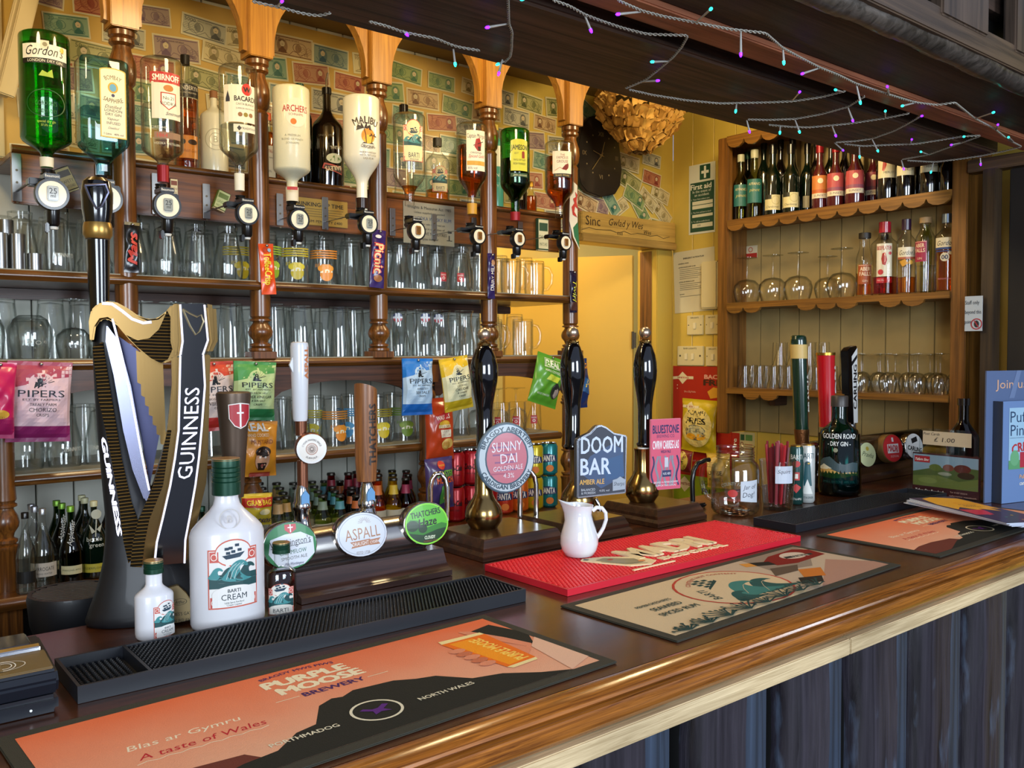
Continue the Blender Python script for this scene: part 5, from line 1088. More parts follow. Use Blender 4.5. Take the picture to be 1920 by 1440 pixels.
for r_ in range(4):
    for i, (px, c_) in enumerate([(500, 'c8a878'), (533, 'c8a060'), (563, '7a8a78'), (592, '88a090'), (622, '5aa0b0'), (651, 'c87038')]):
        mixer('small mixer bottle with %s neck label, %s row, %s from left' % (CN[c_], ORD[r_], ORD[i]), px-6*r_+8*(i > 2), 932-9*r_+(-3 if i > 2 else 0), YP-.04+.075*r_, c_, G_BROWNB if c_ == 'c87038' else GL if c_ in ('c8a878', '7a8a78') else G_LGREEN)
for r_ in range(3):
    for i, (px, c_, g_) in enumerate([(712, 'd87a3a', G_OR), (738, 'd8b83a', G_YE), (768, 'a83a5a', G_RED)]):
        mixer('fruit drink bottle with %s neck label, %s row, %s from left' % (CN[c_], ORD[r_], ORD[i]), px-5*r_, 896-7*r_, YP-.02+.08*r_, c_, g_)
for i, px in enumerate((632, 648, 664, 680)): mixer('dark red drink bottle in the back rows, %s from left' % ORD[i], px, 886, YP+.14, '8a2030', G_RED)
CS = {}
def can(label, px, ztop, y, bg, txt, tc, z, grp='drink cans on the low shelf', extra=None):
    t = Wy(px, 600, y); b = Vector((t.x, y, z)); k = ('can', bg, txt)
    if k not in first:
        o = thing('drinks_can', label, 'can', b, 0, grp)
        MB().lathe([(.024, 0), (.0325, .008), (.0325, .102), (.0275, .112)], 22).build('can_body', M('can_'+bg, bg, .25, .35, coat=.3), o, smooth=.7)
        MB().lathe([(.0278, .1115), (.0282, .1145), (.0262, .1145), (.026, .1115), (.001, .1115)], 22).build('can_lid', STEEL, o, smooth=.5)
        ph = -math.atan2(b.x, b.y)
        it = ([('p', [(-.035, .045), (-.02, .075), (0, .078), (.03, .07), (.035, .05), (0, .048)], '1c2a5c')] if txt == 'FANTA' else [])+[('t', txt, 0, .062, .021 if txt == 'FANTA' else .018, tc, {'w': .05, 'b': .04, 'sh': .35 if txt != 'FANTA' else 0}), ('e', .005, .026, .014, .012, 'd87a2a' if txt == 'FANTA' else '1a1a1a')]
        if txt != 'FANTA': it = it[:1]+[('t', 'zero sugar', 0, .04, .006, tc)]
        decal(o, it, cyl_map(.0325, 0, ph), 'printed_logo', step=.007); first[k] = o
    else: o = dup(first[k], b, 0, label)
    if z > zl+.01 and CS.get((px, y)): CS[px, y].append(o)
    else: CS[px, y] = [o]; stand('low', CS[px, y], b.x, b.y, .0338, 4 if y < YP+.05 else 1)
    return o
for i, px in enumerate((866, 893, 920)):
    for lv in (0, 1): can('red cola can, %s tier, %s from left' % (('lower', 'upper')[lv], ORD[i]), px, 0, YP-.02, 'a8141c', 'Coca-Cola', '140a0a', zl+lv*.1155)
for i, px in enumerate((870, 896)): can('cola can in the back row, %s from left' % ORD[i], px, 0, YP+.10, '8a1018', 'Cola', '140a0a', zl)
for i, (px, bg, cn_) in enumerate(((947, 'c83a1c', 'red'), (972, 'd8661c', 'orange'), (999, 'c8b41c', 'yellow'), (1024, '1a7a80', 'teal'))):
    for lv in (0, 1):
        if lv and i == 0: continue
        can('%s fizzy drink can on the %s tier' % (cn_, ('lower', 'upper')[lv]), px, 0, YP-.02, bg, 'FANTA', 'e8e4dc', zl+lv*.1155)

settle('low', -.5, 2.15, YP-.112, YB-.003, [(x, YP-.03, .041) for x in lowx])
# ================================================================ things on the counter
class Mat:
    """rectangular mat lying on the counter: origin front-left corner, x along the bar, y away from the customer"""
    def __init__(s, fl, fr, bl, z=CT):
        s.o = Wz(*fl, z); v = Wz(*fr, z)-s.o; s.L = v.length; s.a = math.atan2(v.y, v.x); w = Wz(*bl, z)-s.o; s.W = abs(-math.sin(s.a)*w.x+math.cos(s.a)*w.y); s.z = z
    def at(s, px, py, dz=0):
        v = Wz(px, py, s.z+dz)-s.o; return (math.cos(s.a)*v.x+math.sin(s.a)*v.y, -math.sin(s.a)*v.x+math.cos(s.a)*v.y)
def bar_runner(label, m, th=.003, bd=.017):
    o = thing('bar_runner', label, 'bar mat', (m.o.x, m.o.y, CT+.0006), m.a)
    MB().box(0, m.L, 0, m.W, 0, th).build('rubber_backing', M('runner_rubber', '2c2b20', .75, bump=.6, bscale=900), o, bevel=.0012)
    return o
def felt(h): return M('felt_'+h, h, .85, spec=.2, bump=.35, bscale=700, var=.03)
# --- long orange sunset runner, nearest
m = Mat((-300, 1530), (1160, 1245), (916, 1154)); A = Wz(1160, 1245, CT); Bk = Wz(916, 1154, CT); Lf = Wz(4, 1387, CT)
m.o = Vector((Lf.x, Lf.y-.283, CT)); m.L = A.x-Lf.x; m.a = math.atan2(Bk.y-Lf.y, Bk.x-Lf.x); m.W = .283
def sunmat():
    if 'felt_sunset' in MC: return MC['felt_sunset']
    m_ = M('felt_sunset', 'e2a483', .85, spec=.2, bump=.35, bscale=700); nt = m_.node_tree; tc = nt.nodes.new('ShaderNodeTexCoord'); sp = nt.nodes.new('ShaderNodeSeparateXYZ'); nz = nt.nodes.new('ShaderNodeTexNoise'); nz.inputs['Scale'].default_value = 9
    ad = nt.nodes.new('ShaderNodeMath'); ad.operation = 'MULTIPLY_ADD'; ad.inputs[1].default_value = .09; mr = nt.nodes.new('ShaderNodeMapRange'); mr.inputs[1].default_value = .10; mr.inputs[2].default_value = .31
    r_ = nt.nodes.new('ShaderNodeValToRGB'); r_.color_ramp.elements[0].color = (*lin('e0a685'), 1); r_.color_ramp.elements[1].color = (*lin('de6f45'), 1)
    L_ = nt.links.new; L_(tc.outputs['Object'], sp.inputs[0]); L_(tc.outputs['Object'], nz.inputs['Vector']); L_(nz.outputs['Fac'], ad.inputs[0]); L_(sp.outputs['Y'], ad.inputs[2]); L_(ad.outputs[0], mr.inputs[0]); L_(mr.outputs[0], r_.inputs[0]); L_(r_.outputs[0], nt.nodes['Principled BSDF'].inputs['Base Color']); return m_
def sunset(o, m, k=1.0, bd=.017, hand=True):
    """printed face shared by the two sunset runners; coordinates in metres of the 0.68 x 0.28 mat"""
    L, W = m.L, m.W; x0, x1, y0, y1 = bd, L-bd, bd, W-bd; f2 = sunmat()
    hills = [(x0, y0), (x0+.07, y0+.0), (x0+.16, y0+.03), (x0+.20, y0+.035), (x0+.235, y0+.062), (x0+.262, y0+.068), (x0+.29, y0+.112), (x0+.312, y0+.122), (x0+.325, y0+.118), (x0+.345, y0+.128), (x0+.40, y0+.122), (x0+.425, y0+.108), (x0+.45, y0+.10), (x0+.48, y0+.062), (x0+.52, y0+.05), (x0+.56, y0+.02), (x0+.60, y0)]
    it = [('r', x0, y0, x1, y1, f2),
          ('p', [(x0, y0), (x0, y0+.045), (x0+.04, y0+.055), (x0+.10, y0+.058), (x0+.17, y0+.05), (x0+.2, y0)], felt('6a3428')), ('p', hills, felt('24241e')),
          ('t', 'Blas ar Gymru', L*.235, W*.56, .013, felt('ecdfc2'), {'sh': .2, 'w': .125}), ('t', 'A taste of Wales', L*.25, W*.46, .014, felt('bb2832'), {'sh': .25, 'w': .14, 'b': .01}),
          ('l', [(L*.14+q*.011, W*.405+.003*(q % 2)) for q in range(14)], .0012, felt('ecdfc2')),
          ('t', 'BRAGDY MWS PIWS', L*.50, W*.90, .0075, felt('4a2a5c'), {'w': .105, 'arc': .22, 'b': .02}), ('t', 'PURPLE', L*.50, W*.80, .022, felt('ecdfbc'), {'w': .115, 'b': .06}), ('t', 'MOOSE', L*.51, W*.70, .022, felt('ecdfbc'), {'w': .115, 'b': .06}),
          ('t', 'BREWERY', L*.515, W*.605, .012, felt('4a2a5c'), {'w': .085, 'b': .03}), ('r', L*.40, W*.60, L*.445, W*.605, felt('ecdfbc')), ('r', L*.585, W*.60, L*.63, W*.605, felt('ecdfbc')),
          ('o', L*.515, W*.26, .032, .0285, felt('e0d8bc'), .93), ('p', [(L*.515-.018, W*.29), (L*.515-.012, W*.30), (L*.515-.004, W*.275), (L*.515+.004, W*.275), (L*.515+.014, W*.30), (L*.515+.02, W*.285), (L*.515+.008, W*.255), (L*.515+.014, W*.22), (L*.515+.002, W*.235), (L*.515-.008, W*.22), (L*.515-.006, W*.255)], felt('5a2a78')),
          ('t', 'PORTHMADOG', L*.375, W*.235, .0085, felt('e0d8bc'), {'w': .082, 'b': .02}), ('t', 'NORTH WALES', L*.655, W*.235, .0085, felt('e0d8bc'), {'w': .082, 'b': .02})]
    if hand:
        q1 = m.at(850, 1193, .003); q2 = m.at(1008, 1252, .003); a = math.atan2(q2[1]-q1[1], q2[0]-q1[0]); rd = math.degrees(a); c, s_ = math.cos(a), math.sin(a); R = lambda u, v: ((q1[0]+q2[0])/2+u*c-v*s_, (q1[1]+q2[1])/2+u*s_+v*c)
        sk = felt('d98a68'); sk2 = felt('c4704e')
        it += [('s', [R(-.01, .03), R(.02, .045), (L*.87, W*.83), (L*.93, W*.70), (L*.95, W*.52), (L*.93, W*.42), R(.05, .01)], sk), ('p', [(L*.895, W*.80), (L*.955, W*.83), (x1, W*.66), (x1, W*.56), (L*.945, W*.44), (L*.925, W*.62)], felt('26261f')), ('p', [(L*.93, W*.42), (x1, W*.52), (x1, y0+.02), (L*.9, y0)], felt('e0b497')),
               ('p', [R(-.072, .036), R(-.058, .037), R(-.062, -.04), R(-.078, -.036)], felt('ecd99a')), ('p', [R(-.062, .037), R(.06, .024), R(.062, -.030), R(-.066, -.040)], felt('e8701c')), ('p', [R(-.058, .010), R(.055, .006), R(.058, -.022), R(-.06, -.030)], felt('f0961e')),
               ('p', [R(.06, .024), R(.068, .02), R(.07, -.026), R(.062, -.030)], felt('ecd99a')), ('t', 'PURPLE MOOSE', *R(0, .008), .02, felt('f6cf62'), {'rot': rd+180, 'w': .105, 'b': .03})]
        it += [('e', *R(-.03+.016*q, -.040), .013, .008, sk2 if q % 2 else sk) for q in range(5)]
    decal(o, it, top_map(.0031), 'printed_felt', base=.0002, inc=.00004)
o = bar_runner('long orange sunset bar runner with hills, nearest the camera', m); sunset(o, m)
# --- second sunset runner at the far right, seen partly under leaflets
f1_ = Wz(1763, 1047, CT); f2_ = Wz(1540, 1003, CT)
m2 = Mat((1763, 1047), (1920, 1000), (1540, 1003)); m2.a = 0; m2.o = Vector((f1_.x, f1_.y, CT)); m2.L = .68; m2.W = f2_.y-f1_.y
o = bar_runner('orange sunset bar runner at the far right beneath the leaflets', m2); sunset(o, m2, hand=False)
# --- beige rum runner
m = Mat((1270, 1207), (1690, 1062), (1065, 1135)); o = bar_runner('beige and photo print rum bar runner with ship roundel', m); L, W = m.L, m.W; bd = .017
BE = felt('cdb690'); DT = felt('24403c'); RD_ = felt('b04030')
cx, cy = L*.45, W*.50; rr_ = W*.415
it = [('r', bd, bd, L-bd, W-bd, BE), ('p', [(L*.52, W-bd), (L*.47, W*.5), (L*.56, bd), (L-bd, bd), (L-bd, W-bd)], felt('b8a48c')), ('p', [(L*.62, bd), (L*.9, W*.5), (L*.98, W*.2), (L-bd, bd)], felt('a8806c')), ('p', [(L*.70, W-bd), (L*.66, W*.55), (L*.8, W*.45), (L*.96, W*.75), (L-bd, W-bd)], felt('8c7c6c')),
      ('p', [(L*.73, W*.64), (L*.80, W*.58), (L*.96, W*.60), (L*.975, W*.78), (L*.94, W*.88), (L*.80, W*.86), (L*.735, W*.78)], felt('7a1c14')), ('e', L*.87, W*.75, .035, .022, felt('c9b8a8')), ('p', [(L*.82, W*.72), (L*.93, W*.66), (L*.94, W*.70), (L*.83, W*.77)], felt('2c2c28')), ('t', 'BARTI', L*.885, W*.705, .010, felt('d0c8b8'), {'rot': 160, 'w': .04}),
      ('p', [(L*.675, W*.74), (L*.735, W*.66), (L*.75, W*.76), (L*.69, W*.84)], felt('1c1a16')), ('p', [(L*.645, W*.77), (L*.68, W*.73), (L*.69, W*.83), (L*.66, W*.87)], felt('c88a3a')), ('p', [(L*.62, W*.46), (L*.72, W*.44), (L*.78, W*.55), (L*.68, W*.62)], felt('5a4a3c')),
      ('p', [(L*.66, W*.28), (L*.73, W*.22), (L*.80, W*.38), (L*.73, W*.46)], felt('c07028')), ('p', [(L*.60, W*.20), (L*.67, W*.14), (L*.72, W*.24), (L*.65, W*.32)], felt('28221c')),
      ('e', cx, cy, rr_*1.18, rr_*1.0, RD_), ('e', cx, cy, rr_*1.13, rr_*.955, BE)]
def wv(ox, oy, k, c): return ('s', [(ox+a*k, oy+b*k) for a, b in [(-18, -12), (-14, 0), (-8, 8), (0, 12), (8, 10), (11, 5), (7, 6), (2, 4), (4, -4), (12, -10), (18, -13)]], c)
k = rr_/32; it += [wv(cx+20*k, cy-9*k, k*.9, felt('24504c')), wv(cx+6*k, cy-6*k, k, felt('3c7870')), wv(cx-10*k, cy-14*k, k*.62, felt('24504c'))]
it += [('l', [(cx+(6+a)*k, cy+(-14+6*q)*k) for a, q in ((-12, 0), (-6, 1.2), (0, 2), (4, 2.2))], .001, BE), ('l', [(cx+(18+a)*k, cy+(-18+6*q)*k) for a, q in ((-10, 0), (-4, 1.3), (2, 2.2), (6, 2.4))], .001, BE)]
it += [('p', [(cx-16*k, cy+4*k), (cx+2*k, cy+13*k), (cx+3*k, cy+16*k), (cx-2*k, cy+13.5*k), (cx-15*k, cy+6*k)], DT)]+[('r', cx+(a)*k, cy+b*k, cx+(a+4)*k, cy+(b+2.6)*k, DT) for a, b in ((-14, 8), (-9, 10.5), (-4, 13), (-15, 12), (-10, 14.5), (-5, 17), (-15, 16), (-10, 18.5))]
it += [('t', 'BARTI', cx-25*k, cy-2*k, .017, DT, {'rot': 72, 'w': .055}), ('t', 'CONTENT NOT CONTENT', cx+2*k, cy+25*k, .0085, RD_, {'arc': rr_*1.0, 'w': .16})]
it += [('t', "PEMBROKESHIRE'S", L*.175, W*.60, .0085, DT, {'w': .085, 'b': .02}), ('t', 'SEAWEED', L*.18, W*.50, .0135, DT, {'w': .072, 'b': .02}), ('t', 'SPICED RUM', L*.18, W*.39, .0135, DT, {'w': .092, 'b': .02})]
rg = random.Random(3)
for c_ in range(8):
    bx = L*(.08+.075*c_); 
    for q in range(9):
        a = math.radians(20+17.5*q+rg.uniform(-6, 6)); l_ = rg.uniform(.022, .045)*(1 if c_ > 1 else .7); it.append(('l', [(bx, bd+.001), (bx+l_*.6*math.cos(a), bd+.001+l_*.6*math.sin(a)), (bx+l_*math.cos(a)*1.05, bd+.001+l_*math.sin(a))], .0032, DT))
        it.append(('e', bx+l_*math.cos(a)*1.05, bd+.001+l_*math.sin(a), .0032, .0032, DT))
decal(o, it, top_map(.0031), 'printed_felt', base=.0002, inc=.00003)
# --- rubber spill mats with pimples
def nubs(o, x0, x1, y0, y1, pitch, z0, z1, r, mat, name='rubber_pimples', off=.5, nv=5):
    vs = []; fs = []; j = 0; y = y0+pitch*.5
    while y < y1-pitch*.3:
        x = x0+pitch*(.5+off*(j % 2))
        while x < x1-pitch*.3:
            b = len(vs)
            for rr, zz in ((r, z0), (r*.72, z1)):
                for q in range(nv): a = 2*pi*q/nv; vs.append((x+rr*math.cos(a), y+rr*math.sin(a), zz))
            fs += [(b+q, b+(q+1) % nv, b+nv+(q+1) % nv, b+nv+q) for q in range(nv)]+[tuple(b+nv+q for q in range(nv))]
            x += pitch
        y += pitch*.88; j += 1
    MB().add(vs, fs).build(name, mat, o, smooth=0, kind='stuff')
RUB = M('black_rubber', '0e0f12', .42, spec=.5); RUBS = M('black_rubber_side', '15181f', .45)
def spill(label, m, H, cut, side):
    o = thing('bar_spill_mat', label, 'bar mat', (m.o.x, m.o.y, CT+.0005), m.a); L, W = m.L, m.W; t = .004
    mb = MB(); mb.box(0, L, 0, t, 0, H); mb.box(0, L, W-t, W, 0, H); mb.box(0, t, t, W-t, 0, H); mb.box(L-t, L, t, W-t, 0, H); mb.box(cut-t/2, cut+t/2, t, W-t, 0, H)
    fl = .008; mb.box(t, L-t, t, W-t, 0, .004)
    x0, x1 = (cut+t/2, L-t) if side > 0 else (t, cut-t/2); mb.box(x0, x1, t, W-t, .004, H-.007)
    mb.build('mat_body', RUBS, o, smooth=0)
    nubs(o, x0, x1, t, W-t, .0064, H-.007, H-.0005, .0021, RUB)
    a0, a1 = (t, cut-t/2) if side > 0 else (cut+t/2, L-t); nubs(o, a0+.006, a1-.006, t+.006, W-t-.006, .0075, .004, .010, .0026, RUB, 'tray_pimples', 0)
    return o
ma = Mat((146, 1321), (986, 1128), (905, 1083)); ma.W = .125
spill('long black rubber spill mat with tray compartment at its left end', ma, .021, .085, 1)
mb_ = Mat((1492, 1000), (1775, 937), (1430, 982)); spill('black rubber spill mat before the green gin bottle at right', mb_, .019, mb_.L-.10, -1)
# --- red rubber mat with raised lettering
mr = Mat((1064, 1119), (1501, 1015), (905, 1071)); o = thing('red_bar_mat', 'red honeycomb rubber bar mat with raised cream lettering and figure', 'bar mat', (mr.o.x, mr.o.y, CT+.0005), mr.a); L, W = mr.L, mr.W
REDM = M('red_rubber', 'e0252c', .4); REDS = M('red_rubber_edge', 'cc1f30', .4); H = .012
mb = MB(); mb.box(0, L, 0, W, 0, H-.003)
for q in ((0, L, 0, .004), (0, L, W-.004, W), (0, .004, .004, W-.004), (L-.004, L, .004, W-.004)): mb.box(q[0], q[1], q[2], q[3], H-.003, H)
mb.build('mat_body', REDS, o, smooth=0); nubs(o, .004, L-.004, .004, W-.004, .0088, H-.003, H+.0003, .0040, REDM, nv=6)
def raised(s, cx, cy, h, w, z0, z1, bold=.03, rot=0):
    vs, fs = textmesh(s, bold); x0 = min(v[0] for v in vs); x1 = max(v[0] for v in vs); a = math.radians(rot); n = len(vs); P_ = []
    for x, y in vs: X_ = (x-(x0+x1)/2)*w/(x1-x0); Y_ = (y-CAP/2)*h/CAP; P_.append((cx+X_*math.cos(a)-Y_*math.sin(a), cy+X_*math.sin(a)+Y_*math.cos(a)))
    V_ = [(x, y, z1) for x, y in P_]+[(x, y, z0) for x, y in P_]; ec = {}
    for f in fs:
        for i in range(len(f)): e = (f[i], f[(i+1) % len(f)]); ec[e] = 1
    F_ = list(fs)+[(a_, b_, b_+n, a_+n) for (a_, b_) in ec if (b_, a_) not in ec]
    return V_, F_
c1 = mr.at(1255, 1030, .012); mb = MB(); mb.add(*raised('MADRI', c1[0], c1[1]+.012, .070, .235, H, H+.0035, .05)); mb.add(*raised('EXCEPCIONAL', c1[0]+.018, c1[1]-.048, .017, .20, H, H+.002, .03))
CRMR = M('cream_rubber', 'e6d2a4', .5); mb.build('raised_lettering', CRMR, o, smooth=0, kind='stuff')
fx, fy = mr.at(1165, 1055, .012); F2 = MB()
F2.prism([(fx-.055, fy+.055), (fx-.045, fy+.062), (fx+.0, fy+.05), (fx+.055, fy+.005), (fx+.06, fy-.035), (fx+.03, fy-.05), (fx-.01, fy-.035), (fx-.04, fy+.02)], 'z', H, H+.0022)
g_ = F2.build('raised_figure', CRMR, o, smooth=0)
decal(g_, [('p', [(fx-.035, fy+.035), (fx-.01, fy+.04), (fx+.035, fy), (fx+.03, fy-.03), (fx, fy-.028), (fx-.025, fy+.012)], '8a8468'), ('e', fx-.008, fy+.022, .007, .005, 'b82a24'), ('p', [(fx-.053, fy+.052), (fx-.042, fy+.058), (fx-.038, fy+.048), (fx-.047, fy+.045)], '4a4438'), ('e', fx+.033, fy-.022, .008, .006, 'd88a4c'), ('l', [(fx-.035, fy+.02), (fx-.01, fy-.02), (fx+.03, fy-.04)], .0018, '3a342a')], top_map(H+.0023), 'printed_detail')
MB().box(fx-.03, fx+.085, fy-.062, fy-.057, H, H+.002).build('raised_line', CRMR, o, smooth=0)
# --- white jug
jb = Wz(1086, 1042, CT+.013); s = mpp(jb); o = thing('milk_jug', 'small white porcelain water jug standing on the red mat', 'jug', (jb.x, jb.y, CT+.0135), face_cam(jb.x, jb.y)+.15)
JW = M('porcelain', 'e4e6ea', .12, coat=1)
q = [(22, 0), (27, 2), (33, 12), (36, 24), (35, 38), (31, 52), (26, 66), (23.5, 78), (24.5, 90), (27, 97)]; n = 28; vs = []; fs = []; qq = q+[(r-2.0, z) for r, z in reversed(q[1:])]+[(1, 3)]
for j, (r, z) in enumerate(qq):
    for i in range(n):
        a = 2*pi*i/n; c_ = math.cos(a); sp = max(0, -c_)**6*max(0, (z-62)/35) if z > 62 else 0
        vs.append((s*(r*c_-13*sp), s*r*math.sin(a)*(1-.25*sp), s*(z*1.0+9*sp-(2.5*max(0, c_) if z > 85 else 0))))
for j in range(len(qq)-1):
    for i in range(n): k = (i+1) % n; fs.append((j*n+i, j*n+k, (j+1)*n+k, (j+1)*n+i))
fs.append(tuple(reversed(range(n)))); MB().add(vs, fs).build('jug_body', JW, o, smooth=1)
MB().tube([(s*x, 0, s*z) for x, z in ((25, 84), (33, 90), (43, 89), (50, 80), (51, 67), (46, 52), (39, 40), (33, 33), (31, 27))], [s*4.2, s*4, s*3.8, s*3.6, s*3.6, s*3.6, s*3.8, s*4.4, s*5], 10).build('handle', JW, o, smooth=1.5)
# --- cream liqueur and rum miniatures
def cbottle(name, label, px, py, w, top, sh, nk, gmat, nr, capm, capb, lab, c, liq=None, lev=None, capmtop=None):
    b = Wz(px, py, CT); b.y += w*mpp(b)*.30; b.x = b.y*math.tan(YAW+math.atan((px-960)/FPX)); s = mpp(b)
    f = lambda p_: Wy(px, p_, b.y).z-CT
    q = prof_b(w*s/2, nr*s, f(sh), f(nk), f(top)-.002, foot=.008)
    q = [(r, z) for r, z in q]
    o = thing(name, label, 'bottle', (b.x, b.y, CT+.001)); MB().lathe(q, 36, sy=.72).build('bottle_body', gmat, o, smooth=.9)
    if liq: MB().lathe(clip(q, .006, f(lev)), 30, sy=.72).build('liquid', liq, o, smooth=.9)
    r = nr*s*1.18; z0, z1 = f(capb), f(top); zs_ = [(r, z0)]
    for k in range(4): zz = z0+(z1-z0)*(.35+.13*k); zs_ += [(r, zz), (r*.95, zz+.001), (r, zz+.002)]
    MB().lathe(zs_+[(r, z1-.004), (r*.98, z1-.001)], 24).build('screw_cap', capm, o, smooth=.5)
    MB().lathe([(r*1.0, z1-.003), (r*.95, z1)], 24).build('cap_top', M('copper_top', 'b08a58', .35, .5), o, smooth=.5)
    p0 = 720
    for _ in range(30): p0 += f(p0)/s
    p0 = py+2
    if lab: cyl_label(o, lab, w*s/2, px, c, p0, s, sy=.72)
    return o, s, p0
CB = M('cream_ceramic', 'd9d8dc', .32, coat=.3)
o, s, p0 = cbottle('cream_liqueur_bottle', 'large white cream liqueur bottle with green cap and wave label', 421, 1186, 138, 860, 1000, 935, CB, 22, GRC, 928, sea_label(391, 1018, 487, 1144, 'BARTI', True, 'e4e2de'), 439)
cyl_label(o, [('o', 432, 982, 19, 17, 'bcb8b4'), ('t', 'B', 432, 982, 14, 'bcb8b4')], 60*s, 421, 432, p0, s, 'embossed_seal', sy=.72)
o, s, p0 = cbottle('cream_liqueur_miniature', 'white miniature cream liqueur bottle left of the large one', 281, 1203, 70, 1052, 1118, 1096, CB, 15, GRC, 1076, sea_label(280, 1134, 330, 1202, 'BARTI', True, 'e4e2de'), 305)
cbottle('rum_miniature', 'miniature dark rum bottle with wave label right of the large white one', 523, 1152, 56, 1018, 1076, 1060, G_CLEAR, 14, GRC, 1038, sea_label(496, 1098, 551, 1156, 'BARTI', False, 'e2ddd2'), 523, G_AMB, 1070)
# --- card reader
c_ = Wz(112, 1336, CT); o = thing('card_reader', 'black card payment terminal with contactless panel cut by the left edge', 'card reader', (c_.x, c_.y, CT+.001), -.02)
DB = M('terminal_plastic', '10151e', .35, coat=.3)
MB().box(-.16, 0, 0, .115, 0, .021).build('base', DB, o, bevel=.005)
MB().prism([(.002, .0225), (.112, .0225), (.118, .036), (.118, .062), (.060, .056), (.006, .049), (-.002, .038)], 'x', -.16, .0).build('body', DB, o, bevel=.003)
MB().prism([(.008, .0495), (.060, .0560), (.060, .0590), (.008, .0525)], 'x', -.158, -.004).build('contactless_panel', M('bronze_panel', '6c5a38', .4, .3, coat=.4), o, bevel=.001)
MB().prism([(.062, .0565), (.114, .0620), (.108, .070), (.068, .066)], 'x', -.158, -.016).build('screen', M('dark_screen', '2a2220', .06, coat=1), o, bevel=.002)
MB().prism([(.060, .0570), (.068, .0580), (.068, .066), (.061, .063)], 'x', -.158, -.008).build('screen_trim', STEEL, o, bevel=.001)
f_ = plane_map((-.055, .018, .0540), (1, 0, 0), (0, 1, .125)); decal(o, [('o', .0, .013, .026, .025, 'd8d4c8', .5), ('o', .004, .013, .012, .0108, 'd8d4c8'), ('o', .004, .013, .008, .0068, 'd8d4c8'), ('r', -.008, .0, .001, .026, P('6c5a38')), ('p', [(-.018, .008), (-.008, .011), (-.006, .016), (-.018, .017)], 'd8d4c8')], f_, 'contactless_symbol')
MB().lathe([(.0015, 0), (.0015, .001)], 8, X=T(-.03, -.0008, .009) @ Matrix.Rotation(pi/2, 4, 'X')).build('led', M('white_dot', 'e8e8e8', .3), o)
# ================================================================ harp shaped beer font
hp = Wz(287, 1183, CT); HY = 1.438; hx_ = HY*math.tan(YAW+math.atan((287-960)/FPX)); s = mpp((hx_, HY, CT))
hf = thing('harp_beer_font', 'tall black and bronze harp shaped stout font with lit white lettering', 'beer font', (hx_, HY, CT+.001), face_cam(hx_, HY))
z0p = 657+(CZ-CT)/s+0; h = lambda x, y: ((x-287)*s, (z0p-y)*s)
MATB = M('matt_black', '14151a', .5, coat=.1); BRZ = M('bronze_metal', '6a5432', .24, 1); SLV = M('satin_silver', '8a8ca4', .25, .9); GLOSS = M('gloss_black', '07070a', .14, coat=.8); LITW = M('lit_white', 'dcdaf2', .4, emit=1.0)
def ribmat(name, axis, sc_, c1, c2):
    if name in MC: return MC[name]
    m_ = M(name, c2, .35, .6); nt = m_.node_tree; b_ = nt.nodes['Principled BSDF']; tc = nt.nodes.new('ShaderNodeTexCoord'); w_ = nt.nodes.new('ShaderNodeTexWave'); w_.bands_direction = axis
    w_.inputs['Scale'].default_value = sc_; w_.inputs['Distortion'].default_value = 9; w_.inputs['Detail'].default_value = 0; w_.inputs['Detail Scale'].default_value = .12
    r_ = nt.nodes.new('ShaderNodeValToRGB'); r_.color_ramp.elements[0].position = .35; r_.color_ramp.elements[1].position = .65; r_.color_ramp.elements[0].color = (*lin(c1), 1); r_.color_ramp.elements[1].color = (*lin(c2), 1)
    bp = nt.nodes.new('ShaderNodeBump'); bp.inputs['Distance'].default_value = .003
    nt.links.new(tc.outputs['Object'], w_.inputs['Vector']); nt.links.new(w_.outputs['Fac'], r_.inputs[0]); nt.links.new(r_.outputs[0], b_.inputs['Base Color']); nt.links.new(w_.outputs['Fac'], bp.inputs['Height']); nt.links.new(bp.outputs[0], b_.inputs['Normal']); return m_
RIB = ribmat('ribbed_bronze', 'Z', 60, '120d07', '7a5c2c')
def loft(secs, n=28, pw=2.6):
    vs = []; fs = []
    for v, uc, hw, hd in secs:
        for i in range(n):
            a = 2*pi*i/n; c_, d_ = math.cos(a), math.sin(a); k = 1/((abs(c_)**pw+abs(d_)**pw)**(1/pw)); vs.append((uc+hw*k*c_, hd*k*d_, v))
    for j in range(len(secs)-1):
        for i in range(n): k = (i+1) % n; fs.append((j*n+i, j*n+k, (j+1)*n+k, (j+1)*n+i))
    fs.append(tuple(reversed(range(n)))); fs.append(tuple((len(secs)-1)*n+i for i in range(n))); return vs, fs
def LS(rows): return [(max(.006, h(c, y)[1]) if y != 'b' else 0, (c-287)*s, w*s, d) for y, c, w, d in rows]
MB().add(*loft(LS([('b', 287, 120, .048), (1150, 288, 124, .050), (1135, 286, 118, .050), (1110, 283, 106, .046), (1080, 279, 92, .042), (1045, 271, 76, .037), (1005, 260, 60, .033), (960, 250, 49, .030), (900, 237, 40, .028), (820, 224, 32, .026), (740, 214, 26, .026), (660, 208, 22, .026), (600, 208, 19, .026), (585, 210, 14, .022)]))).build('pedestal', MATB, hf, smooth=1.2)
def hpoly(pts, y0, y1, name, mat, bv=0, sm=.6, cur=0):
    if cur: pts = smooth_pts(pts, 3)
    return MB().prism([h(*q) for q in pts], 'y', y0, y1).build(name, mat, hf, bevel=bv, smooth=sm)
hpoly([(188, 650), (205, 640), (212, 700), (220, 760), (232, 850), (247, 930), (263, 985), (268, 1000), (240, 1042), (232, 1000), (226, 930), (212, 830), (196, 740)], -.036, -.02, 'ribbed_soundboard', RIB, .001)
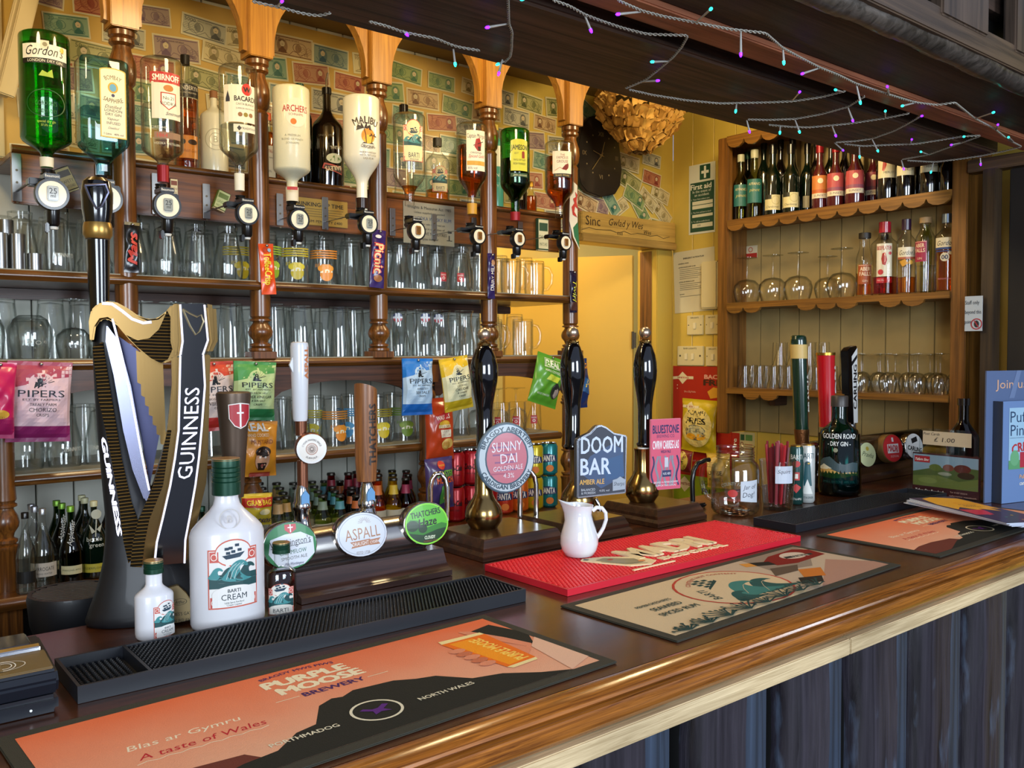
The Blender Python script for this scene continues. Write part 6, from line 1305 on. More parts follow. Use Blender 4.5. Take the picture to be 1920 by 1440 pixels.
hpoly([(212, 610), (232, 640), (250, 720), (262, 800), (270, 870), (277, 905), (279, 930), (268, 925), (250, 870), (236, 800), (222, 700), (210, 640)], -.046, -.02, 'silver_edge', SLV, .002)
hpoly([(230, 630), (262, 655), (290, 690), (300, 720), (300, 790), (283, 880), (278, 905), (262, 800)], -.01, .0, 'inner_panel', M('slate_blue_metal', '3c3e5c', .3, .6), .001)
for i in range(7):
    x0 = 259+i*6.2; yb2 = 700+i*18+(6 if i else 0)
    hpoly([(x0, 655+i*2), (x0+8, 660+i*2), (x0+8+i*.5, yb2+18), (x0+1, yb2+14)], -.024+i*.001, -.012, 'harp_string_bar', BRZ, .0006)
hpoly([(185, 640), (184, 605), (188, 585), (198, 574), (214, 569), (230, 571), (246, 580), (262, 592), (280, 600), (296, 598), (310, 586), (320, 573), (336, 572), (336, 662), (322, 672), (305, 680), (288, 674), (268, 658), (248, 636), (230, 612), (214, 600), (203, 602), (195, 615), (191, 640)], -.048, .035, 'curved_neck', BRZ, .010, 1.2)
hpoly([(312, 584), (320, 600), (322, 650), (312, 672), (300, 679), (284, 670), (262, 650), (243, 628), (262, 638), (282, 634), (298, 618), (306, 600)], -.0505, -.045, 'ribbed_cheek', RIB, .0005)
MB().tube([(h(x, y)[0], -.0495, h(x, y)[1]) for x, y in ((206, 573), (222, 574), (238, 586), (254, 600), (272, 607), (286, 605))], .0022, 8).build('light_line', LITW, hf)
hpoly([(318, 574), (334, 571), (335, 640), (332, 665), (322, 663), (317, 640)], -.060, .02, 'block_left_cheek', BRZ, .006); hpoly([(374, 571), (396, 574), (398, 638), (386, 664), (372, 665), (380, 640)], -.060, .02, 'block_right_cheek', BRZ, .006)
hpoly([(334, 572), (374, 572), (380, 640), (370, 668), (333, 668), (337, 640)], -.066, .02, 'block_front', GLOSS, .002)
COLR = [(664, 318, 333, 372, 385), (720, 318, 331, 374, 383), (800, 309, 328, 367, 380), (850, 298, 321, 362, 378), (900, 283, 312, 355, 374), (960, 258, 298, 344, 360), (1000, 248, 288, 336, 347), (1042, 243, 283, 334, 338)]
def strip(i, j, y0, y1, name, mat, bv=.001): hpoly([(r[i], r[0]) for r in COLR]+[(r[j], r[0]) for r in reversed(COLR)], y0, y1, name, mat, bv)
strip(2, 3, -.060, -.01, 'column_front', GLOSS); strip(3, 4, -.052, -.005, 'column_right_side', BRZ, .004); strip(1, 2, -.052, .0, 'column_left_side', BRZ, .004)
cl_ = hpoly([(309, 800), (316, 800), (300, 900), (276, 960), (268, 1000), (262, 1045), (243, 1042), (248, 1000), (258, 960), (283, 900), (298, 850)], -.0535, -.05, 'ribbed_column_edge', RIB, .0003)
for k in (2, 3):
    pts = [(334, 574), (337, 640), (333, 664)] if k == 2 else [(375, 574), (380, 638), (371, 664)]
    MB().tube([(h(x, y)[0], -.0675, h(x, y)[1]) for x, y in pts]+[(h(r[k], r[0])[0], -.0605, h(r[k], r[0])[1]) for r in COLR], .0015, 8).build('light_line', LITW, hf)
MB().tube([(h(x, y)[0], -.047, h(x, y)[1]) for x, y in ((222, 600), (235, 660), (250, 740), (262, 820), (270, 870), (277, 908))], .0016, 8).build('light_line', LITW, hf)
pts = [(338, 582), (350, 590), (362, 596), (369, 592), (373, 604), (366, 622), (359, 628), (350, 612)]
MB().tube([(h(x, y)[0], -.0675, h(x, y)[1]) for x, y in pts+[pts[0]]], .0016, 6).build('harp_emblem', M('pale_gold', 'c8b890', .25, .8), hf)
def colmap(x, y, z):      # text runs up the curved column
    yy = 806-x/s; 
    for a, b in zip(COLR, COLR[1:]):
        if a[0] <= yy <= b[0]: t = (yy-a[0])/(b[0]-a[0]); c1_ = (a[2]+a[3])/2; c2_ = (b[2]+b[3])/2; c0_ = c1_+(c2_-c1_)*t; break
    else: c0_ = 350
    u, v = h(c0_, yy); return Vector((u-y, -.0605-z, v))
decal(hf, [('t', 'GUINNESS', 0, 0, 25*s, LITW, {'w': 165*s, 'b': .012})], colmap, 'lit_lettering')
def lmap(x, y, z):
    yy = 900+x/s; c0_ = 201+(yy-815)*.135; u, v = h(c0_+2, yy); return Vector((u+y*.8, -.032-z-max(0, (yy-950)*.0001), v))
decal(hf, [('t', 'GUINNESS', 0, 0, 10*s, LITW, {'w': 175*s, 'b': .06})], lmap, 'lit_side_lettering')
hpoly([(292, 1088), (322, 1082), (336, 1098), (351, 1126), (352, 1146), (322, 1150), (292, 1150)], -.060, -.048, 'name_plate', M('beige_plate', 'a08c62', .45, .2), .001)
decal(hf, [('t', "ST. JAMES'S GATE", h(322, 0)[0], h(0, 1134)[1], 6*s, '2a2418', {'w': 52*s}), ('t', 'DUBLIN IRELAND', h(322, 0)[0], h(0, 1146)[1], 6*s, '2a2418', {'w': 50*s}), ('o', h(325, 0)[0], h(0, 1112)[1], 12*s, 11*s, '2a2418', .5), ('t', 'Arthur', h(325, 0)[0], h(0, 1112)[1], 6*s, '2a2418', {'sh': .4, 'w': 18*s})], front_map(-.0602), 'plate_print')
X_ = T(h(198, 0)[0], .01, 0); hz = lambda y: h(0, y)[1]
MB().lathe([(17*s, hz(590)), (20*s, hz(455))], 24, X=X_).build('handle_shaft', GLOSS, hf)
MB().lathe([(21*s, hz(453)), (25*s, hz(446)), (25*s, hz(432)), (23*s, hz(424))], 24, X=X_).build('gold_band', M('gold_band', 'b08a48', .3, .8), hf)
MB().lathe([(22*s, hz(424)), (26*s, hz(400)), (27*s, hz(370)), (24*s, hz(350)), (16*s, hz(343))], 24, X=X_).build('handle_head', GLOSS, hf)
pts = [(180, 362), (196, 360), (214, 358), (218, 372), (206, 398), (198, 402), (188, 384)]
MB().tube([(h(x, y)[0], .01-.0235, h(x, y)[1]) for x, y in pts+[pts[0]]], .002, 6).build('handle_emblem', M('satin_silver'), hf)
# round drip tray on its arm beside the font
dc = Wy(138, 1108, 1.60); ca, sa = math.cos(-hf.rotation_euler[2]), math.sin(-hf.rotation_euler[2])
lx, ly = dc.x-hx_, dc.y-HY; lx, ly = lx*ca-ly*sa, lx*sa+ly*ca; zt_ = dc.z-CT
MB().lathe([(.058, zt_-.075), (.066, zt_-.05), (.070, zt_-.008), (.068, zt_), (.062, zt_), (.062, zt_-.003)], 36, X=T(lx, ly, 0)).build('drip_tray', MATB, hf, smooth=.7)
mb = MB()
for k in range(11):
    yy = -.055+.011*k; hw = (max(.0001, .062**2-yy*yy))**.5; mb.box(lx-hw, lx+hw, ly+yy-.002, ly+yy+.002, zt_-.003, zt_-.0005)
mb.build('drip_grille', M('grille_brown', '4a4238', .4, .4), hf, kind='stuff', smooth=0)
MB().box(lx+.03, .02, .02, .05, .003, .022).build('tray_arm', MATB, hf, bevel=.004)
# ================================================================ draught fonts and hand pumps
CHR = STEEL; COP = M('copper_metal', '8a5a44', .28, .85); DWO = wood('dark_plinth', '20110c', '4a2e24', 'x', .8, .3, .8, .2)
class Fr:
    """local frame of a thing standing at world p; photo pixels -> local u,v at its own depth"""
    def __init__(s, o, px, y): s.o = o; w = o.matrix_basis.translation; s.s = mpp(w); s.px = px; s.z0 = w.z
    def u(s, x): return (x-s.px)*s.s
    def v(s, y): return CZ-(y-HZ(s.px))*s.s-s.z0
def HZ(px): return 657.0-(px-960)*.0034+ (0 if px < 960 else 0)
HZ = lambda px: 720-FPX*math.tan(PIT)+(px-960)*math.tan(-ROL)*-1
def lat(fr, rows, name, mat, cx, n=24, y=0, par=None, sm=.8, **k):
    return MB().lathe([(r*fr.s, fr.v(p_)) for p_, r in sorted(rows, key=lambda q: -q[0])], n, X=T(fr.u(cx), y, 0), **k).build(name, mat, par or fr.o, smooth=sm)
def tilted(fr, rows, name, mat, x0, x1, y=0, n=24, sm=.8, par=None, lean=0):
    """turned piece whose axis leans from (x0 at lowest row) to (x1 at highest row)"""
    rows = sorted(rows, key=lambda q: -q[0]); a, b = rows[0][0], rows[-1][0]; vs = []; fs = []
    for j, (p_, r) in enumerate(rows):
        t = (a-p_)/(a-b); cx = x0+(x1-x0)*t
        for i in range(n): q = 2*pi*i/n; vs.append((fr.u(cx)+r*fr.s*math.cos(q), y+lean*t+r*fr.s*math.sin(q), fr.v(p_)))
    for j in range(len(rows)-1):
        for i in range(n): k = (i+1) % n; fs.append((j*n+i, j*n+k, (j+1)*n+k, (j+1)*n+i))
    fs.append(tuple(reversed(range(n)))); fs.append(tuple((len(rows)-1)*n+i for i in range(n)))
    return MB().add(vs, fs).build(name, mat, par or fr.o, smooth=sm)
def disc(fr, cx, cy, rx, ry, y, thick, name, rim, items, tilt=0, turn=0, face='e4e4e0'):
    """oval badge; items in pixels about its centre (x right, y up)"""
    s = fr.s; o = bpy.data.objects.new(name, None); 
    mb = MB(); n = 40
    pr_ = [(1.0, thick), (1.0, .004), (.97, .001), (.93, 0)]
    vs = []; fs = []
    for k, d in pr_:
        for i in range(n): a = 2*pi*i/n; vs.append((rx*s*k*math.cos(a), d, ry*s*k*math.sin(a)))
    for j in range(3):
        for i in range(n): q = (i+1) % n; fs.append((j*n+i, j*n+q, (j+1)*n+q, (j+1)*n+i))
    fs.append(tuple(range(n))); fs.append(tuple(reversed(range(3*n, 4*n))))
    X = T(fr.u(cx), y, fr.v(cy)) @ Matrix.Rotation(turn, 4, 'Z') @ Matrix.Rotation(tilt, 4, 'X')
    b = MB().add(vs, fs, 0, X).build(name, rim, fr.o, smooth=.6)
    def f(a, c, z): return X @ Vector((a*s, -.0002-z-.003*max(0, 1-(a/rx)**2-(c/ry)**2), c*s))
    decal(b, [('e', 0, 0, rx*.94, ry*.94, face)]+items, f, 'badge_print', step=rx/7, stepy=ry/7); return b
# --- three-tap cylinder font
pr_ = Wz(848, 1079, CT); pl_ = Wz(500, 1160, CT); FY = pr_.y
tf = thing('three_tap_beer_font', 'chrome cylinder beer font with three oval badges and tall tap handles', 'beer font', (.80, FY+.06, CT+.001), 0)
x1 = pr_.x-.80; x0 = x1-.305; y0 = -.06
MB().prism([(y0, 0), (y0, .010), (y0+.004, .012), (y0+.010, .014), (y0+.018, .022), (y0+.025, .036), (y0+.03, .046), (.10, .046), (.10, 0)], 'x', x0, x1).build('plinth', DWO, tf, smooth=.5)
cyz = Wy(700, 1010, FY+.075).z-CT; Rc = .036
X = T(x0+.005, .015, cyz) @ Matrix.Rotation(pi/2, 4, 'Y')
MB().lathe([(Rc*.85, 0), (Rc, .006), (Rc, x1-x0-.03), (Rc*.85, x1-x0-.024)], 36, X=X).build('font_cylinder', M('font_chrome', 'd0ccc4', .22, 1), tf, smooth=.6)
MB().box(x0+.01, x1-.03, -.012, .04, .046, cyz-Rc*.6).build('saddle', M('dark_metal', '2a2526', .3, .7), tf, bevel=.003)
def sub(px, y_, name):      # frame at another column on the same font
    x = y_*math.tan(YAW+math.atan((px-960)/FPX)); o = bpy.data.objects.new(name, None); return x
def tapframe(px, yw):
    w = Vector((yw*math.tan(YAW+math.atan((px-960)/FPX)), yw, CT)); fr = Fr.__new__(Fr); fr.o = tf; fr.s = mpp(w); fr.px = px; fr.z0 = CT; fr.off = w.x-tf.location.x; fr.dy = w.y-tf.location.y; return fr
class FrO(Fr):
    def __init__(s, o, px, yw, z0=None): s.o = o; w = Vector((yw*math.tan(YAW+math.atan((px-960)/FPX)), yw, CT)); s.s = mpp(w); s.px = px; s.z0 = o.location.z; s.off = w.x-o.location.x; s.dy = w.y-o.location.y
    def u(s, x): return (x-s.px)*s.s+s.off
yt = tf.location.y+.015
RT = {}
def chrome_tap(fr, cx, top, bot, y):
    lat(fr, [(top, 9), (top+12, 13), (top+30, 14), (top+34, 17), (top+44, 17), (top+48, 14), (bot-12, 15), (bot, 18)], 'chrome_tap', CHR, cx, y=y)
    MB().prism([(fr.u(cx)-8*fr.s, fr.v(top+36)), (fr.u(cx)+8*fr.s, fr.v(top+36)), (fr.u(cx)+8*fr.s, fr.v(top+18)), (fr.u(cx), fr.v(top+8)), (fr.u(cx)-8*fr.s, fr.v(top+18))], 'y', y-15.5*fr.s, y-12*fr.s).build('tap_badge', M('blue_badge', '6a9cc8', .1, coat=1), fr.o)
# white handle on copper stem
fr = FrO(tf, 563, yt); y = fr.dy
chrome_tap(fr, 563, 908, 990, y)
lat(fr, [(862, 10), (912, 10)], 'copper_stem', COP, 565, y=y)
lat(fr, [(786, 11), (815, 10)], 'copper_collar', COP, 563, y=y)
disc(fr, 568, 838, 29, 29, y-.03, .022, 'round_copper_badge', COP, [('e', 0, 0, 23, 23, 'e6e0d6'), ('e', 0, 0, 11, 11, 'b08a78'), ('e', 0, 0, 9.5, 9.5, 'd8c8bc')]+[('l', [(2*math.cos(a), 2*math.sin(a)), (8*math.cos(a), 8*math.sin(a))], .8, '6a5a50') for a in [k*pi/8 for k in range(16)]]+[('t', 'CYDER MAKERS SINCE', 0, 17, 3.4, '4a4040', {'arc': 17, 'w': 44}), ('t', 'SUFFOLK', 0, -17, 3.4, '4a4040', {'arc': -17, 'w': 22})], turn=-.35)
lat(fr, [(788, 12), (784, 13.5), (700, 16), (650, 17), (643, 15.5), (641, 12)], 'white_handle', M('white_handle', 'd8dade', .25, coat=.6), 562, y=y)
decal(tf, [('t', 'ASPALL', 0, 0, 9*fr.s, 'c87a4a', {'rot': 0, 'w': 58*fr.s, 'b': .05}), ('t', 'SUFFOLK CYDER', .002, -10*fr.s, 5*fr.s, '2a2a2a', {'w': 60*fr.s})], lambda a, b, z: Vector((fr.u(562)+(16.5*fr.s+z)*math.sin(.35-b/(16*fr.s)*.9), y-(16.5*fr.s+z)*math.cos(.35-b/(16*fr.s)*.9), fr.v(680)-a*-1)), 'printed_lettering', step=.004, stepy=.003, base=.0009)
MB().prism([(fr.u(540), fr.v(684)), (fr.u(548), fr.v(665)), (fr.u(552), fr.v(690)), (fr.u(550), fr.v(706))], 'y', y-.004, y).build('side_flag', M('white_handle'), tf)
# wooden slanted-top handle
fr2 = FrO(tf, 686, yt); y2 = fr2.dy
chrome_tap(fr2, 686, 902, 962, y2)
WH = wood('handle_wood', '6a3c1c', 'a86c38', 'z', 2.2, .4, .2)
n = 28; vs = []; fs = []; rws = [(900, 18), (885, 19), (860, 20.5), (750, 21), (0, 21)]
for j, (p_, r) in enumerate(rws):
    for i in range(n): a = 2*pi*i/n; pp = p_ if p_ else 726+8*math.cos(a)+4*math.sin(a); vs.append((fr2.u(685)+r*fr2.s*math.cos(a), y2+r*fr2.s*math.sin(a), fr2.v(pp)))
for j in range(4):
    for i in range(n): k = (i+1) % n; fs.append((j*n+i, j*n+k, (j+1)*n+k, (j+1)*n+i))
fs.append(tuple(reversed(range(n)))); MB().add(vs, fs).build('wooden_handle', WH, tf, smooth=.8)
topv = [vs[4*n+i] for i in range(n)]; MB().add(topv, [tuple(range(n))]).build('slanted_top', M('cut_wood', 'd89a3a', .4, coat=.3), tf, smooth=0)
A_ = Vector(topv[0]); B_ = Vector(topv[n//2]); xd = (A_-B_).normalized(); yd = Vector((0, 1, -.2)).normalized(); decal(tf, [('t', 'Haze', 0, 0, .009, '2a1a0c', {'sh': .3, 'w': .026, 'b': .02})], plane_map((A_+B_)/2+Vector((0, 0, .0006)), xd, yd-xd*yd.dot(xd)), 'burnt_lettering')
decal(tf, [('t', 'THATCHERS', 0, 0, 14*fr2.s, '2a1c14', {'w': 112*fr2.s, 'b': .04})], lambda a, b, z: Vector((fr2.u(685)+(21*fr2.s+z)*math.sin(.1-b/(21*fr2.s)), y2-(21*fr2.s+z)*math.cos(.1-b/(21*fr2.s)), fr2.v(812)+a)), 'printed_lettering', step=.004, stepy=.003, base=.0009)
# tapering shield handle
fr3 = FrO(tf, 437, yt); y3 = fr3.dy
tilted(fr3, [(930, 17), (880, 20), (800, 26), (740, 31.5), (736, 31), (734, 28)], 'tapering_handle', M('bronze_grey', '57473a', .4, .5), 436, 437, y=y3)
decal(tf, [('p', [(-20, 22), (0, 25), (20, 22), (19, -4), (10, -18), (0, -23), (-10, -18), (-19, -4)], 'e0d8d0'), ('p', [(-18.5, 20.5), (0, 23), (18.5, 20.5), (17.5, -4), (9, -16.5), (0, -21), (-9, -16.5), (-17.5, -4)], 'a81c28'), ('r', -1.5, -20, 1.5, 23, 'e8e0dc'), ('r', -6, 5, 6, 8, 'e8e0dc')], lambda a, b, z: Vector((fr3.u(437)+(29*fr3.s+z)*math.sin(a/29.), y3-(29*fr3.s+z)*math.cos(a/29.), fr3.v(778)+b*fr3.s)), 'shield_badge', step=4, base=.0025)
# the three oval lenses
frb = FrO(tf, 676, yt-.05); RIMC = M('rim_chrome', 'a8a4a0', .15, 1)
GREENB = '1f7a44'
def lens(px, cy, rx, ry, face, items, turn=-.12):
    f_ = FrO(tf, px, yt-.045); return disc(f_, px, cy, rx, ry, f_.dy, .024, 'oval_lens', RIMC, items, tilt=-.12, turn=turn, face=face)
lens(540, 1022, 54, 46, GREENB, [('p', [(-38, 14), (-10, 22), (20, 24), (44, 12), (46, -18), (26, -36), (0, -41), (-26, -34), (-42, -12)], 'd4d8e0'), ('p', [(-10, 40), (12, 40), (12, 30), (0, 22), (-10, 30)], 'b82a34'), ('r', 0, 25, 2, 40, 'e8e8e8'), ('r', -4, 33, 6, 35, 'e8e8e8'),
     ('t', "Worthington's", 0, 7, 13, '1c1c28', {'w': 78, 'rot': 5}), ('l', [(-38, -3), (40, 3)], 1, '1c1c28'), ('t', 'CREAMFLOW', 4, -11, 8, '2a6a4a', {'w': 52, 'rot': 4}), ('t', 'SMOOTH ALE', 6, -22, 6, '5a5a5a', {'w': 50, 'rot': 4}), ('t', 'Wm Worthington', 6, -33, 5, '2a3060', {'sh': .4, 'w': 36})])
lens(676, 1001, 53, 43, 'd0d4dc', [('o', 0, 0, 47, 45.5, 'a8acb8', .8), ('t', 'ASPALL', 0, 3, 21, 'a87858', {'w': 70, 'rot': 4, 'b': .0}), ('p', [(-26, -12), (14, -9), (14, -20), (-24, -24), (-20, -18)], 'b07858'), ('p', [(12, -11), (36, -9), (30, -15), (35, -21), (12, -21)], 'b07858'), ('t', 'DRAUGHT', -5, -16, 7, 'f0ece8', {'w': 32, 'rot': 4}), ('t', 'CYDER', 22, -15.5, 5, 'f0ece8', {'w': 16, 'rot': 4}), ('t', 'ESTD 1728', 0, -33, 5, '8a7a78', {'w': 26})]+
     [('l', [(4+4*math.cos(a), 22+4*math.sin(a)), (4+13*math.cos(a), 22+10*math.sin(a))], .8, 'a89a90') for a in [k*pi/9 for k in range(10)]])
lens(798, 981, 48, 41, '5ab82a', [('p', [(-44, 2), (-34, 10), (-20, 8), (-6, -8), (10, -4), (30, 0), (44, -4), (40, -18), (20, -34), (0, -38), (-24, -34), (-40, -16)], '2f7a24'), ('p', [(-40, -14), (-10, -20), (20, -12), (40, -10), (30, -26), (0, -38), (-26, -32)], '123a1a'), ('e', -30, -2, 12, 10, '1a3a1c'), ('e', -10, -8, 9, 8, '1a3a1c'), ('o', 0, 0, 45, 42, '8ad83a', .85),
     ('t', 'THATCHERS', -2, 20, 11, '14301c', {'w': 62, 'rot': 6, 'b': .03}), ('t', 'Haze', 0, 4, 15, '101a14', {'w': 38, 'rot': 6, 'sh': .2, 'b': .03}), ('t', 'CLOUDY', 4, -25, 6, 'e0e8c8', {'w': 22, 'b': .04}), ('t', 'SOMERSET CIDER', 6, -32, 3, '9a4a3a', {'w': 30})])
# --- hand pumps
BRS = M('aged_brass', 'a08452', .2, 1); PBLK = M('pump_black', '050507', .06, coat=1); CHB = M('ball_champagne', 'c8b49c', .3, .9)
PB = wood('pump_base_wood', '1f0f08', '4a2c18', 'x', .9, .3, .5, .15); ZB = .041
def pump(label, px, cyb, rb, balls, hndl, clip, bw, bd, boff, yoff=0):
    p_ = Wz(px, cyb, CT+ZB); o = thing('hand_pump', label, 'hand pump', (p_.x, p_.y, CT+.001), 0); fr = FrO(o, px, p_.y); 
    x0_, x1_, y0_, y1_ = boff[0]-p_.x, boff[1]-p_.x, bw-p_.y, bd-p_.y
    pr_u = [(x0_, 0), (x0_, .012), (x0_+.006, .022), (x0_+.006, .030), (x0_+.010, .040), (x0_+.014, ZB), (x1_-.014, ZB), (x1_-.010, .040), (x1_-.006, .030), (x1_-.006, .022), (x1_, .012), (x1_, 0)]
    # moulded box: loft of shrinking rectangles
    vs = []; fs = []
    lv = [(0, 0), (0, .010), (.006, .017), (.006, .024), (.010, .031), (.013, ZB-.003), (.016, ZB)]
    for i_, z in lv: vs += [(x0_+i_, y0_+i_, z), (x1_-i_, y0_+i_, z), (x1_-i_, y1_-i_, z), (x0_+i_, y1_-i_, z)]
    for j in range(len(lv)-1):
        for i in range(4): k = (i+1) % 4; fs.append((j*4+i, j*4+k, j*4+4+k, j*4+4+i))
    fs += [(3, 2, 1, 0), tuple(len(lv)*4-4+i for i in range(4))]; MB().add(vs, fs).build('base_block', PB, o, smooth=.5)
    v0 = fr.v
    zt = ZB; S = fr.s; rr = rb*S
    MB().lathe([(rr*.72, zt), (rr*.98, zt+rr*.4), (rr, zt+rr*.8), (rr*.92, zt+rr*1.15), (rr*.6, zt+rr*1.6), (rr*.48, zt+rr*1.9), (rr*.46, zt+rr*3.0), (rr*.5, fr.v(hndl[-1][0]+2))], 32).build('brass_bulb', BRS, o, smooth=.9)
    tilted(fr, hndl, 'pump_handle', PBLK, px+(hndl[-1][2] if len(hndl[-1]) > 2 else 0), balls[0], sm=1.2) if 0 else None
    cx = balls[0]
    lat(fr, [(a, b) for a, b in hndl], 'pump_handle', PBLK, cx, sm=1.2, n=32)
    lat(fr, [(balls[1]+balls[2]+9, balls[2]*1.0), (balls[1]+balls[2]+5, balls[2]*1.05), (balls[1]+balls[2]+1, balls[2]*.6)], 'collar_ring', BRS, cx)
    MB().ball((fr.u(cx), 0, fr.v(balls[1])), balls[2]*fr.s, 24).build('finial_ball', CHB, o, smooth=2)
    nk = o; sx = boff[2] if len(boff) > 2 else None
    if sx is not None:
        zt_ = fr.v(sx[1]); xx = fr.u(sx[0]); w = sx[2]*fr.s
        MB().tube([(xx-w, .05, ZB), (xx-w, .05, zt_-.03), (xx-w*.8, .048, zt_-.012), (xx-w*.3, .045, zt_-.001), (xx+w*.3, .04, zt_), (xx+w*.8, .036, zt_-.012), (xx+w, .034, zt_-.03), (xx+w, .034, fr.v(sx[3]))], .0058, 12).build('swan_neck', CHR, o, smooth=1.5)
    return o, fr
hd_ = lambda t, b, R: [(t, R*.48), (t+8, R*.62), (t+22, R*.84), (t+38, R*.97), (t+52, R), (t+68, R*.95), (t+90, R*.78), (t+110, R*.64), (t+125, R*.60), (b-10, R*.58), (b-6, R*.72), (b, R*.6)]
o, fr = pump('left hand pump with round pink and blue clip, black handle and brass ball', 907, 990, 35, (908, 627, 12.5), hd_(648, 858, 26), None, 1.39, 1.575, (1.062, 1.287, (829, 884, 14, 972)))
RB = 'b9c6cc'
disc(fr, 929, 856, 59, 66, -.045, .008, 'round_pump_clip', M('clip_edge', '5a7080', .4), [('e', 0, 0, 44, 50, '3a5464'), ('e', 0, 0, 41, 47, 'c0707c')]+[('r', -34+(k*13) % 30, -30+k*7, 2+(k*17) % 34, -27+k*7, '8a5a80' if k % 2 else 'a85a70') for k in range(9)]+
     [('t', 'BRAGDY ABERTEIFI', 0, 54, 8.5, '2c4454', {'arc': 52, 'w': 128, 'b': .03}), ('t', 'CARDIGAN BREWERY', 0, -54, 8.5, '2c4454', {'arc': -53, 'w': 118, 'b': .03}), ('t', 'SUNNY', 0, 22, 18, 'e4e0e4', {'w': 62, 'sh': .1, 'rot': 3}), ('t', 'DAI', 3, 0, 18, 'e4e0e4', {'w': 34, 'rot': 3}), ('t', 'GOLDEN ALE', 2, -18, 9, 'e4e0e4', {'w': 60, 'rot': 3}), ('t', '4.3%', 3, -32, 9, 'e4e0e4', {'w': 22})], turn=-.25, face=RB)
o, fr = pump('middle hand pump with dark blue shield clip, black handle and champagne ball', 1084, 963, 33, (1070, 624, 11.5), hd_(643, 840, 23.5), None, 1.39, 1.58, (1.292, 1.492, (990, 878, 14, 968)))
q = [(-44, 40), (-38, 44), (-20, 52), (-8, 64), (0, 66), (10, 62), (26, 50), (44, 46), (50, 44), (48, -62), (-44, -66)]
cxp = 1090; cyp = 858; y_ = -.055; trn = -.35
X = T(fr.u(cxp), y_, fr.v(cyp)) @ Matrix.Rotation(trn, 4, 'Z')
MB().prism([(a*fr.s*1.06, b*fr.s) for a, b in q], 'y', -.02, .0, X=X).build('shield_pump_clip', M('clip_steel', '8a8e96', .25, .8), o, bevel=.002)
kq = [(a*.94, b*.95) for a, b in q]
decal(o, [('p', kq, '1c2638'), ('p', [(-40, -20), (-20, 10), (20, 30), (42, 20), (44, -30), (0, -50)], '2e4a70'), ('p', [(0, 0), (40, 10), (44, -30), (10, -36)], '24507c'), ('t', 'DOOM', 2, 30, 30, 'c8d8ee', {'w': 78, 'b': .02}), ('t', 'BAR', -10, -9, 30, 'c8d8ee', {'w': 56, 'b': .02}), ('t', 'AMBER ALE', -17, -37, 9, 'd8a84a', {'w': 46, 'b': .02}), ('t', 'BALANCED', -24, -51, 4.5, 'c0c8d0', {'w': 26}), ('t', '& MOREISH', -24, -57, 4.5, 'c0c8d0', {'w': 26}), ('t', '4.0% vol', 6, -54, 4, 'c0c8d0'),
          ('p', [(22, -36), (30, -34), (36, -30), (42, -34), (46, -36), (45, -54), (22, -56)], '9aa8b4'), ('t', 'Sharps', 34, -43, 7, '1c2638', {'w': 20, 'sh': .2})], lambda a, b, z: X @ Vector((a*fr.s*1.06, -.0202-z, b*fr.s)), 'clip_print')
o, fr = pump('right hand pump with pink rectangular clip, black handle and champagne ball', 1204, 941, 31, (1212, 624, 11), hd_(643, 838, 22.5), None, 1.395, 1.59, (1.583, 1.765, (1112, 930, 6, 950)))
MB().lathe([(11*fr.s, fr.v(852)), (11*fr.s, fr.v(838))], 16, X=T(fr.u(1208), 0, 0)).build('white_collar', M('white_plastic'), o); lat(fr, [(852, 8), (895, 9), (905, 14)], 'brass_neck', BRS, 1208)
X3 = T(fr.u(1233), -.04, fr.v(850)) @ Matrix.Rotation(-.25, 4, 'Z'); s3 = fr.s; MB().box(-34*s3, 34*s3, -.005, 0, -66*s3, 66*s3, X=X3).build('rectangular_pump_clip', M('clip_pink_edge', 'd87a8a', .4), o, bevel=.001)
it = [('r', -33, -65, 33, 65, 'd85a74'), ('t', 'BLUESTONE', 0, 47, 15, '2c2458', {'w': 58, 'b': .04}), ('t', 'BREWING CO.', 0, 34, 6, '2c2458', {'w': 40}), ('t', 'CWRW CARREG LAS', 0, 18, 15, 'eef0f0', {'w': 58, 'b': .03}), ('t', 'WELSH PALE', 0, 5, 5, '2c2458', {'w': 22, 'b': .03})]
for k in range(7): it.append(('l', [(-29+9.2*k+3*math.sin(q*1.1+k*2), -3-8*q) for q in range(8)], 4.6 if k % 2 else 3.4, '2c3460' if k in (0, 6) else '8a8c98'))
it += [('r', -8, -42, 12, -30, '2c3460'), ('t', '4.6% ABV', 2, -36, 5, 'eef0f0', {'w': 17}), ('r', -3, -24, 5, -6, 'c8ccd4'), ('t', 'BREWED IN PEMBROKESHIRE', 0, -52, 3.4, 'f0f0f0', {'w': 54}), ('t', 'SUPPORTING LOCAL', 0, -58, 3.4, 'f0f0f0', {'w': 46})]
decal(o, it, lambda a, b, z: X3 @ Vector((a*s3, -.0052-z, b*s3)), 'clip_print')
# ================================================================ right half of the counter
def at_counter(px, py, w=0):
    b = Wz(px, py, CT); b.y += w*mpp(b)*.42; b.x = b.y*math.tan(YAW+math.atan((px-960)/FPX)); return b
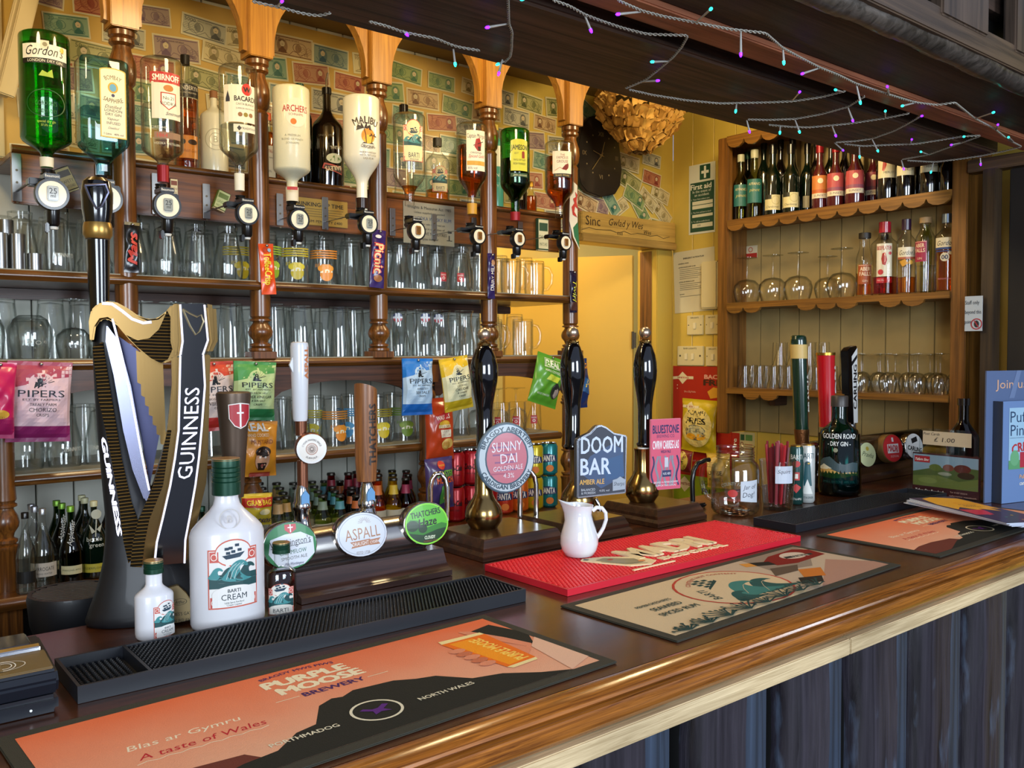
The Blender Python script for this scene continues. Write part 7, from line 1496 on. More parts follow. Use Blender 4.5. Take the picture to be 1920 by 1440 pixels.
# mason jar
b = at_counter(1380, 974, 90); s = mpp(b); o = thing('mason_jar_mug', 'handled glass jar of coins with a handwritten paper tag', 'jar', (b.x, b.y, CT+.001), face_cam(b.x, b.y))
q = [(30, 0), (40, 3), (44, 10), (44.5, 30), (44.5, 82), (42, 92), (36, 99), (34, 101), (34, 104), (36, 105), (34, 108), (36, 110), (34, 113), (35.5, 115), (34, 118), (34, 124), (36, 126)]
q = [(r*s, z*s) for r, z in q]; MB().lathe([(.001, 0)]+q+[(r-.0025, z) for r, z in reversed(q[1:])]+[(.001, .005)], 32, cap=False).build('jar_body', GL, o, smooth=.9)
MB().tube([(x*s, 0, z*s) for x, z in ((-38, 88), (-52, 92), (-60, 84), (-62, 64), (-58, 44), (-50, 30), (-40, 24))], 5*s, 10).build('handle', GL, o, smooth=1.5)
f = cyl_map(44.5*s, 0, .62); decal(o, [('p', [(-18*s, 30*s), (18*s, 26*s), (18*s, 68*s), (-18*s, 66*s)], 'c4ccd4'), ('t', 'Jar of', 0, 56*s, 8*s, '3a4050', {'sh': .3, 'rot': 4}), ('t', 'Dog!', -2*s, 42*s, 9*s, '3a4050', {'sh': .2, 'rot': 4})], f, 'paper_tag', step=5*s, base=.001)
decal(o, [('e', 0, 44*s, 9*s, 7*s, 'c03a34'), ('t', 'COUNTY FAIR', 0, 62*s, 6*s, '9a9c8c', {'arc': 40*s, 'w': 44*s}), ('t', 'DRINKING JAR', 0, 32*s, 5*s, 'b05048', {'w': 34*s})], cyl_map(44.5*s, 0, -.1), 'embossed_print', step=5*s, base=.0008)
rc = random.Random(2); coin = None
for k in range(46):
    if k >= 35: break
    ly_ = k//7; j_ = k % 7; a = j_*pi/3+ly_*.5; r_ = 0 if j_ == 6 else .0255; z_ = .0068+.0023*ly_
    if coin is None: coin = MB().lathe([(.010, 0), (.010, .0017)], 14).build('coin', [M('coin_copper', '9a6238', .3, .9)], smooth=.5); c_ = coin; coin2 = MB().lathe([(.012, 0), (.012, .002)], 14).build('coin', M('coin_silver', 'b4b0a4', .28, .9), smooth=.5); coin2.location = (0, 0, -5)
    else: c_ = (coin if k % 3 else coin2).copy(); COL.objects.link(c_)
    c_.location = (b.x+r_*math.cos(a), b.y+r_*math.sin(a), CT+z_); c_.rotation_euler = (0, 0, a)
    tag(c_, 'coin lying among others at the bottom of the handled jar', 'coin', 'coins in the jar')
bpy.data.objects.remove(coin2)
# tumbler of sauce sachet sticks
b = at_counter(1459, 962, 60); s = mpp(b); o = thing('sachet_tumbler', 'clear tumbler with white handwritten label full of dark red sachet sticks', 'glass', (b.x, b.y, CT+.001), 0)
q = [(27*s, 0), (28*s, 4*s), (34*s, 92*s)]; MB().lathe([(.001, 0)]+q+[(32.5*s, 92*s), (26.5*s, 8*s), (.001, 8*s)], 28, cap=False).build('tumbler', GL, o, smooth=.9)
decal(o, [('r', -16*s, 52*s, 18*s, 84*s, 'c8d0dc'), ('t', 'Squirt', 0, 74*s, 7*s, '3a4050', {'sh': .3})], cyl_map(31.5*s, 0, -math.atan2(b.x, b.y)+.4), 'paper_label', step=5*s, base=.0015)
SR = [M('sachet_red', '8a2430', .4, coat=.3), M('sachet_bright', 'b02c34', .35, coat=.4), M('sachet_brown', '6a1c22', .4, coat=.3)]; rs = random.Random(8); sp = {}
for k in range(16):
    j = k % 3; n_ = 1 if k == 0 else 6 if k < 7 else 9; a = 2*pi*(k if k < 7 else k-7)/n_+(.3 if k < 7 else .1); r0 = (0 if k == 0 else .0095 if k < 7 else .0180)
    if j not in sp: sp[j] = MB().box(-.0038, .0038, -.0022, .0022, 0, .165-.008*j).build('sachet_stick', SR[j], bevel=.0012); c_ = sp[j]
    else: c_ = sp[j].copy(); COL.objects.link(c_)
    p0_ = Vector((b.x+r0*math.cos(a), b.y+r0*math.sin(a), CT+.0145+.001*j)); p1_ = Vector((b.x+r0*1.42*math.cos(a+.12), b.y+r0*1.42*math.sin(a+.12), CT+.12))
    c_.location = p0_; c_.rotation_euler = (p1_-p0_).to_track_quat('Z', 'Y').to_euler()
    tag(c_, ('dark red', 'bright red', 'brown red')[j]+' sachet stick standing in the labelled tumbler', 'sachet', 'sachet sticks in the tumbler')
# slim illustrated cans
def tallcan(label, px, py, w, top, bg, items):
    b = at_counter(px, py, w); s = mpp(b); f_ = lambda p_: CZ-(p_-HZ(px))*s-CT; o = thing('slim_can', label, 'can', (b.x, b.y, CT+.001)); H = f_(top); r = w*s/2
    MB().lathe([(r*.82, 0), (r, .006), (r, H-.008), (r*.86, H)], 28).build('can_body', M('can_'+bg, bg, .25, .2, coat=.4), o, smooth=.7); MB().lathe([(r*.88, H-.001), (r*.88, H+.002), (r*.8, H+.002)], 28).build('can_lid', M('gold_cap'), o)
    decal(o, items(s, H), cyl_map(r, 0, -math.atan2(b.x, b.y)), 'can_print', step=3*s, base=.0006); return o
tallcan('dark green slim can with red print behind the sachet tumbler', 1495, 948, 26, 836, '1c4440', lambda s, H: [('t', 'BARTI', 0, H*.82, 9*s, 'e0dcd0', {'w': 22*s}), ('e', 0, H*.7, 7*s, 6*s, 'b83430'), ('r', -6*s, H*.42, 6*s, H*.56, 'b83430'), ('r', -3*s, H*.45, 3*s, H*.53, 'e0dcd0'), ('p', [(-9*s, H*.3), (0, H*.2), (9*s, H*.3), (0, H*.36)], 'b83430'), ('t', 'BARTI & APPLE', 0, H*.1, 4*s, 'e0dcd0', {'w': 20*s})])
tallcan('white slim can with puffin print beside the green gin bottle', 1516, 945, 27, 834, 'ccd0cc', lambda s, H: [('t', 'BARTI', 0, H*.82, 10*s, '24484c', {'w': 24*s}), ('e', 0, H*.68, 5*s, 5*s, '2a4a50'), ('e', 2*s, H*.69, 2*s, 1.5*s, 'e8b83a'), ('p', [(-5*s, H*.66), (5*s, H*.66), (8*s, H*.3), (-8*s, H*.3)], '2a5a60'), ('p', [(0, H*.42), (10*s, H*.16), (-10*s, H*.16)], 'e8e8e0'), ('t', 'BARTI & GINGER', 0, H*.1, 4*s, '24484c', {'w': 22*s})])
# green gin bottle, large
b = at_counter(1575, 936, 78); s = mpp(b); o = thing('green_gin_bottle', 'large dark green glass gin bottle with gold landscape label on the counter', 'bottle', (b.x, b.y, CT+.001)); V_ = lambda p_: CZ-(p_-HZ(1575))*s-CT
q = [(34*s, 0), (39.5*s, 5*s), (40*s, 14*s), (37*s, V_(800)*.9), (35.5*s, V_(818)), (33*s, V_(806)), (22*s, V_(798)), (15*s, V_(790)), (14*s, V_(780)), (14*s, V_(745))]
MB().lathe(q, 36).build('bottle_body', glass('gin_glass_body', (.10, .34, .32), (.01, .07, .07)), o, smooth=.9)
MB().lathe([(36*s, .012), (36*s, 16*s), (33.5*s, V_(826)), (20*s, V_(812))], 32).build('inner_tint', M('gin_dark_back', '0b1f20', .15, coat=1), o, smooth=.9)
MB().lathe([(15.5*s, V_(762)), (15.5*s, V_(744)), (14*s, V_(742))], 24).build('stopper', M('stopper_wood', '3a3430', .4), o)
g1 = '34484c'; it = [('p', [(-36, 812-720), (-20, 798-715), (-8, 86), (4, 72), (18, 76), (36, 72), (36, 22), (-36, 22)], g1)]
it = [('p', [(-37, 24), (37, 24), (37, 62), (24, 64), (10, 60), (-2, 62), (-16, 74), (-30, 70), (-37, 64)], g1), ('p', [(-37, 48), (-30, 54), (-18, 52), (4, 44), (18, 46), (37, 44), (37, 38), (28, 40), (10, 36), (-10, 34), (-37, 36)], 'b8924c'), ('p', [(-37, 54), (-28, 60), (-20, 56), (-12, 52), (-24, 50), (-37, 50)], 'c8c4a8'), ('t', 'GOLDEN ROAD', 0, 112, 9, 'd8dcd8', {'w': 60, 'b': .02}), ('t', '- DRY GIN -', 0, 98, 8, 'd8dcd8', {'w': 40, 'b': .02}), ('t', 'SMALL BATCH   40% VOL', 0, 28, 3.6, 'c8ccc8', {'w': 58}), ('e', -6, 86, 4, 4, '8a8a70')]
decal(o, it, lambda a, c_, z: Vector(((38.2*s+z)*math.sin(a/38.-math.atan2(b.x, b.y)), -(38.2*s+z)*math.cos(a/38.-math.atan2(b.x, b.y)), c_*s)), 'label', step=4, base=.0012)
# brown bottle in the background behind the card stand
b = at_counter(1808, 925, 60); b = Vector((2.72, 2.72/math.tan(YAW+math.atan((1808-960)/FPX)), CT)); s = mpp(b); V_ = lambda p_: CZ-(p_-HZ(1808))*s-CT
o = thing('brown_beer_bottle', 'dark brown glass bottle standing behind the card stand', 'bottle', (b.x, b.y, CT+.001)); MB().lathe(prof_b(28*s, 9*s, V_(822), V_(785), V_(750)), 28).build('bottle_body', G_BROWNB, o, smooth=.9)
MB().lathe([(11*s, V_(760)), (11*s, V_(747))], 20).build('lip', M('brown_lip', '1a0a06', .2, coat=1), o); MB().lathe([(20*s, .01), (20*s, V_(830))], 20).build('content', M('stout', '0c0504', .2), o)
# --- three-tap font at the far right
rb = Vector((2.66, 1.508, CT)); rf = thing('right_beer_font', 'second cylinder beer font with green, red and black tap handles at the right', 'beer font', (rb.x, rb.y, CT+.001), 0)
def FR(px, yw=1.508): return FrO(rf, px, yw)
fl = FR(1505); fR = FR(1830); xa = fl.off-.02; xb = 0.42
MB().prism([(-.05, 0), (-.05, .012), (-.04, .02), (-.03, .045), (.06, .045), (.06, 0)], 'x', xa, xb).build('plinth', DWO, rf, smooth=.5)
zc_ = .105; MB().lathe([(.032, 0), (.036, .005), (.036, xb-xa-.025), (.032, xb-xa-.02)], 32, X=T(xa+.01, 0, zc_) @ Matrix.Rotation(pi/2, 4, 'Y')).build('font_cylinder', M('dark_chrome', '8a8684', .18, 1), rf, smooth=.6)
MB().box(xa+.01, xb-.02, -.014, .035, .045, zc_-.02).build('saddle', M('dark_metal'), rf, bevel=.003)
DGR = M('handle_green', '0d2b1c', .2, coat=.8)
tilted(fl, [(806, 13), (800, 13), (640, 15), (632, 14), (629, 11)], 'green_handle', DGR, 1503, 1490); tilted(fl, [(672, 15.3), (646, 15.6)], 'cream_band', M('cream_band', 'd0b068', .4), 1493, 1491)
tilted(fl, [(832, 12.5), (804, 13.8)], 'copper_ferrule', M('ferrule', '8a5a34', .3, .8, bump=.5, bscale=300), 1506, 1503); chrome_tap(fl, 1507, 828, 900, 0)
decal(rf, [('t', 'PRAVHA', 0, 0, 9*fl.s, 'd8d8c8', {'w': 70*fl.s, 'b': .05})], lambda a, b_, z: Vector((fl.u(1497)+(15*fl.s+z)*math.sin(.35-b_/(14*fl.s))-a*.08, -(15*fl.s+z)*math.cos(.35-b_/(14*fl.s)), fl.v(735)+a)), 'printed_lettering', step=.006, stepy=.003, base=.001)
f2 = FR(1550); tilted(f2, [(800, 15), (796, 14.5), (670, 16.5), (664, 17), (661, 17)], 'red_handle', M('handle_red', 'c0101c', .22, coat=.8), 1554, 1546); tilted(f2, [(666, 17.6), (661, 17.6)], 'gold_rim', M('gold_cap'), 1546, 1546)
lat(f2, [(800, 9), (870, 10)], 'chrome_tap', CHR, 1555)
decal(rf, [('t', 'MADRI', 0, 0, 11*f2.s, 'e8e4e4', {'w': 95*f2.s, 'b': .05})], lambda a, b_, z: Vector((f2.u(1551)+(16*f2.s+z)*math.sin(.45-b_/(15*f2.s))-a*.06, -(16*f2.s+z)*math.cos(.45-b_/(15*f2.s)), f2.v(735)+a)), 'printed_lettering', step=.006, stepy=.003, base=.001)
f3 = FR(1597); k3 = lambda x, y: (f3.u(x), f3.v(y)); MB().prism([k3(1571, 658), k3(1580, 652), k3(1603, 648), k3(1604, 665), k3(1608, 794), k3(1592, 796), k3(1586, 740), k3(1577, 738)], 'y', -.012, .014).build('black_block_handle', GLOSS, rf, bevel=.002)
decal(rf, [('p', [k3(1584, 668), k3(1603, 652), k3(1608, 792), k3(1594, 794)], 'e0e0dc'), ('p', [k3(1584, 678), k3(1603, 664), k3(1603, 671), k3(1584, 687)], '141416'), ('t', 'CARLING', k3(1597, 0)[0], k3(0, 725)[1], 11*f3.s, '141416', {'rot': 91, 'w': 82*f3.s, 'b': .04})], front_map(-.0122), 'printed_front'); lat(f3, [(792, 8), (870, 9)], 'chrome_tap', CHR, 1599)
def lens2(px, cy, rx, ry, face, items, rim=None):
    f_ = FR(px, 1.445); return disc(f_, px, cy, rx, ry, f_.dy, .026, 'oval_lens', rim or RIMC, items, tilt=-.15, turn=-.2, face=face)
lens2(1628, 852, 24, 24, 'c8cc9a', [('t', 'Pravha', 0, 0, 9, '2a3a2a', {'sh': .4, 'w': 30, 'rot': -14}), ('e', 0, 11, 4, 4, 'b8a03a')])
lens2(1676, 840, 28, 27, 'd02024', [('r', -16, -9, 14, 8, 'e8e0dc'), ('t', 'MADRI', -1, 0, 12, 'c02024', {'w': 26, 'b': .05, 'rot': -6}), ('r', -3, 12, 2, 20, 'e8e0dc'), ('t', 'EXCEPCIONAL', 2, -15, 4, 'e8c0b8', {'w': 22})], M('check_rim', '8a6a3a', .3, .6, bump=.8, bscale=500))
lens2(1716, 836, 25, 25, 'd0d0cc', [('t', 'CARLING', 0, -5, 8, '141416', {'w': 38, 'b': .05, 'rot': -12}), ('p', [(-8, 14), (8, 18), (9, 9), (-7, 5)], '141416')])
# black rubber hose tap behind the jar
b = Vector((1.90, 1.52, CT)); s = mpp(b); o = thing('black_hose_spout', 'curved black hose spout rising behind the coin jar', 'spout', (b.x, b.y, CT+.001), 0); q = lambda x, y: ((x-1330)*s, (CZ-(y-HZ(1330))*s-CT))
MB().tube([(q(1305, 0)[0], 0, .0), (q(1303, 0)[0], 0, q(0, 900)[1]), (q(1307, 0)[0], 0, q(0, 880)[1]), (q(1318, 0)[0], 0, q(0, 868)[1]), (q(1340, 0)[0], 0, q(0, 864)[1]), (q(1352, 0)[0], 0, q(0, 864)[1])], .0065, 12).build('hose', BLKP, o, smooth=1.5)
MB().box(q(1292, 0)[0], q(1330, 0)[0], -.02, .02, 0, .012).build('hose_foot', BLKP, o, bevel=.004)
# --- acrylic card stand with landscape cards and a price slip
a_ = Wz(1705, 922, CT); c_ = Wz(1838, 938, CT)
def board_on(name, label, cat, x0, x1, yb0, yb1, z0=CT, back=0):
    """upright board standing on the counter between two photo columns"""
a0 = Wz(1708, 925, CT); a1 = Wz(1838, 942, CT); L = (a1-a0).length; rz = math.atan2(a1.y-a0.y, a1.x-a0.x)
o = thing('card_stand', 'clear acrylic stand holding landscape cards and a handwritten price slip', 'card holder', (a0.x, a0.y, CT+.001), rz); sc = mpp((a0+a1)/2); s = L/132.
H = lambda px_: px_*sc
ACR = glass('acrylic', (.93, .95, .95), (.5, .55, .55), .9)
MB().box(0, L, -.004, -.001, 0, H(84)).build('front_sheet', ACR, o, smooth=0); MB().box(0, L, -.004, .05, -.0005, .003).build('acrylic_foot', ACR, o, smooth=0)
rr_ = [(L*.08, 0), (L*.92, 0), (L*.92, H(118))]+[(L*.92-H(9)*(1-math.cos(t)), H(118)+H(9)*math.sin(t)) for t in (.5, 1, 1.57)]+[(L*.08+H(9)*(1-math.cos(t)), H(118)+H(9)*math.sin(t)) for t in (1.57, 1, .5)]+[(L*.08, H(118))]
MB().prism(rr_, 'y', .012, .015).build('back_sheet', ACR, o, smooth=.5)
cd = MB().box(.004, L-.004, .0, .009, .004, H(80)).build('card_stack', M('card_maroon', '4a1c22', .5), o, smooth=0)
W_, Hh = L-.008, H(80)
decal(cd, [('r', .006, Hh*.22, L-.006, Hh*.97, '9ab4c8'), ('p', [(.006, Hh*.55), (L*.2, Hh*.62), (L*.4, Hh*.70), (L*.55, Hh*.66), (L*.7, Hh*.74), (L-.006, Hh*.72), (L-.006, Hh*.22), (.006, Hh*.22)], '5a6a38'), ('e', L*.36, Hh*.68, L*.09, Hh*.08, '6a7a34'), ('e', L*.55, Hh*.70, L*.08, Hh*.08, '8a4a3a'), ('e', L*.75, Hh*.70, L*.12, Hh*.1, '6a3028'), ('e', L*.5, Hh*.55, L*.1, Hh*.04, 'a8a890'), ('p', [(.006, Hh*.45), (L*.4, Hh*.5), (L*.7, Hh*.4), (L-.006, Hh*.5), (L-.006, Hh*.22), (.006, Hh*.22)], '7a8444'), ('e', L*.25, Hh*.36, L*.14, Hh*.07, '8a9450'), ('e', L*.8, Hh*.55, L*.12, Hh*.08, '3a2a1c'),
          ('r', L*.05, Hh*.78, L*.28, Hh*.93, 'a81c28'), ('t', 'Tafarn Sinc', L*.165, Hh*.85, Hh*.06, 'f0e8e0', {'sh': .3, 'w': L*.2, 'b': .03}), ('t', 'Tafarn Sinc Rosebush', L*.28, Hh*.11, Hh*.07, 'f0e8e0', {'sh': .3, 'w': L*.42, 'b': .03}), ('t', 'Tel: 01437 532214', L*.7, Hh*.14, Hh*.035, 'd8b0a0', {'w': L*.24}), ('t', 'tafarnsinc rosebush', L*.76, Hh*.06, Hh*.03, 'd8b0a0', {'w': L*.38})], front_map(-.0002), 'card_print')
pslip = MB().box(L*.14, L*.84, .0105, .0118, H(96), H(122)).build('price_slip', M('slip_paper', 'b8a88a', .7), o, smooth=0)
decal(pslip, [('t', 'Post Cards', L*.27, H(117), H(5), '3a3430', {'sh': .3}), ('t', '£ 1.00', L*.46, H(107), H(8), '3a3430', {'sh': .1, 'w': L*.3})], front_map(.0103), 'handwriting')
# --- blue poster holder with leaflets
p0_ = Wz(1846, 944, CT); o = thing('poster_stand', 'blue grey poster stand reading Join with a leaflet pocket at the right edge', 'sign', (p0_.x, p0_.y, CT+.001), -.25); s = mpp(p0_)*1.05
MB().box(0, 150*s, -.0, .004, 0, 236*s).build('poster_sheet', M('poster_blue', '56688c', .5), o, smooth=0)
MB().box(20*s, 150*s, -.028, -.025, 0, 182*s).build('pocket_front', M('poster_blue2', '6a86b4', .4), o, smooth=0); MB().box(18*s, 20*s, -.028, .0, 0, 182*s).build('pocket_side', M('pocket_side', '2c3444', .4), o, smooth=0)
decal(o, [('t', 'Join us', 66*s, 212*s, 16*s, 'd8a888', {'w': 84*s, 'al': 0}), ('p', [(60*s, 186*s), (80*s, 236*s), (92*s, 236*s), (74*s, 186*s)], '6a7ca0')], front_map(-.0003), 'poster_print')
decal(o, [('r', 36*s, 70*s, 150*s, 170*s, '9cc0d8'), ('t', 'Puffin', 74*s, 154*s, 20*s, '2c4464', {'w': 70*s}), ('t', 'Pint', 64*s, 130*s, 20*s, '2c4464', {'w': 48*s}), ('l', [(38*s, 116*s), (150*s, 116*s)], .001, '2c4464'), ('t', 'CREW', 76*s, 100*s, 16*s, 'b03038', {'arc': 80*s, 'b': .04}), ('r', 36*s, 60*s, 150*s, 76*s, '5a9a6a'), ('e', 52*s, 80*s, 12*s, 14*s, '6aa87a'), ('r', 66*s, 62*s, 92*s, 90*s, 'b03040'), ('t', 'Pubs,', 76*s, 46*s, 7*s, 'd8a888', {'b': .03}), ('t', 'camra.org', 86*s, 34*s, 7*s, 'e0e0e0', {'b': .03})], front_map(-.0283), 'leaflet_print')
# --- fanned stack of festival leaflets
lf = [Wz(x, y, CT+.030) for x, y in ((1690, 938), (1885, 985), (1925, 958), (1728, 926))]
A_, B_, C_, D_ = lf; xd = (B_-A_).normalized(); Lx = (B_-A_).length; yd = Vector((0, 0, 1)).cross(xd); Ly = abs((D_-A_).dot(yd)); rz = math.atan2(xd.y, xd.x)
cols = ['e8e4dc', 'c83a34', 'dfe0e4', '3a2a54']; print('leaf', Lx, Ly)
for k in range(7):
    o = MB().box(0, Lx, 0, Ly, 0, .0016).build('leaflet', M('leaflet_paper', 'c8d0e0', .5), smooth=0)
    o.location = (A_.x+.003*k+(.012 if k < 3 else 0), A_.y-.002*k-.004*(k % 2), CT+.0212+.002*k); o.rotation_euler = (0, 0, rz+.02*(3-k)+(.05 if k < 3 else 0))
    tag(o, ('topmost yellow and purple festival leaflet on the fanned stack' if k == 6 else '%s leaflet down in the fanned stack under the yellow one' % ORD[6-k]), 'leaflet', 'festival leaflets')
    if k in (6, 2):
        decal(o, [('r', 0, 0, Lx, Ly, '3c2444'), ('p', [(Lx*.05, Ly*.2), (Lx*.0, Ly*.5), (Lx*.1, Ly*.95), (Lx*.55, Ly*.95), (Lx*.5, Ly*.8), (Lx*.62, Ly*.8), (Lx*.5, Ly*.55), (Lx*.6, Ly*.5), (Lx*.42, Ly*.3), (Lx*.5, Ly*.1), (Lx*.3, Ly*.05)], 'e6a81c'), ('p', [(Lx*.5, Ly*.1), (Lx*.55, Ly*.55), (Lx*.72, Ly*.4), (Lx*.7, Ly*.05)], 'c82840'), ('t', 'BLUESTONE', Lx*.3, Ly*.68, .008, 'c8502a', {'w': .05, 'rot': 60}), ('t', 'SUMMER', Lx*.36, Ly*.6, .007, '3c2444', {'w': .04, 'rot': 60, 'b': .03}), ('t', 'FESTIVAL', Lx*.42, Ly*.6, .007, '3c2444', {'w': .04, 'rot': 60, 'b': .03})]+[('e', Lx*(.72+.05*q), Ly*(.3+.12*((q*3) % 5)), .004, .003, ('c8583a', 'd8a83a', '4a8a7a')[q % 3]) for q in range(5)], top_map(.0018), 'leaflet_print')
# ================================================================ right wall: notices, switches, snack cards
def wallcard(name, label, cat, quad, bg, items, X=XR-.0005, th=.002, rot=0, mat=None, bevel=0):
    x0, t, x1, b_ = quad; A = Wx(x0, b_, X); Bq = Wx(x1, b_, X); w = A.y-Bq.y; h = Wx(x0, t, X).z-A.z
    o = thing(name, label, cat, (X, A.y, A.z), -pi/2); o.rotation_euler = (0, rot, -pi/2)
    MB().box(0, w, -th, 0, 0, h).build('sheet', mat or M('sheet_'+bg, bg, .45, coat=.1), o, bevel=bevel, smooth=.5 if bevel else 0)
    if items: decal(o, items(w, h), front_map(-th-.0003), 'print')
    return o
GRN = '1c4a34'
wallcard('first_aid_notice', 'green and white first aid notice with white cross on the yellow wall', 'notice', (1292, 312, 1341, 441), 'd8d8c4', lambda w, h: [('r', w*.42, h*.77, w*.82, h*.98, GRN), ('r', w*.48, h*.855, w*.76, h*.895, 'e0e0d0'), ('r', w*.58, h*.79, w*.66, h*.96, 'e0e0d0'), ('r', w*.06, h*.03, w*.97, h*.74, GRN),
    ('t', 'First aid', w*.47, h*.68, h*.075, 'e0e0d0', {'w': w*.78, 'b': .03}), ('t', 'In the event of', w*.5, h*.61, h*.038, 'e0e0d0', {'w': w*.7}), ('t', 'an accident', w*.5, h*.56, h*.038, 'e0e0d0', {'w': w*.55}), ('t', '1. Your first aiders are:', w*.45, h*.50, h*.022, 'e0e0d0', {'w': w*.7}), ('r', w*.14, h*.42, w*.92, h*.47, 'd8d4b8'), ('r', w*.14, h*.36, w*.92, h*.41, 'd8d4b8'),
    ('t', '2. The first aid box is sited:', w*.48, h*.31, h*.022, 'e0e0d0', {'w': w*.76}), ('r', w*.14, h*.24, w*.92, h*.28, 'd8d4b8'), ('t', '3. To call an ambulance:', w*.46, h*.18, h*.022, 'e0e0d0', {'w': w*.7}), ('r', w*.14, h*.09, w*.92, h*.15, 'd8d4b8'), ('t', '999', w*.4, h*.12, h*.03, '4a4a40')])
wallcard('emergency_plan_sheet', 'tilted white paper emergency action plan pinned to the wall', 'notice', (1266, 474, 1343, 588), 'cfc8a8', lambda w, h: [('t', 'EMERGENCY ACTION PLAN', w*.5, h*.88, h*.025, '2a2a24', {'w': w*.5, 'b': .03}), ('t', 'GENERAL ITEMS', w*.25, h*.8, h*.018, '2a2a24', {'w': w*.26, 'b': .02}), ('t', 'ACTION ON DISCOVERY OF FIRE', w*.34, h*.74, h*.018, '2a2a24', {'w': w*.42, 'b': .02})]+[('r', w*.15, h*(.70-.03*q), w*(.8-.1*((q*7) % 3)), h*(.706-.03*q), '6a6858') for q in range(6)]+
    [('t', 'ACTION ON HEARING ALARM', w*.32, h*.5, h*.018, '2a2a24', {'w': w*.38, 'b': .02})]+[('r', w*.15, h*(.46-.03*q), w*(.75-.08*((q*5) % 3)), h*(.466-.03*q), '6a6858') for q in range(4)]+[('t', 'NOTICE', w*.2, h*.3, h*.018, '2a2a24', {'b': .02}), ('r', w*.15, h*.26, w*.8, h*.266, '6a6858')], rot=-.04)
wallcard('key_box', 'cream metal key box with round lock partly behind the shelf unit post', 'box', (1321, 492, 1352, 580), 'd8cc9c', None, th=.03, X=XR-.004, bevel=.006)
for q, t in (((1290, 592, 1320, 628), 'single light switch left of its pair'), ((1324, 591, 1350, 627), 'single light switch nearer the shelf post'), ((1272, 649, 1321, 685), 'wide double switch plate above the red snack card'), ((1325, 650, 1352, 686), 'switch plate beside the wide one')):
    o = wallcard('light_switch', 'cream '+t, 'switch', q, 'd4c898', lambda w, h: [('e', w*.12, h*.5, w*.03, w*.03, '3a3424'), ('e', w*.88, h*.5, w*.03, w*.03, '3a3424'), ('t', 'BAR LIGHTS', w*.5, h*.88, h*.08, '5a5440', {'w': w*.5})], th=.009, bevel=.002)
    w = (Wx(q[0], q[3], XR).y-Wx(q[2], q[3], XR).y); h = Wx(q[0], q[1], XR).z-Wx(q[0], q[3], XR).z
    for k in ((.3, .55) if w > .1 else (.42,)): MB().box(w*k, w*k+h*.17, -.013, -.009, h*.3, h*.62).build('rocker', M('rocker', 'e4dcb8', .3, coat=.4), o, bevel=.001)
o = wallcard('scampi_snack_card', 'tall red snack display card with white diamond logo on the yellow wall', 'display card', (1262, 686, 1372, 893), 'a81c14', lambda w, h: [('p', [(0, h*.905), (w*.1, h*.91), (w*.17, h*.95), (w*.25, h*.91), (w*.36, h*.91), (w*.36, h*.885), (w*.25, h*.885), (w*.17, h*.84), (w*.1, h*.885), (0, h*.88)], 'dccfa8'), ('t', 'SMITHS', w*.18, h*.897, h*.014, 'a81c14', {'w': w*.2, 'b': .03}), ('t', 'BACON', w*.75, h*.91, h*.035, 'd8a090', {'w': w*.4, 'b': .05}), ('t', 'FRIES', w*.76, h*.86, h*.05, '3a1a14', {'w': w*.44, 'b': .05}), ('p', [(w*.6, h*.78), (w*.7, h*.82), (w*.9, h*.8), (w*.85, h*.74), (w*.65, h*.72)], 'd8a030'),
    ('t', '24 x 27g Packs', w*.3, h*.775, h*.015, 'e0b8a0', {'w': w*.2}), ('e', w*.08, h*.83, .003, .003, 'e0b8a0'), ('e', w*.08, h*.80, .003, .003, 'e0b8a0'), ('t', 'try our other flavours', w*.5, h*.17, h*.022, 'c89080', {'w': w*.5})], X=XR-.002)
sf = lambda w, h: [('e', 0, -h*.52, w*.44, h*.38, 'dcc878'), ('p', [(-w*.45, -h*.12), (-w*.32, -h*.12), (-w*.22, -h*.05), (-w*.12, -h*.12), (w*.04, -h*.12), (w*.04, -h*.17), (-w*.12, -h*.17), (-w*.22, -h*.24), (-w*.32, -h*.17), (-w*.45, -h*.17)], 'dcd0a8'), ('t', 'SMITHS', -w*.2, -h*.145, h*.03, 'a02a1c', {'w': w*.28, 'b': .03}), ('t', 'SCAMPI', 0, -h*.25, h*.08, '1c1a14', {'w': w*.5, 'b': .02}), ('t', 'FRIES', 0, -h*.40, h*.11, '1c1a14', {'w': w*.58, 'b': .04}), ('e', 0, -h*.62, w*.3, h*.15, '6a6858'), ('e', 0, -h*.60, w*.27, h*.12, 'c8c090'), ('r', -w*.16, -h*.62, w*.16, -h*.54, '8a8a70'), ('e', -w*.12, -h*.70, w*.14, h*.06, 'e8a820'), ('e', w*.13, -h*.70, w*.14, h*.06, 'e8a820'), ('t', 'FLAVOUR', 0, -h*.31, h*.02, '1c1a14')]
packet('snack_packet', 'yellow scampi fries packet clipped on the red display card', 'crisps', 1312, 749, 848, 66, 0, .03, 'c8b01c', sf, Xp=XR-.0215, seed=21)
packet('snack_packet', 'round topped gold snack packet at the lower left of the red card', 'crisps', 1280, 842, 884, 40, 0, .1, 'c8a83a', lambda w, h: [('r', -w/2, -h, w/2, 0, '7a1c1c'), ('e', 0, -h*.5, w*.42, h*.44, 'd0b84a'), ('t', 'SMITHS', 0, -h*.35, h*.12, '1c1a14', {'w': w*.5}), ('t', 'FRIES', 0, -h*.55, h*.16, '1c1a14', {'w': w*.5, 'b': .03})], Xp=XR-.060, seed=22)
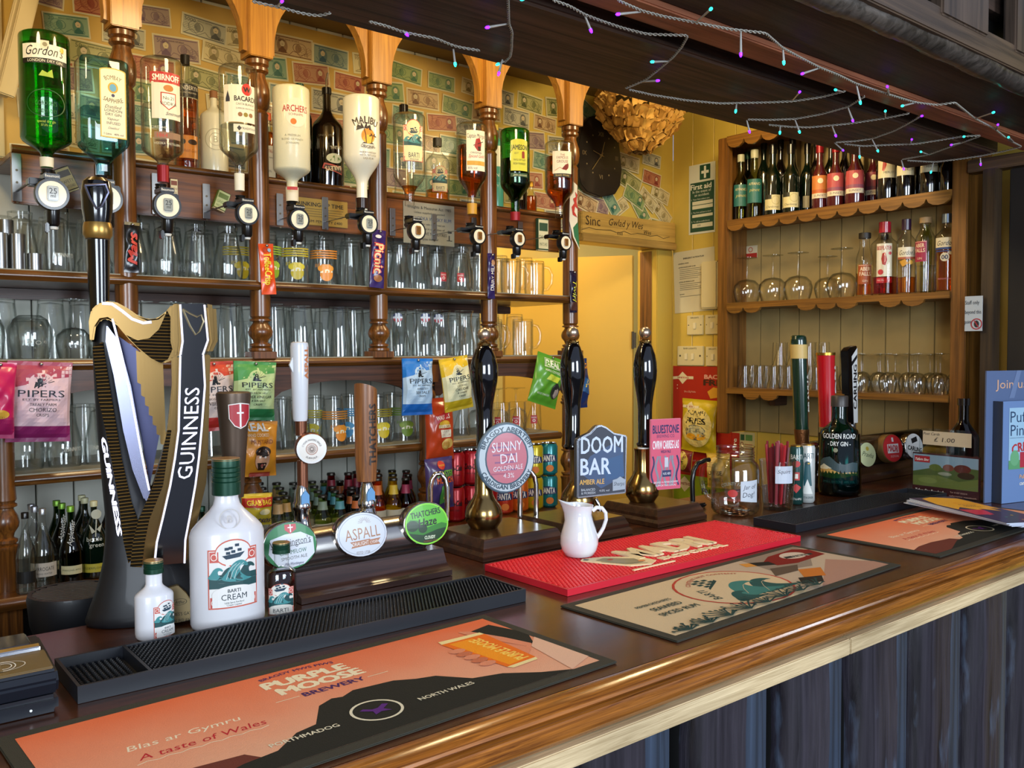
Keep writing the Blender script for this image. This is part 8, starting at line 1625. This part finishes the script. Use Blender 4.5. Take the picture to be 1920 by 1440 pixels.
packet('snack_packet', 'gold snack packet at the lower right of the red card, behind the jar', 'crisps', 1346, 850, 915, 44, 0, -.05, 'd0b04a', lambda w, h: [('e', 0, -h*.4, w*.4, h*.3, 'e0c880'), ('t', 'CHEESE', 0, -h*.55, h*.12, '1c1a14', {'w': w*.6, 'b': .03}), ('t', 'MOMENTS', 0, -h*.75, h*.1, '1c1a14', {'w': w*.6})], Xp=XR-.060, seed=23)
wallcard('green_snack_card', 'lime green snack card below the red one', 'display card', (1264, 887, 1360, 938), '8aa020', lambda w, h: [('p', [(0, h*.75), (w*.12, h*.75), (w*.22, h*.95), (w*.32, h*.75), (w*.42, h*.75), (w*.42, h*.6), (w*.32, h*.6), (w*.22, h*.38), (w*.12, h*.6), (0, h*.6)], 'dcd0a8'), ('t', 'SMITHS', w*.22, h*.67, h*.1, '8a2a1c', {'w': w*.22, 'b': .03}), ('t', 'SCAMPI', w*.7, h*.8, h*.14, '1c2410'), ('t', 'FRIES', w*.7, h*.5, h*.2, '1c2410', {'b': .04})], X=XR-.004)
wallcard('fire_notice', 'red and white fire action notice with green corner on the wall behind the tumbler', 'notice', (1369, 808, 1415, 862), 'c8bc88', lambda w, h: [('r', w*.02, h*.1, w*.4, h*.95, 'b0241c'), ('t', 'Fire', w*.2, h*.55, h*.16, 'e0d8c0', {'rot': 90, 'w': h*.4, 'b': .03}), ('r', w*.44, h*.72, w*.6, h*.92, '2a5a3a'), ('r', w*.64, h*.72, w*.92, h*.92, '5a8a4a')]+[('o', w*.5, h*(.6-.17*q), w*.06, w*.04, '8a3a24') for q in range(3)]+[('r', w*.62, h*(.58-.08*q), w*.92, h*(.6-.08*q), 'a85a3a') for q in range(6)])
wallcard('dog_poster', 'teal blue poster with orange letters Dog on the wall behind the taps', 'poster', (1603, 768, 1656, 845), '1c4a5c', lambda w, h: [('t', 'barns', w*.4, h*.9, h*.06, '8ab0b8'), ('t', 'Dog', w*.6, h*.68, h*.2, 'c88a5c', {'w': w*.55}), ('r', w*.6, h*.42, w*.85, h*.5, '8a8a6a')])
wallcard('no_smoking_notice', 'small no smoking notice with red band at the top shelf corner', 'notice', (1400, 462, 1420, 486), 'ccc4a8', lambda w, h: [('r', 0, 0, w, h*.42, 'a82a20'), ('o', w*.4, h*.7, h*.2, h*.15, 'b02a20')], X=XR-.012)
wallcard('staff_only_sign', 'white laminated Staff only beyond this point sign with no entry symbol', 'sign', (1809, 556, 1842, 621), 'aab4bc', lambda w, h: [('t', 'Staff only', w*.42, h*.82, h*.11, '20242c', {'w': w*.8}), ('t', 'beyond this', w*.48, h*.55, h*.11, '20242c', {'w': w*.92}), ('t', 'point', w*.2, h*.27, h*.11, '20242c', {'w': w*.38}), ('o', w*.68, h*.2, h*.16, h*.13, '9a2434'), ('e', w*.68, h*.2, h*.07, h*.10, '20242c'), ('l', [(w*.55, h*.3), (w*.8, h*.1)], h*.03, '9a2434')], X=2.925)
plaque('wall_calendar', 'spiral bound wall calendar hanging on the passage wall', 'calendar', (1043, 537, 1104, 652), 'c8c0a0', lambda w, h: [('r', w*.02, h*.72, w*.98, h*.98, '2a1c1c'), ('e', w*.8, h*.88, w*.08, w*.08, 'b83a24'), ('r', w*.5, h*.74, w*.75, h*.95, '8a8478')]+[('r', w*.06, h*(.66-.1*q), w*.9, h*(.665-.1*q), '8a8474') for q in range(7)]+[('r', w*(.2+.14*q), h*.05, w*(.205+.14*q), h*.68, 'a8a490') for q in range(5)]+[('r', w*.7, h*.02, w*.95, h*.05, 'b83a24')], Y=3.379, th=.012)
# ================================================================ contents of the shelf unit
XB = XF+.055
def cbot(name, label, px, w, k, top, sh, nk, gmat, lab=None, c=None, **kw):
    o, p0, s, R = upright(name, label, px, w*(.90 if k == 1 else .96), zc[k]+.001, top, sh, nk, gmat, xplane=kw.pop('xp', XB), **kw)
    if lab: cyl_label(o, lab(p0), R, px, c if c else px, p0, s)
    return o
TEAL = '2a6a60'
def wl(c1, t, sub, px, dy=(66, 26)): return lambda p0: [('r', px-15, p0-dy[0], px+15, p0-dy[1], c1), ('t', t, px, p0-dy[0]+9, 5, 'd8c890' if c1 == TEAL else '3a3430', {'w': 22}), ('t', sub, px, p0-dy[0]+20, 6, 'b8b060' if c1 == TEAL else '5a5040', {'sh': .3, 'w': 20})]
cbot('wine_bottle', 'green labelled white wine bottle at the left end of the top shelf', 1382, 30, 0, 291, 348, 322, G_LGREEN, wl(TEAL, 'AFFANO', 'pinot', 1382), nr=5.5, liq=G_YE, level=345, capm=M('cap_white_teal', 'c0c0a0', .4), capt=305)
cbot('wine_bottle', 'second green labelled white wine bottle from the left', 1413, 32, 0, 282, 344, 318, G_LGREEN, wl(TEAL, 'AFFANO', 'pinot', 1413, (72, 28)), nr=6, liq=G_YE, level=340, capm=M('cap_white_teal'), capt=298)
cbot('wine_bottle', 'white wine bottle behind the two green labelled ones', 1398, 28, 0, 286, 340, 320, G_BTLG, None, nr=5, xp=XB+.066, capm=GRC, capt=300)
wc = lambda px: (lambda p0: [('r', px-16, p0-38, px+16, p0-10, 'd0c490'), ('r', px-16, p0-38, px-2, p0-30, '2a2a20'), ('o', px+6, p0-28, 8, 7, 'b0a468'), ('t', 'Chardonnay', px, p0-16, 4, '4a4430', {'sh': .3, 'w': 24})])
for i, (px, t) in enumerate(((1447, 'left-hand dark wine bottle with cream corner label'), (1481, 'right-hand dark wine bottle with cream corner label'))): cbot('wine_bottle', t, px, 33, 0, 272, 335, 308, DKG, wc(px), nr=6, capm=BLKP, capt=290)
cbot('wine_bottle', 'dark wine bottle behind the corner-label pair', 1508, 26, 0, 270, 332, 305, DKG, lambda p0: [('r', 1500, p0-34, 1514, p0-12, '8a8268')], nr=5, xp=XB+.068, capm=BLKP, capt=290)
ws = lambda px, c1, c2: (lambda p0: [('r', px-18, p0-62, px+18, p0-22, c1), ('r', px-18, p0-36, px+18, p0-30, c2), ('r', px-18, p0-29, px+18, p0-20, 'd8ccb0'), ('e', px+1, p0-52, 5, 5, 'e8d8b0'), ('t', 'SUNSET', px, p0-25, 4, '5a3a3a', {'w': 22})])
cbot('wine_bottle', 'orange labelled rose wine bottle left of the sunset labels', 1537, 30, 0, 268, 335, 305, M('rose_dark', '4a1418', .12, coat=1), ws(1537, 'c87a3a', 'b85a2a'), nr=6, capm=REDC, capt=288)
cbot('wine_bottle', 'rose wine bottle with left sunset label', 1562, 34, 0, 268, 338, 306, M('rose_dark'), ws(1562, 'b04a4c', '8a4a5c'), nr=6, capm=REDC, capt=288)
cbot('wine_bottle', 'rose wine bottle with right sunset label', 1600, 37, 0, 262, 332, 300, M('rose_dark'), ws(1600, 'b04a4c', '8a4a5c'), nr=6.5, capm=REDC, capt=284)
cbot('wine_bottle', 'dark rose wine bottle behind, right of sunset labels', 1630, 28, 0, 268, 330, 302, M('rose_dark'), ws(1630, '8a3a44', '6a3444'), nr=5, xp=XB+.068, capm=REDC, capt=288)
wr_ = lambda px: (lambda p0: [('r', px-17, p0-78, px+17, p0-40, 'd4cca8'), ('p', [(px-6, p0-74), (px-2, p0-78), (px, p0-64), (px-4, p0-52), (px-8, p0-54)], 'a8241c'), ('t', 'MERLOT', px+5, p0-50, 4, '3a3430', {'w': 20})])
for i, px in enumerate((1660, 1693, 1738)): cbot('wine_bottle', 'red wine bottle with tall cream label, %s of three' % ('left', 'middle', 'right')[i], px, 36, 0, 250, 320, 288, DKB, wr_(px), nr=6.5, capm=BLKP, capt=275)
cbot('wine_bottle', 'unlabelled dark wine bottle at the right end of the top shelf', 1772, 30, 0, 252, 320, 290, DKB, None, nr=6, capm=BLKP, capt=276)
for i, px in enumerate((1430, 1462, 1494, 1524, 1553, 1582, 1614, 1646, 1678, 1712, 1752)): cbot('wine_bottle', 'dark wine bottle in the back row of the top shelf, %s from left' % ORD[i], px, 27, 0, 262-i*1.2, 330-i*1.5, 300-i*1.3, DKB if i % 2 else DKG, None, nr=5, xp=XB+.064, capm=BLKP, capt=282-i*1.2)
# gin shelf
XB = XF+.066
af = lambda px, c, y1, y0: (lambda p0: [('r', px-13, p0-y1, px+13, p0-y0, c), ('r', px-12, p0-y1+1, px+12, p0-y1+2, 'd8b090'), ('t', 'ABER', px, p0-y1+8, 7, 'e0c8a8', {'w': 18, 'b': .03}), ('t', 'FALLS', px, p0-y1+17, 7, 'e0c8a8', {'w': 20, 'b': .03}), ('t', 'GIN', px, p0-y0-6, 4, 'e0c8a8')])
cbot('gin_bottle', 'clear gin bottle with orange-brown square label and cork', 1598, 34, 1, 440, 490, 462, G_CLEAR, af(1599, '9c4a20', 58, 22), nr=9, liq=G_LAM, level=515, capm=M('cork_black'), capt=449)
cbot('gin_bottle', 'pink gin bottle with white label and red cap', 1635, 44, 1, 420, 462, 445, G_CLEAR, lambda p0: [('r', 1620, p0-94, 1648, p0-34, 'dcd4bc'), ('t', 'BEEFEATER', 1634, p0-86, 7, 'a82a24', {'w': 26, 'b': .03}), ('p', [(1631, p0-76), (1636, p0-78), (1639, p0-64), (1636, p0-54), (1631, p0-56), (1629, p0-66)], 'a82a24'), ('e', 1628, p0-42, 5, 5, 'c0343c'), ('e', 1644, p0-76, 3, 3, 'c0343c'), ('r', 1620, p0-32, 1648, p0-22, 'b82838'), ('t', 'PINK STRAWBERRY', 1634, p0-27, 3, 'e8c8c0', {'w': 24})], nr=9, sq=.6, liq=G_PINK, level=522, capm=M('red_gloss_cap', 'a0182c', .25, coat=.6), capt=440)
cbot('gin_bottle', 'small clear bottle with black cap tucked between pink and yellow-green gins', 1667, 22, 1, 438, 475, 458, G_CLEAR, lambda p0: [('r', 1658, p0-60, 1670, p0-36, 'c8bc98')], nr=6, liq=G_LAM, level=520, xp=XB+.068, capm=M('cap_black'), capt=447)
gl_ = lambda px, w, top, b1, b2, txt: (lambda p0: [('r', px-w/2, p0-top, px+w/2, p0-top+18, 'd8d0b4'), ('r', px-w/2, p0-top+18, px+w/2, p0-top+22, b1), ('t', "Gordon's", px, p0-top+10, 9, '201c18', {'sh': .4, 'w': w*.8}), ('e', px+6, p0-top+28, 4, 4, b2)]+txt(p0))
cbot('gin_bottle', 'clear gin bottle with cream script label and purple cap', 1682, 38, 1, 414, 458, 436, G_CLEAR, gl_(1684, 36, 86, 'a85a3a', 'd8a83a', lambda p0: [('p', [(1670, p0-60), (1680, p0-64), (1686, p0-56), (1676, p0-50)], 'c8902a')]), nr=7, liq=G_LAM, level=522, capm=M('purple_gloss', '2e1634', .3, coat=.5), capt=434)
cbot('gin_bottle', 'clear gin bottle with crimson square label', 1722, 38, 1, 410, 450, 428, G_CLEAR, af(1712, '9a2448', 96, 58), c=1712, nr=9, liq=G_WATER, level=500, capm=M('cork_light', 'a88a60', .6), capt=420)
cbot('gin_bottle', 'large rosy gin bottle with script label and round 0.0 badge', 1766, 48, 1, 403, 446, 426, G_CLEAR, gl_(1766, 46, 100, '24407c', 'd8d0b4', lambda p0: [('e', 1762, p0-64, 8, 8, 'd8d0b4'), ('t', '00', 1762, p0-64, 8, '24305c', {'b': .03}), ('r', 1745, p0-76, 1788, p0-74, '24407c'), ('t', 'PREMIUM PINK', 1762, p0-24, 3, 'c87a7a', {'w': 24})]), nr=8, liq=G_OR, level=470, capm=M('silver_blue_cap', '7a8aa0', .3, .7), capt=420)
cbot('gin_bottle', 'bottle with olive yellow cap behind the round 0.0 badge bottle', 1748, 22, 1, 408, 446, 428, G_LGREEN, None, nr=6, xp=XB+.068, capm=M('olive_cap', '8a8428', .4), capt=420)
def cabglass(kind, px, k, lbl, xp=XB, sc=1.0, dz=0, grp='glasses in the wall shelf unit'):
    z = zc[k]+.0012+dz; t = Wx(px, 600, xp); o = protos[kind]; o = dup(o); o.location = (t.x, t.y, z); o.scale = (sc,)*3
    if dz: PK['cab%.2f' % (zc[k]+.001)][STK.pop(0)]['o'].append(o)
    else:
        if kind == 'tumbler' and xp < XF+.1 and px > 1440: STK.append(len(PK.get('cab%.2f' % (zc[k]+.001), [])))
        stand('cab%.2f' % (zc[k]+.001), [o], t.x, t.y, GR[kind]*sc+.0005, 2 if xp < XF+.12 else 1)
    return tag(o, lbl, 'glass', grp)
STK = []
GP.clear(); protos = {}
for k_ in ('copa', 'wine', 'tumbler'): protos[k_] = glass_proto(k_)[0]
for i, px in enumerate((1398, 1447, 1493, 1566)): cabglass('copa', px, 1, 'large balloon gin glass upside down, %s in the front row of the gin shelf' % ORD[i], XF+.062, 1.0)
for i, px in enumerate((1425, 1470, 1524)): cabglass('copa', px, 1, 'large balloon gin glass upside down, %s in the back row of the gin shelf' % ORD[i], XF+.135, .9)
for i in range(9): cabglass('wine', 1622+19.5*i, 2, 'small wine glass upside down, %s from left on the lowest shelf front' % ORD[i], XF+.05 if i % 2 else XF+.10, .86)
for i in range(7): cabglass('wine', 1632+22*i, 2, 'small wine glass upside down, %s from left on the lowest shelf back' % ORD[i], XF+.15, .84)
for i in range(7): cabglass('tumbler', 1396+27*i, 2, 'clear tumbler upside down, %s from left on the lowest shelf' % ORD[i], XF+.06, .86)
for i in range(6): cabglass('tumbler', 1410+27*i, 2, 'clear tumbler upside down in the back row, %s from left, lowest shelf' % ORD[i], XF+.14, .86)
for i in range(4): cabglass('tumbler', 1462+27*i, 2, 'clear tumbler stacked on the others, %s from left' % ORD[i], XF+.06, .86, .0915)
GS = [a for a in PK['cab%.2f' % (zc[1]+.001)] if a['o'][0].name.startswith('gin_bottle')]
fr_ = sorted((a for a in GS if a['p'] == 4), key=lambda a: a['y0']); yy = yn+.052; pos = []
for a in fr_: pos.append(yy+a['r']); yy += 2*a["r"]+.003
for a, y_ in zip(fr_, pos): a['x'] = XF+.064; a['y'] = y_; a['p'] = 400
for a in GS:                       # the small ones stand in the gaps behind
    if a['p'] != 400: a['x'] = XR-.014-a['r']; a['y'] = min(((p1+p2)/2 for p1, p2 in zip(pos, pos[1:])), key=lambda q: abs(q-a['y0'])); a['p'] = 40
for k_ in range(3): settle('cab%.2f' % (zc[k_]+.001), XF+.006, XR-.0125, yn+.0225, ya-.0225, [(XF+.012, yn+.028, .030), (XF+.012, ya-.030, .030)])
for o in protos.values():
    for c_ in list(o.children): bpy.data.objects.remove(c_)
    bpy.data.objects.remove(o)
MB().box(XF+.0, XR-.01, yn+.02, ya-.02, 0, .0025, X=T(0, 0, zc[2])).build('shelf_liner', LN, cb, smooth=0) if 0 else None
# ================================================================ string lights under the canopy
sl = thing('string_lights', 'string of teal and purple fairy lights on clear twisted cable along the beams', 'string lights', (0, 0, Z))
CBL = M('clear_cable', 'a8a69c', .2, coat=.8); ZL = Z-.016
RUN = [[(1157, 0), (1202, 20), (1240, 30), (1302, 42), (1370, 55), (1435, 62), (1467, 90), (1500, 108), (1537, 127), (1570, 140), (1605, 157), (1665, 177), (1715, 192), (1755, 197), (1790, 192), (1827, 222), (1865, 242), (1890, 262), (1915, 275), (1940, 285)],
       [(1035, 0), (1065, 10), (1097, 28), (1135, 42), (1172, 54), (1212, 64), (1272, 66), (1290, 66), (1278, 88), (1262, 107), (1235, 130), (1210, 150), (1172, 166)], [(1178, 168), (1222, 178), (1285, 188), (1347, 194), (1440, 192), (1485, 190), (1540, 182), (1587, 170)],
       [(1400, 224), (1440, 225), (1490, 223), (1540, 214), (1590, 200), (1622, 180)], [(1440, 234), (1480, 238), (1515, 239), (1590, 232), (1657, 222), (1707, 212)], [(1565, 267), (1600, 265), (1635, 260), (1677, 245), (1705, 230), (1727, 217)],
       [(1582, 270), (1615, 274), (1660, 272), (1715, 270), (1760, 263), (1802, 256), (1840, 254), (1815, 263), (1790, 272), (1740, 290), (1690, 299)], [(1700, 301), (1750, 304), (1800, 298), (1840, 292), (1880, 284), (1915, 275)], [(1915, 277), (1870, 300), (1832, 315), (1790, 324)], [(1800, 325), (1840, 334), (1880, 339), (1930, 344)],
       [(470, 2), (505, 10), (530, 15), (560, 24), (595, 30), (610, 27), (622, 23)], [(690, 40), (722, 48), (755, 60), (785, 66), (817, 72), (850, 86), (880, 92), (902, 95)], [(952, -20), (953, 20), (954, 45), (960, 60), (959, 90), (957, 106), (945, 117)]]
for run in RUN:
    P_ = [q for q in (Wz(x, y, ZL)-Vector((0, 0, Z)) for x, y in run) if q.x < 2.94]; den = []
    if len(P_) < 2: continue
    for a, b in zip(P_, P_[1:]):
        n_ = max(1, int((b-a).length/.0035)); den += [a+(b-a)*(k/n_) for k in range(n_)]
    den.append(P_[-1])
    # smooth then twist two strands round each other
    sm_ = [sum((den[min(len(den)-1, max(0, i+j))] for j in range(-3, 4)), Vector())/7 for i in range(len(den))]
    for st in (0, pi):
        pts = []
        for i, c_ in enumerate(sm_):
            t = (sm_[min(i+1, len(sm_)-1)]-sm_[max(i-1, 0)]); t = t.normalized() if t.length else Vector((1, 0, 0)); u_ = t.cross(Vector((0, 0, 1))).normalized(); w_ = t.cross(u_)
            a = i*1.15+st; pts.append(c_+.0019*(math.cos(a)*u_+math.sin(a)*w_))
        MB().tube(pts, .0013, 5).build('twisted_cable', CBL, sl, smooth=2)
TE = M('teal_bulb', '20e8d0', .3, emit=5); PU = M('purple_bulb', '5a18ff', .3, emit=7); STM = M('bulb_stem', 'b4b2ac', .2, coat=.5)
LED = [(530, 1, 520, 12, 0), (766, 68, 755, 57, 0), (854, 125, 850, 92, 1), (910, 52, 950, 45, 0), (930, 122, 945, 115, 1), (934, 142, 942, 112, 0), (976, 0, 1000, -12, 1), (1110, 62, 1097, 30, 0), (1155, 27, 1202, 22, 0), (1335, 15, 1305, 42, 1), (1389, 107, 1389, 58, 0), (1220, 116, 1253, 115, 1), (1237, 151, 1205, 153, 0), (1379, 212, 1381, 195, 1), (1470, 122, 1468, 92, 1), (1502, 139, 1535, 128, 0),
       (1505, 166, 1486, 188, 0), (1565, 168, 1580, 172, 1), (1614, 196, 1606, 160, 1), (1660, 145, 1667, 178, 0), (1690, 199, 1715, 193, 1), (1660, 205, 1660, 220, 1), (1600, 229, 1590, 202, 0), (1500, 250, 1490, 223, 1), (1462, 252, 1463, 236, 1), (1568, 257, 1560, 236, 0), (1730, 217, 1720, 220, 0), (1582, 283, 1565, 268, 0), (1612, 297, 1611, 275, 1), (1647, 285, 1635, 261, 1), (1710, 260, 1707, 270, 0),
       (1725, 284, 1742, 290, 1), (1782, 272, 1800, 268, 0), (1809, 256, 1800, 257, 1), (1865, 210, 1830, 222, 1), (1875, 219, 1868, 245, 0), (1887, 254, 1900, 265, 1), (1695, 319, 1690, 300, 0), (1745, 325, 1750, 305, 1), (1839, 311, 1838, 296, 0), (1840, 317, 1832, 315, 1), (1894, 307, 1873, 300, 0), (1831, 355, 1841, 335, 1), (1406, 250, 1400, 225, 0), (1918, 344, 1905, 341, 0)]
for tx, ty, bx, by, c_ in LED:
    b = Wz(bx, by, ZL); t = Wy(tx, ty, b.y)
    if b.x > 2.93: continue
    if t.z > ZL-.004: t = Wz(tx, ty, ZL-.006)
    if (t-b).length > .09: t = b+(t-b)*(.09/(t-b).length)
    b = b-Vector((0, 0, Z)); t = t-Vector((0, 0, Z)); d = t-b; L_ = max(.012, d.length); d = d.normalized()
    led = MB().tube([t-d*min(.008, L_*.5), t-d*.003, t], [.0028, .0028, .0014], 8).build('led_bulb', TE if c_ else PU, sl, smooth=1.5)
    MB().tube([b, t-d*min(.008, L_*.5)], [.0018, .0026], 6).build('bulb_stem', STM, led, smooth=1.5)
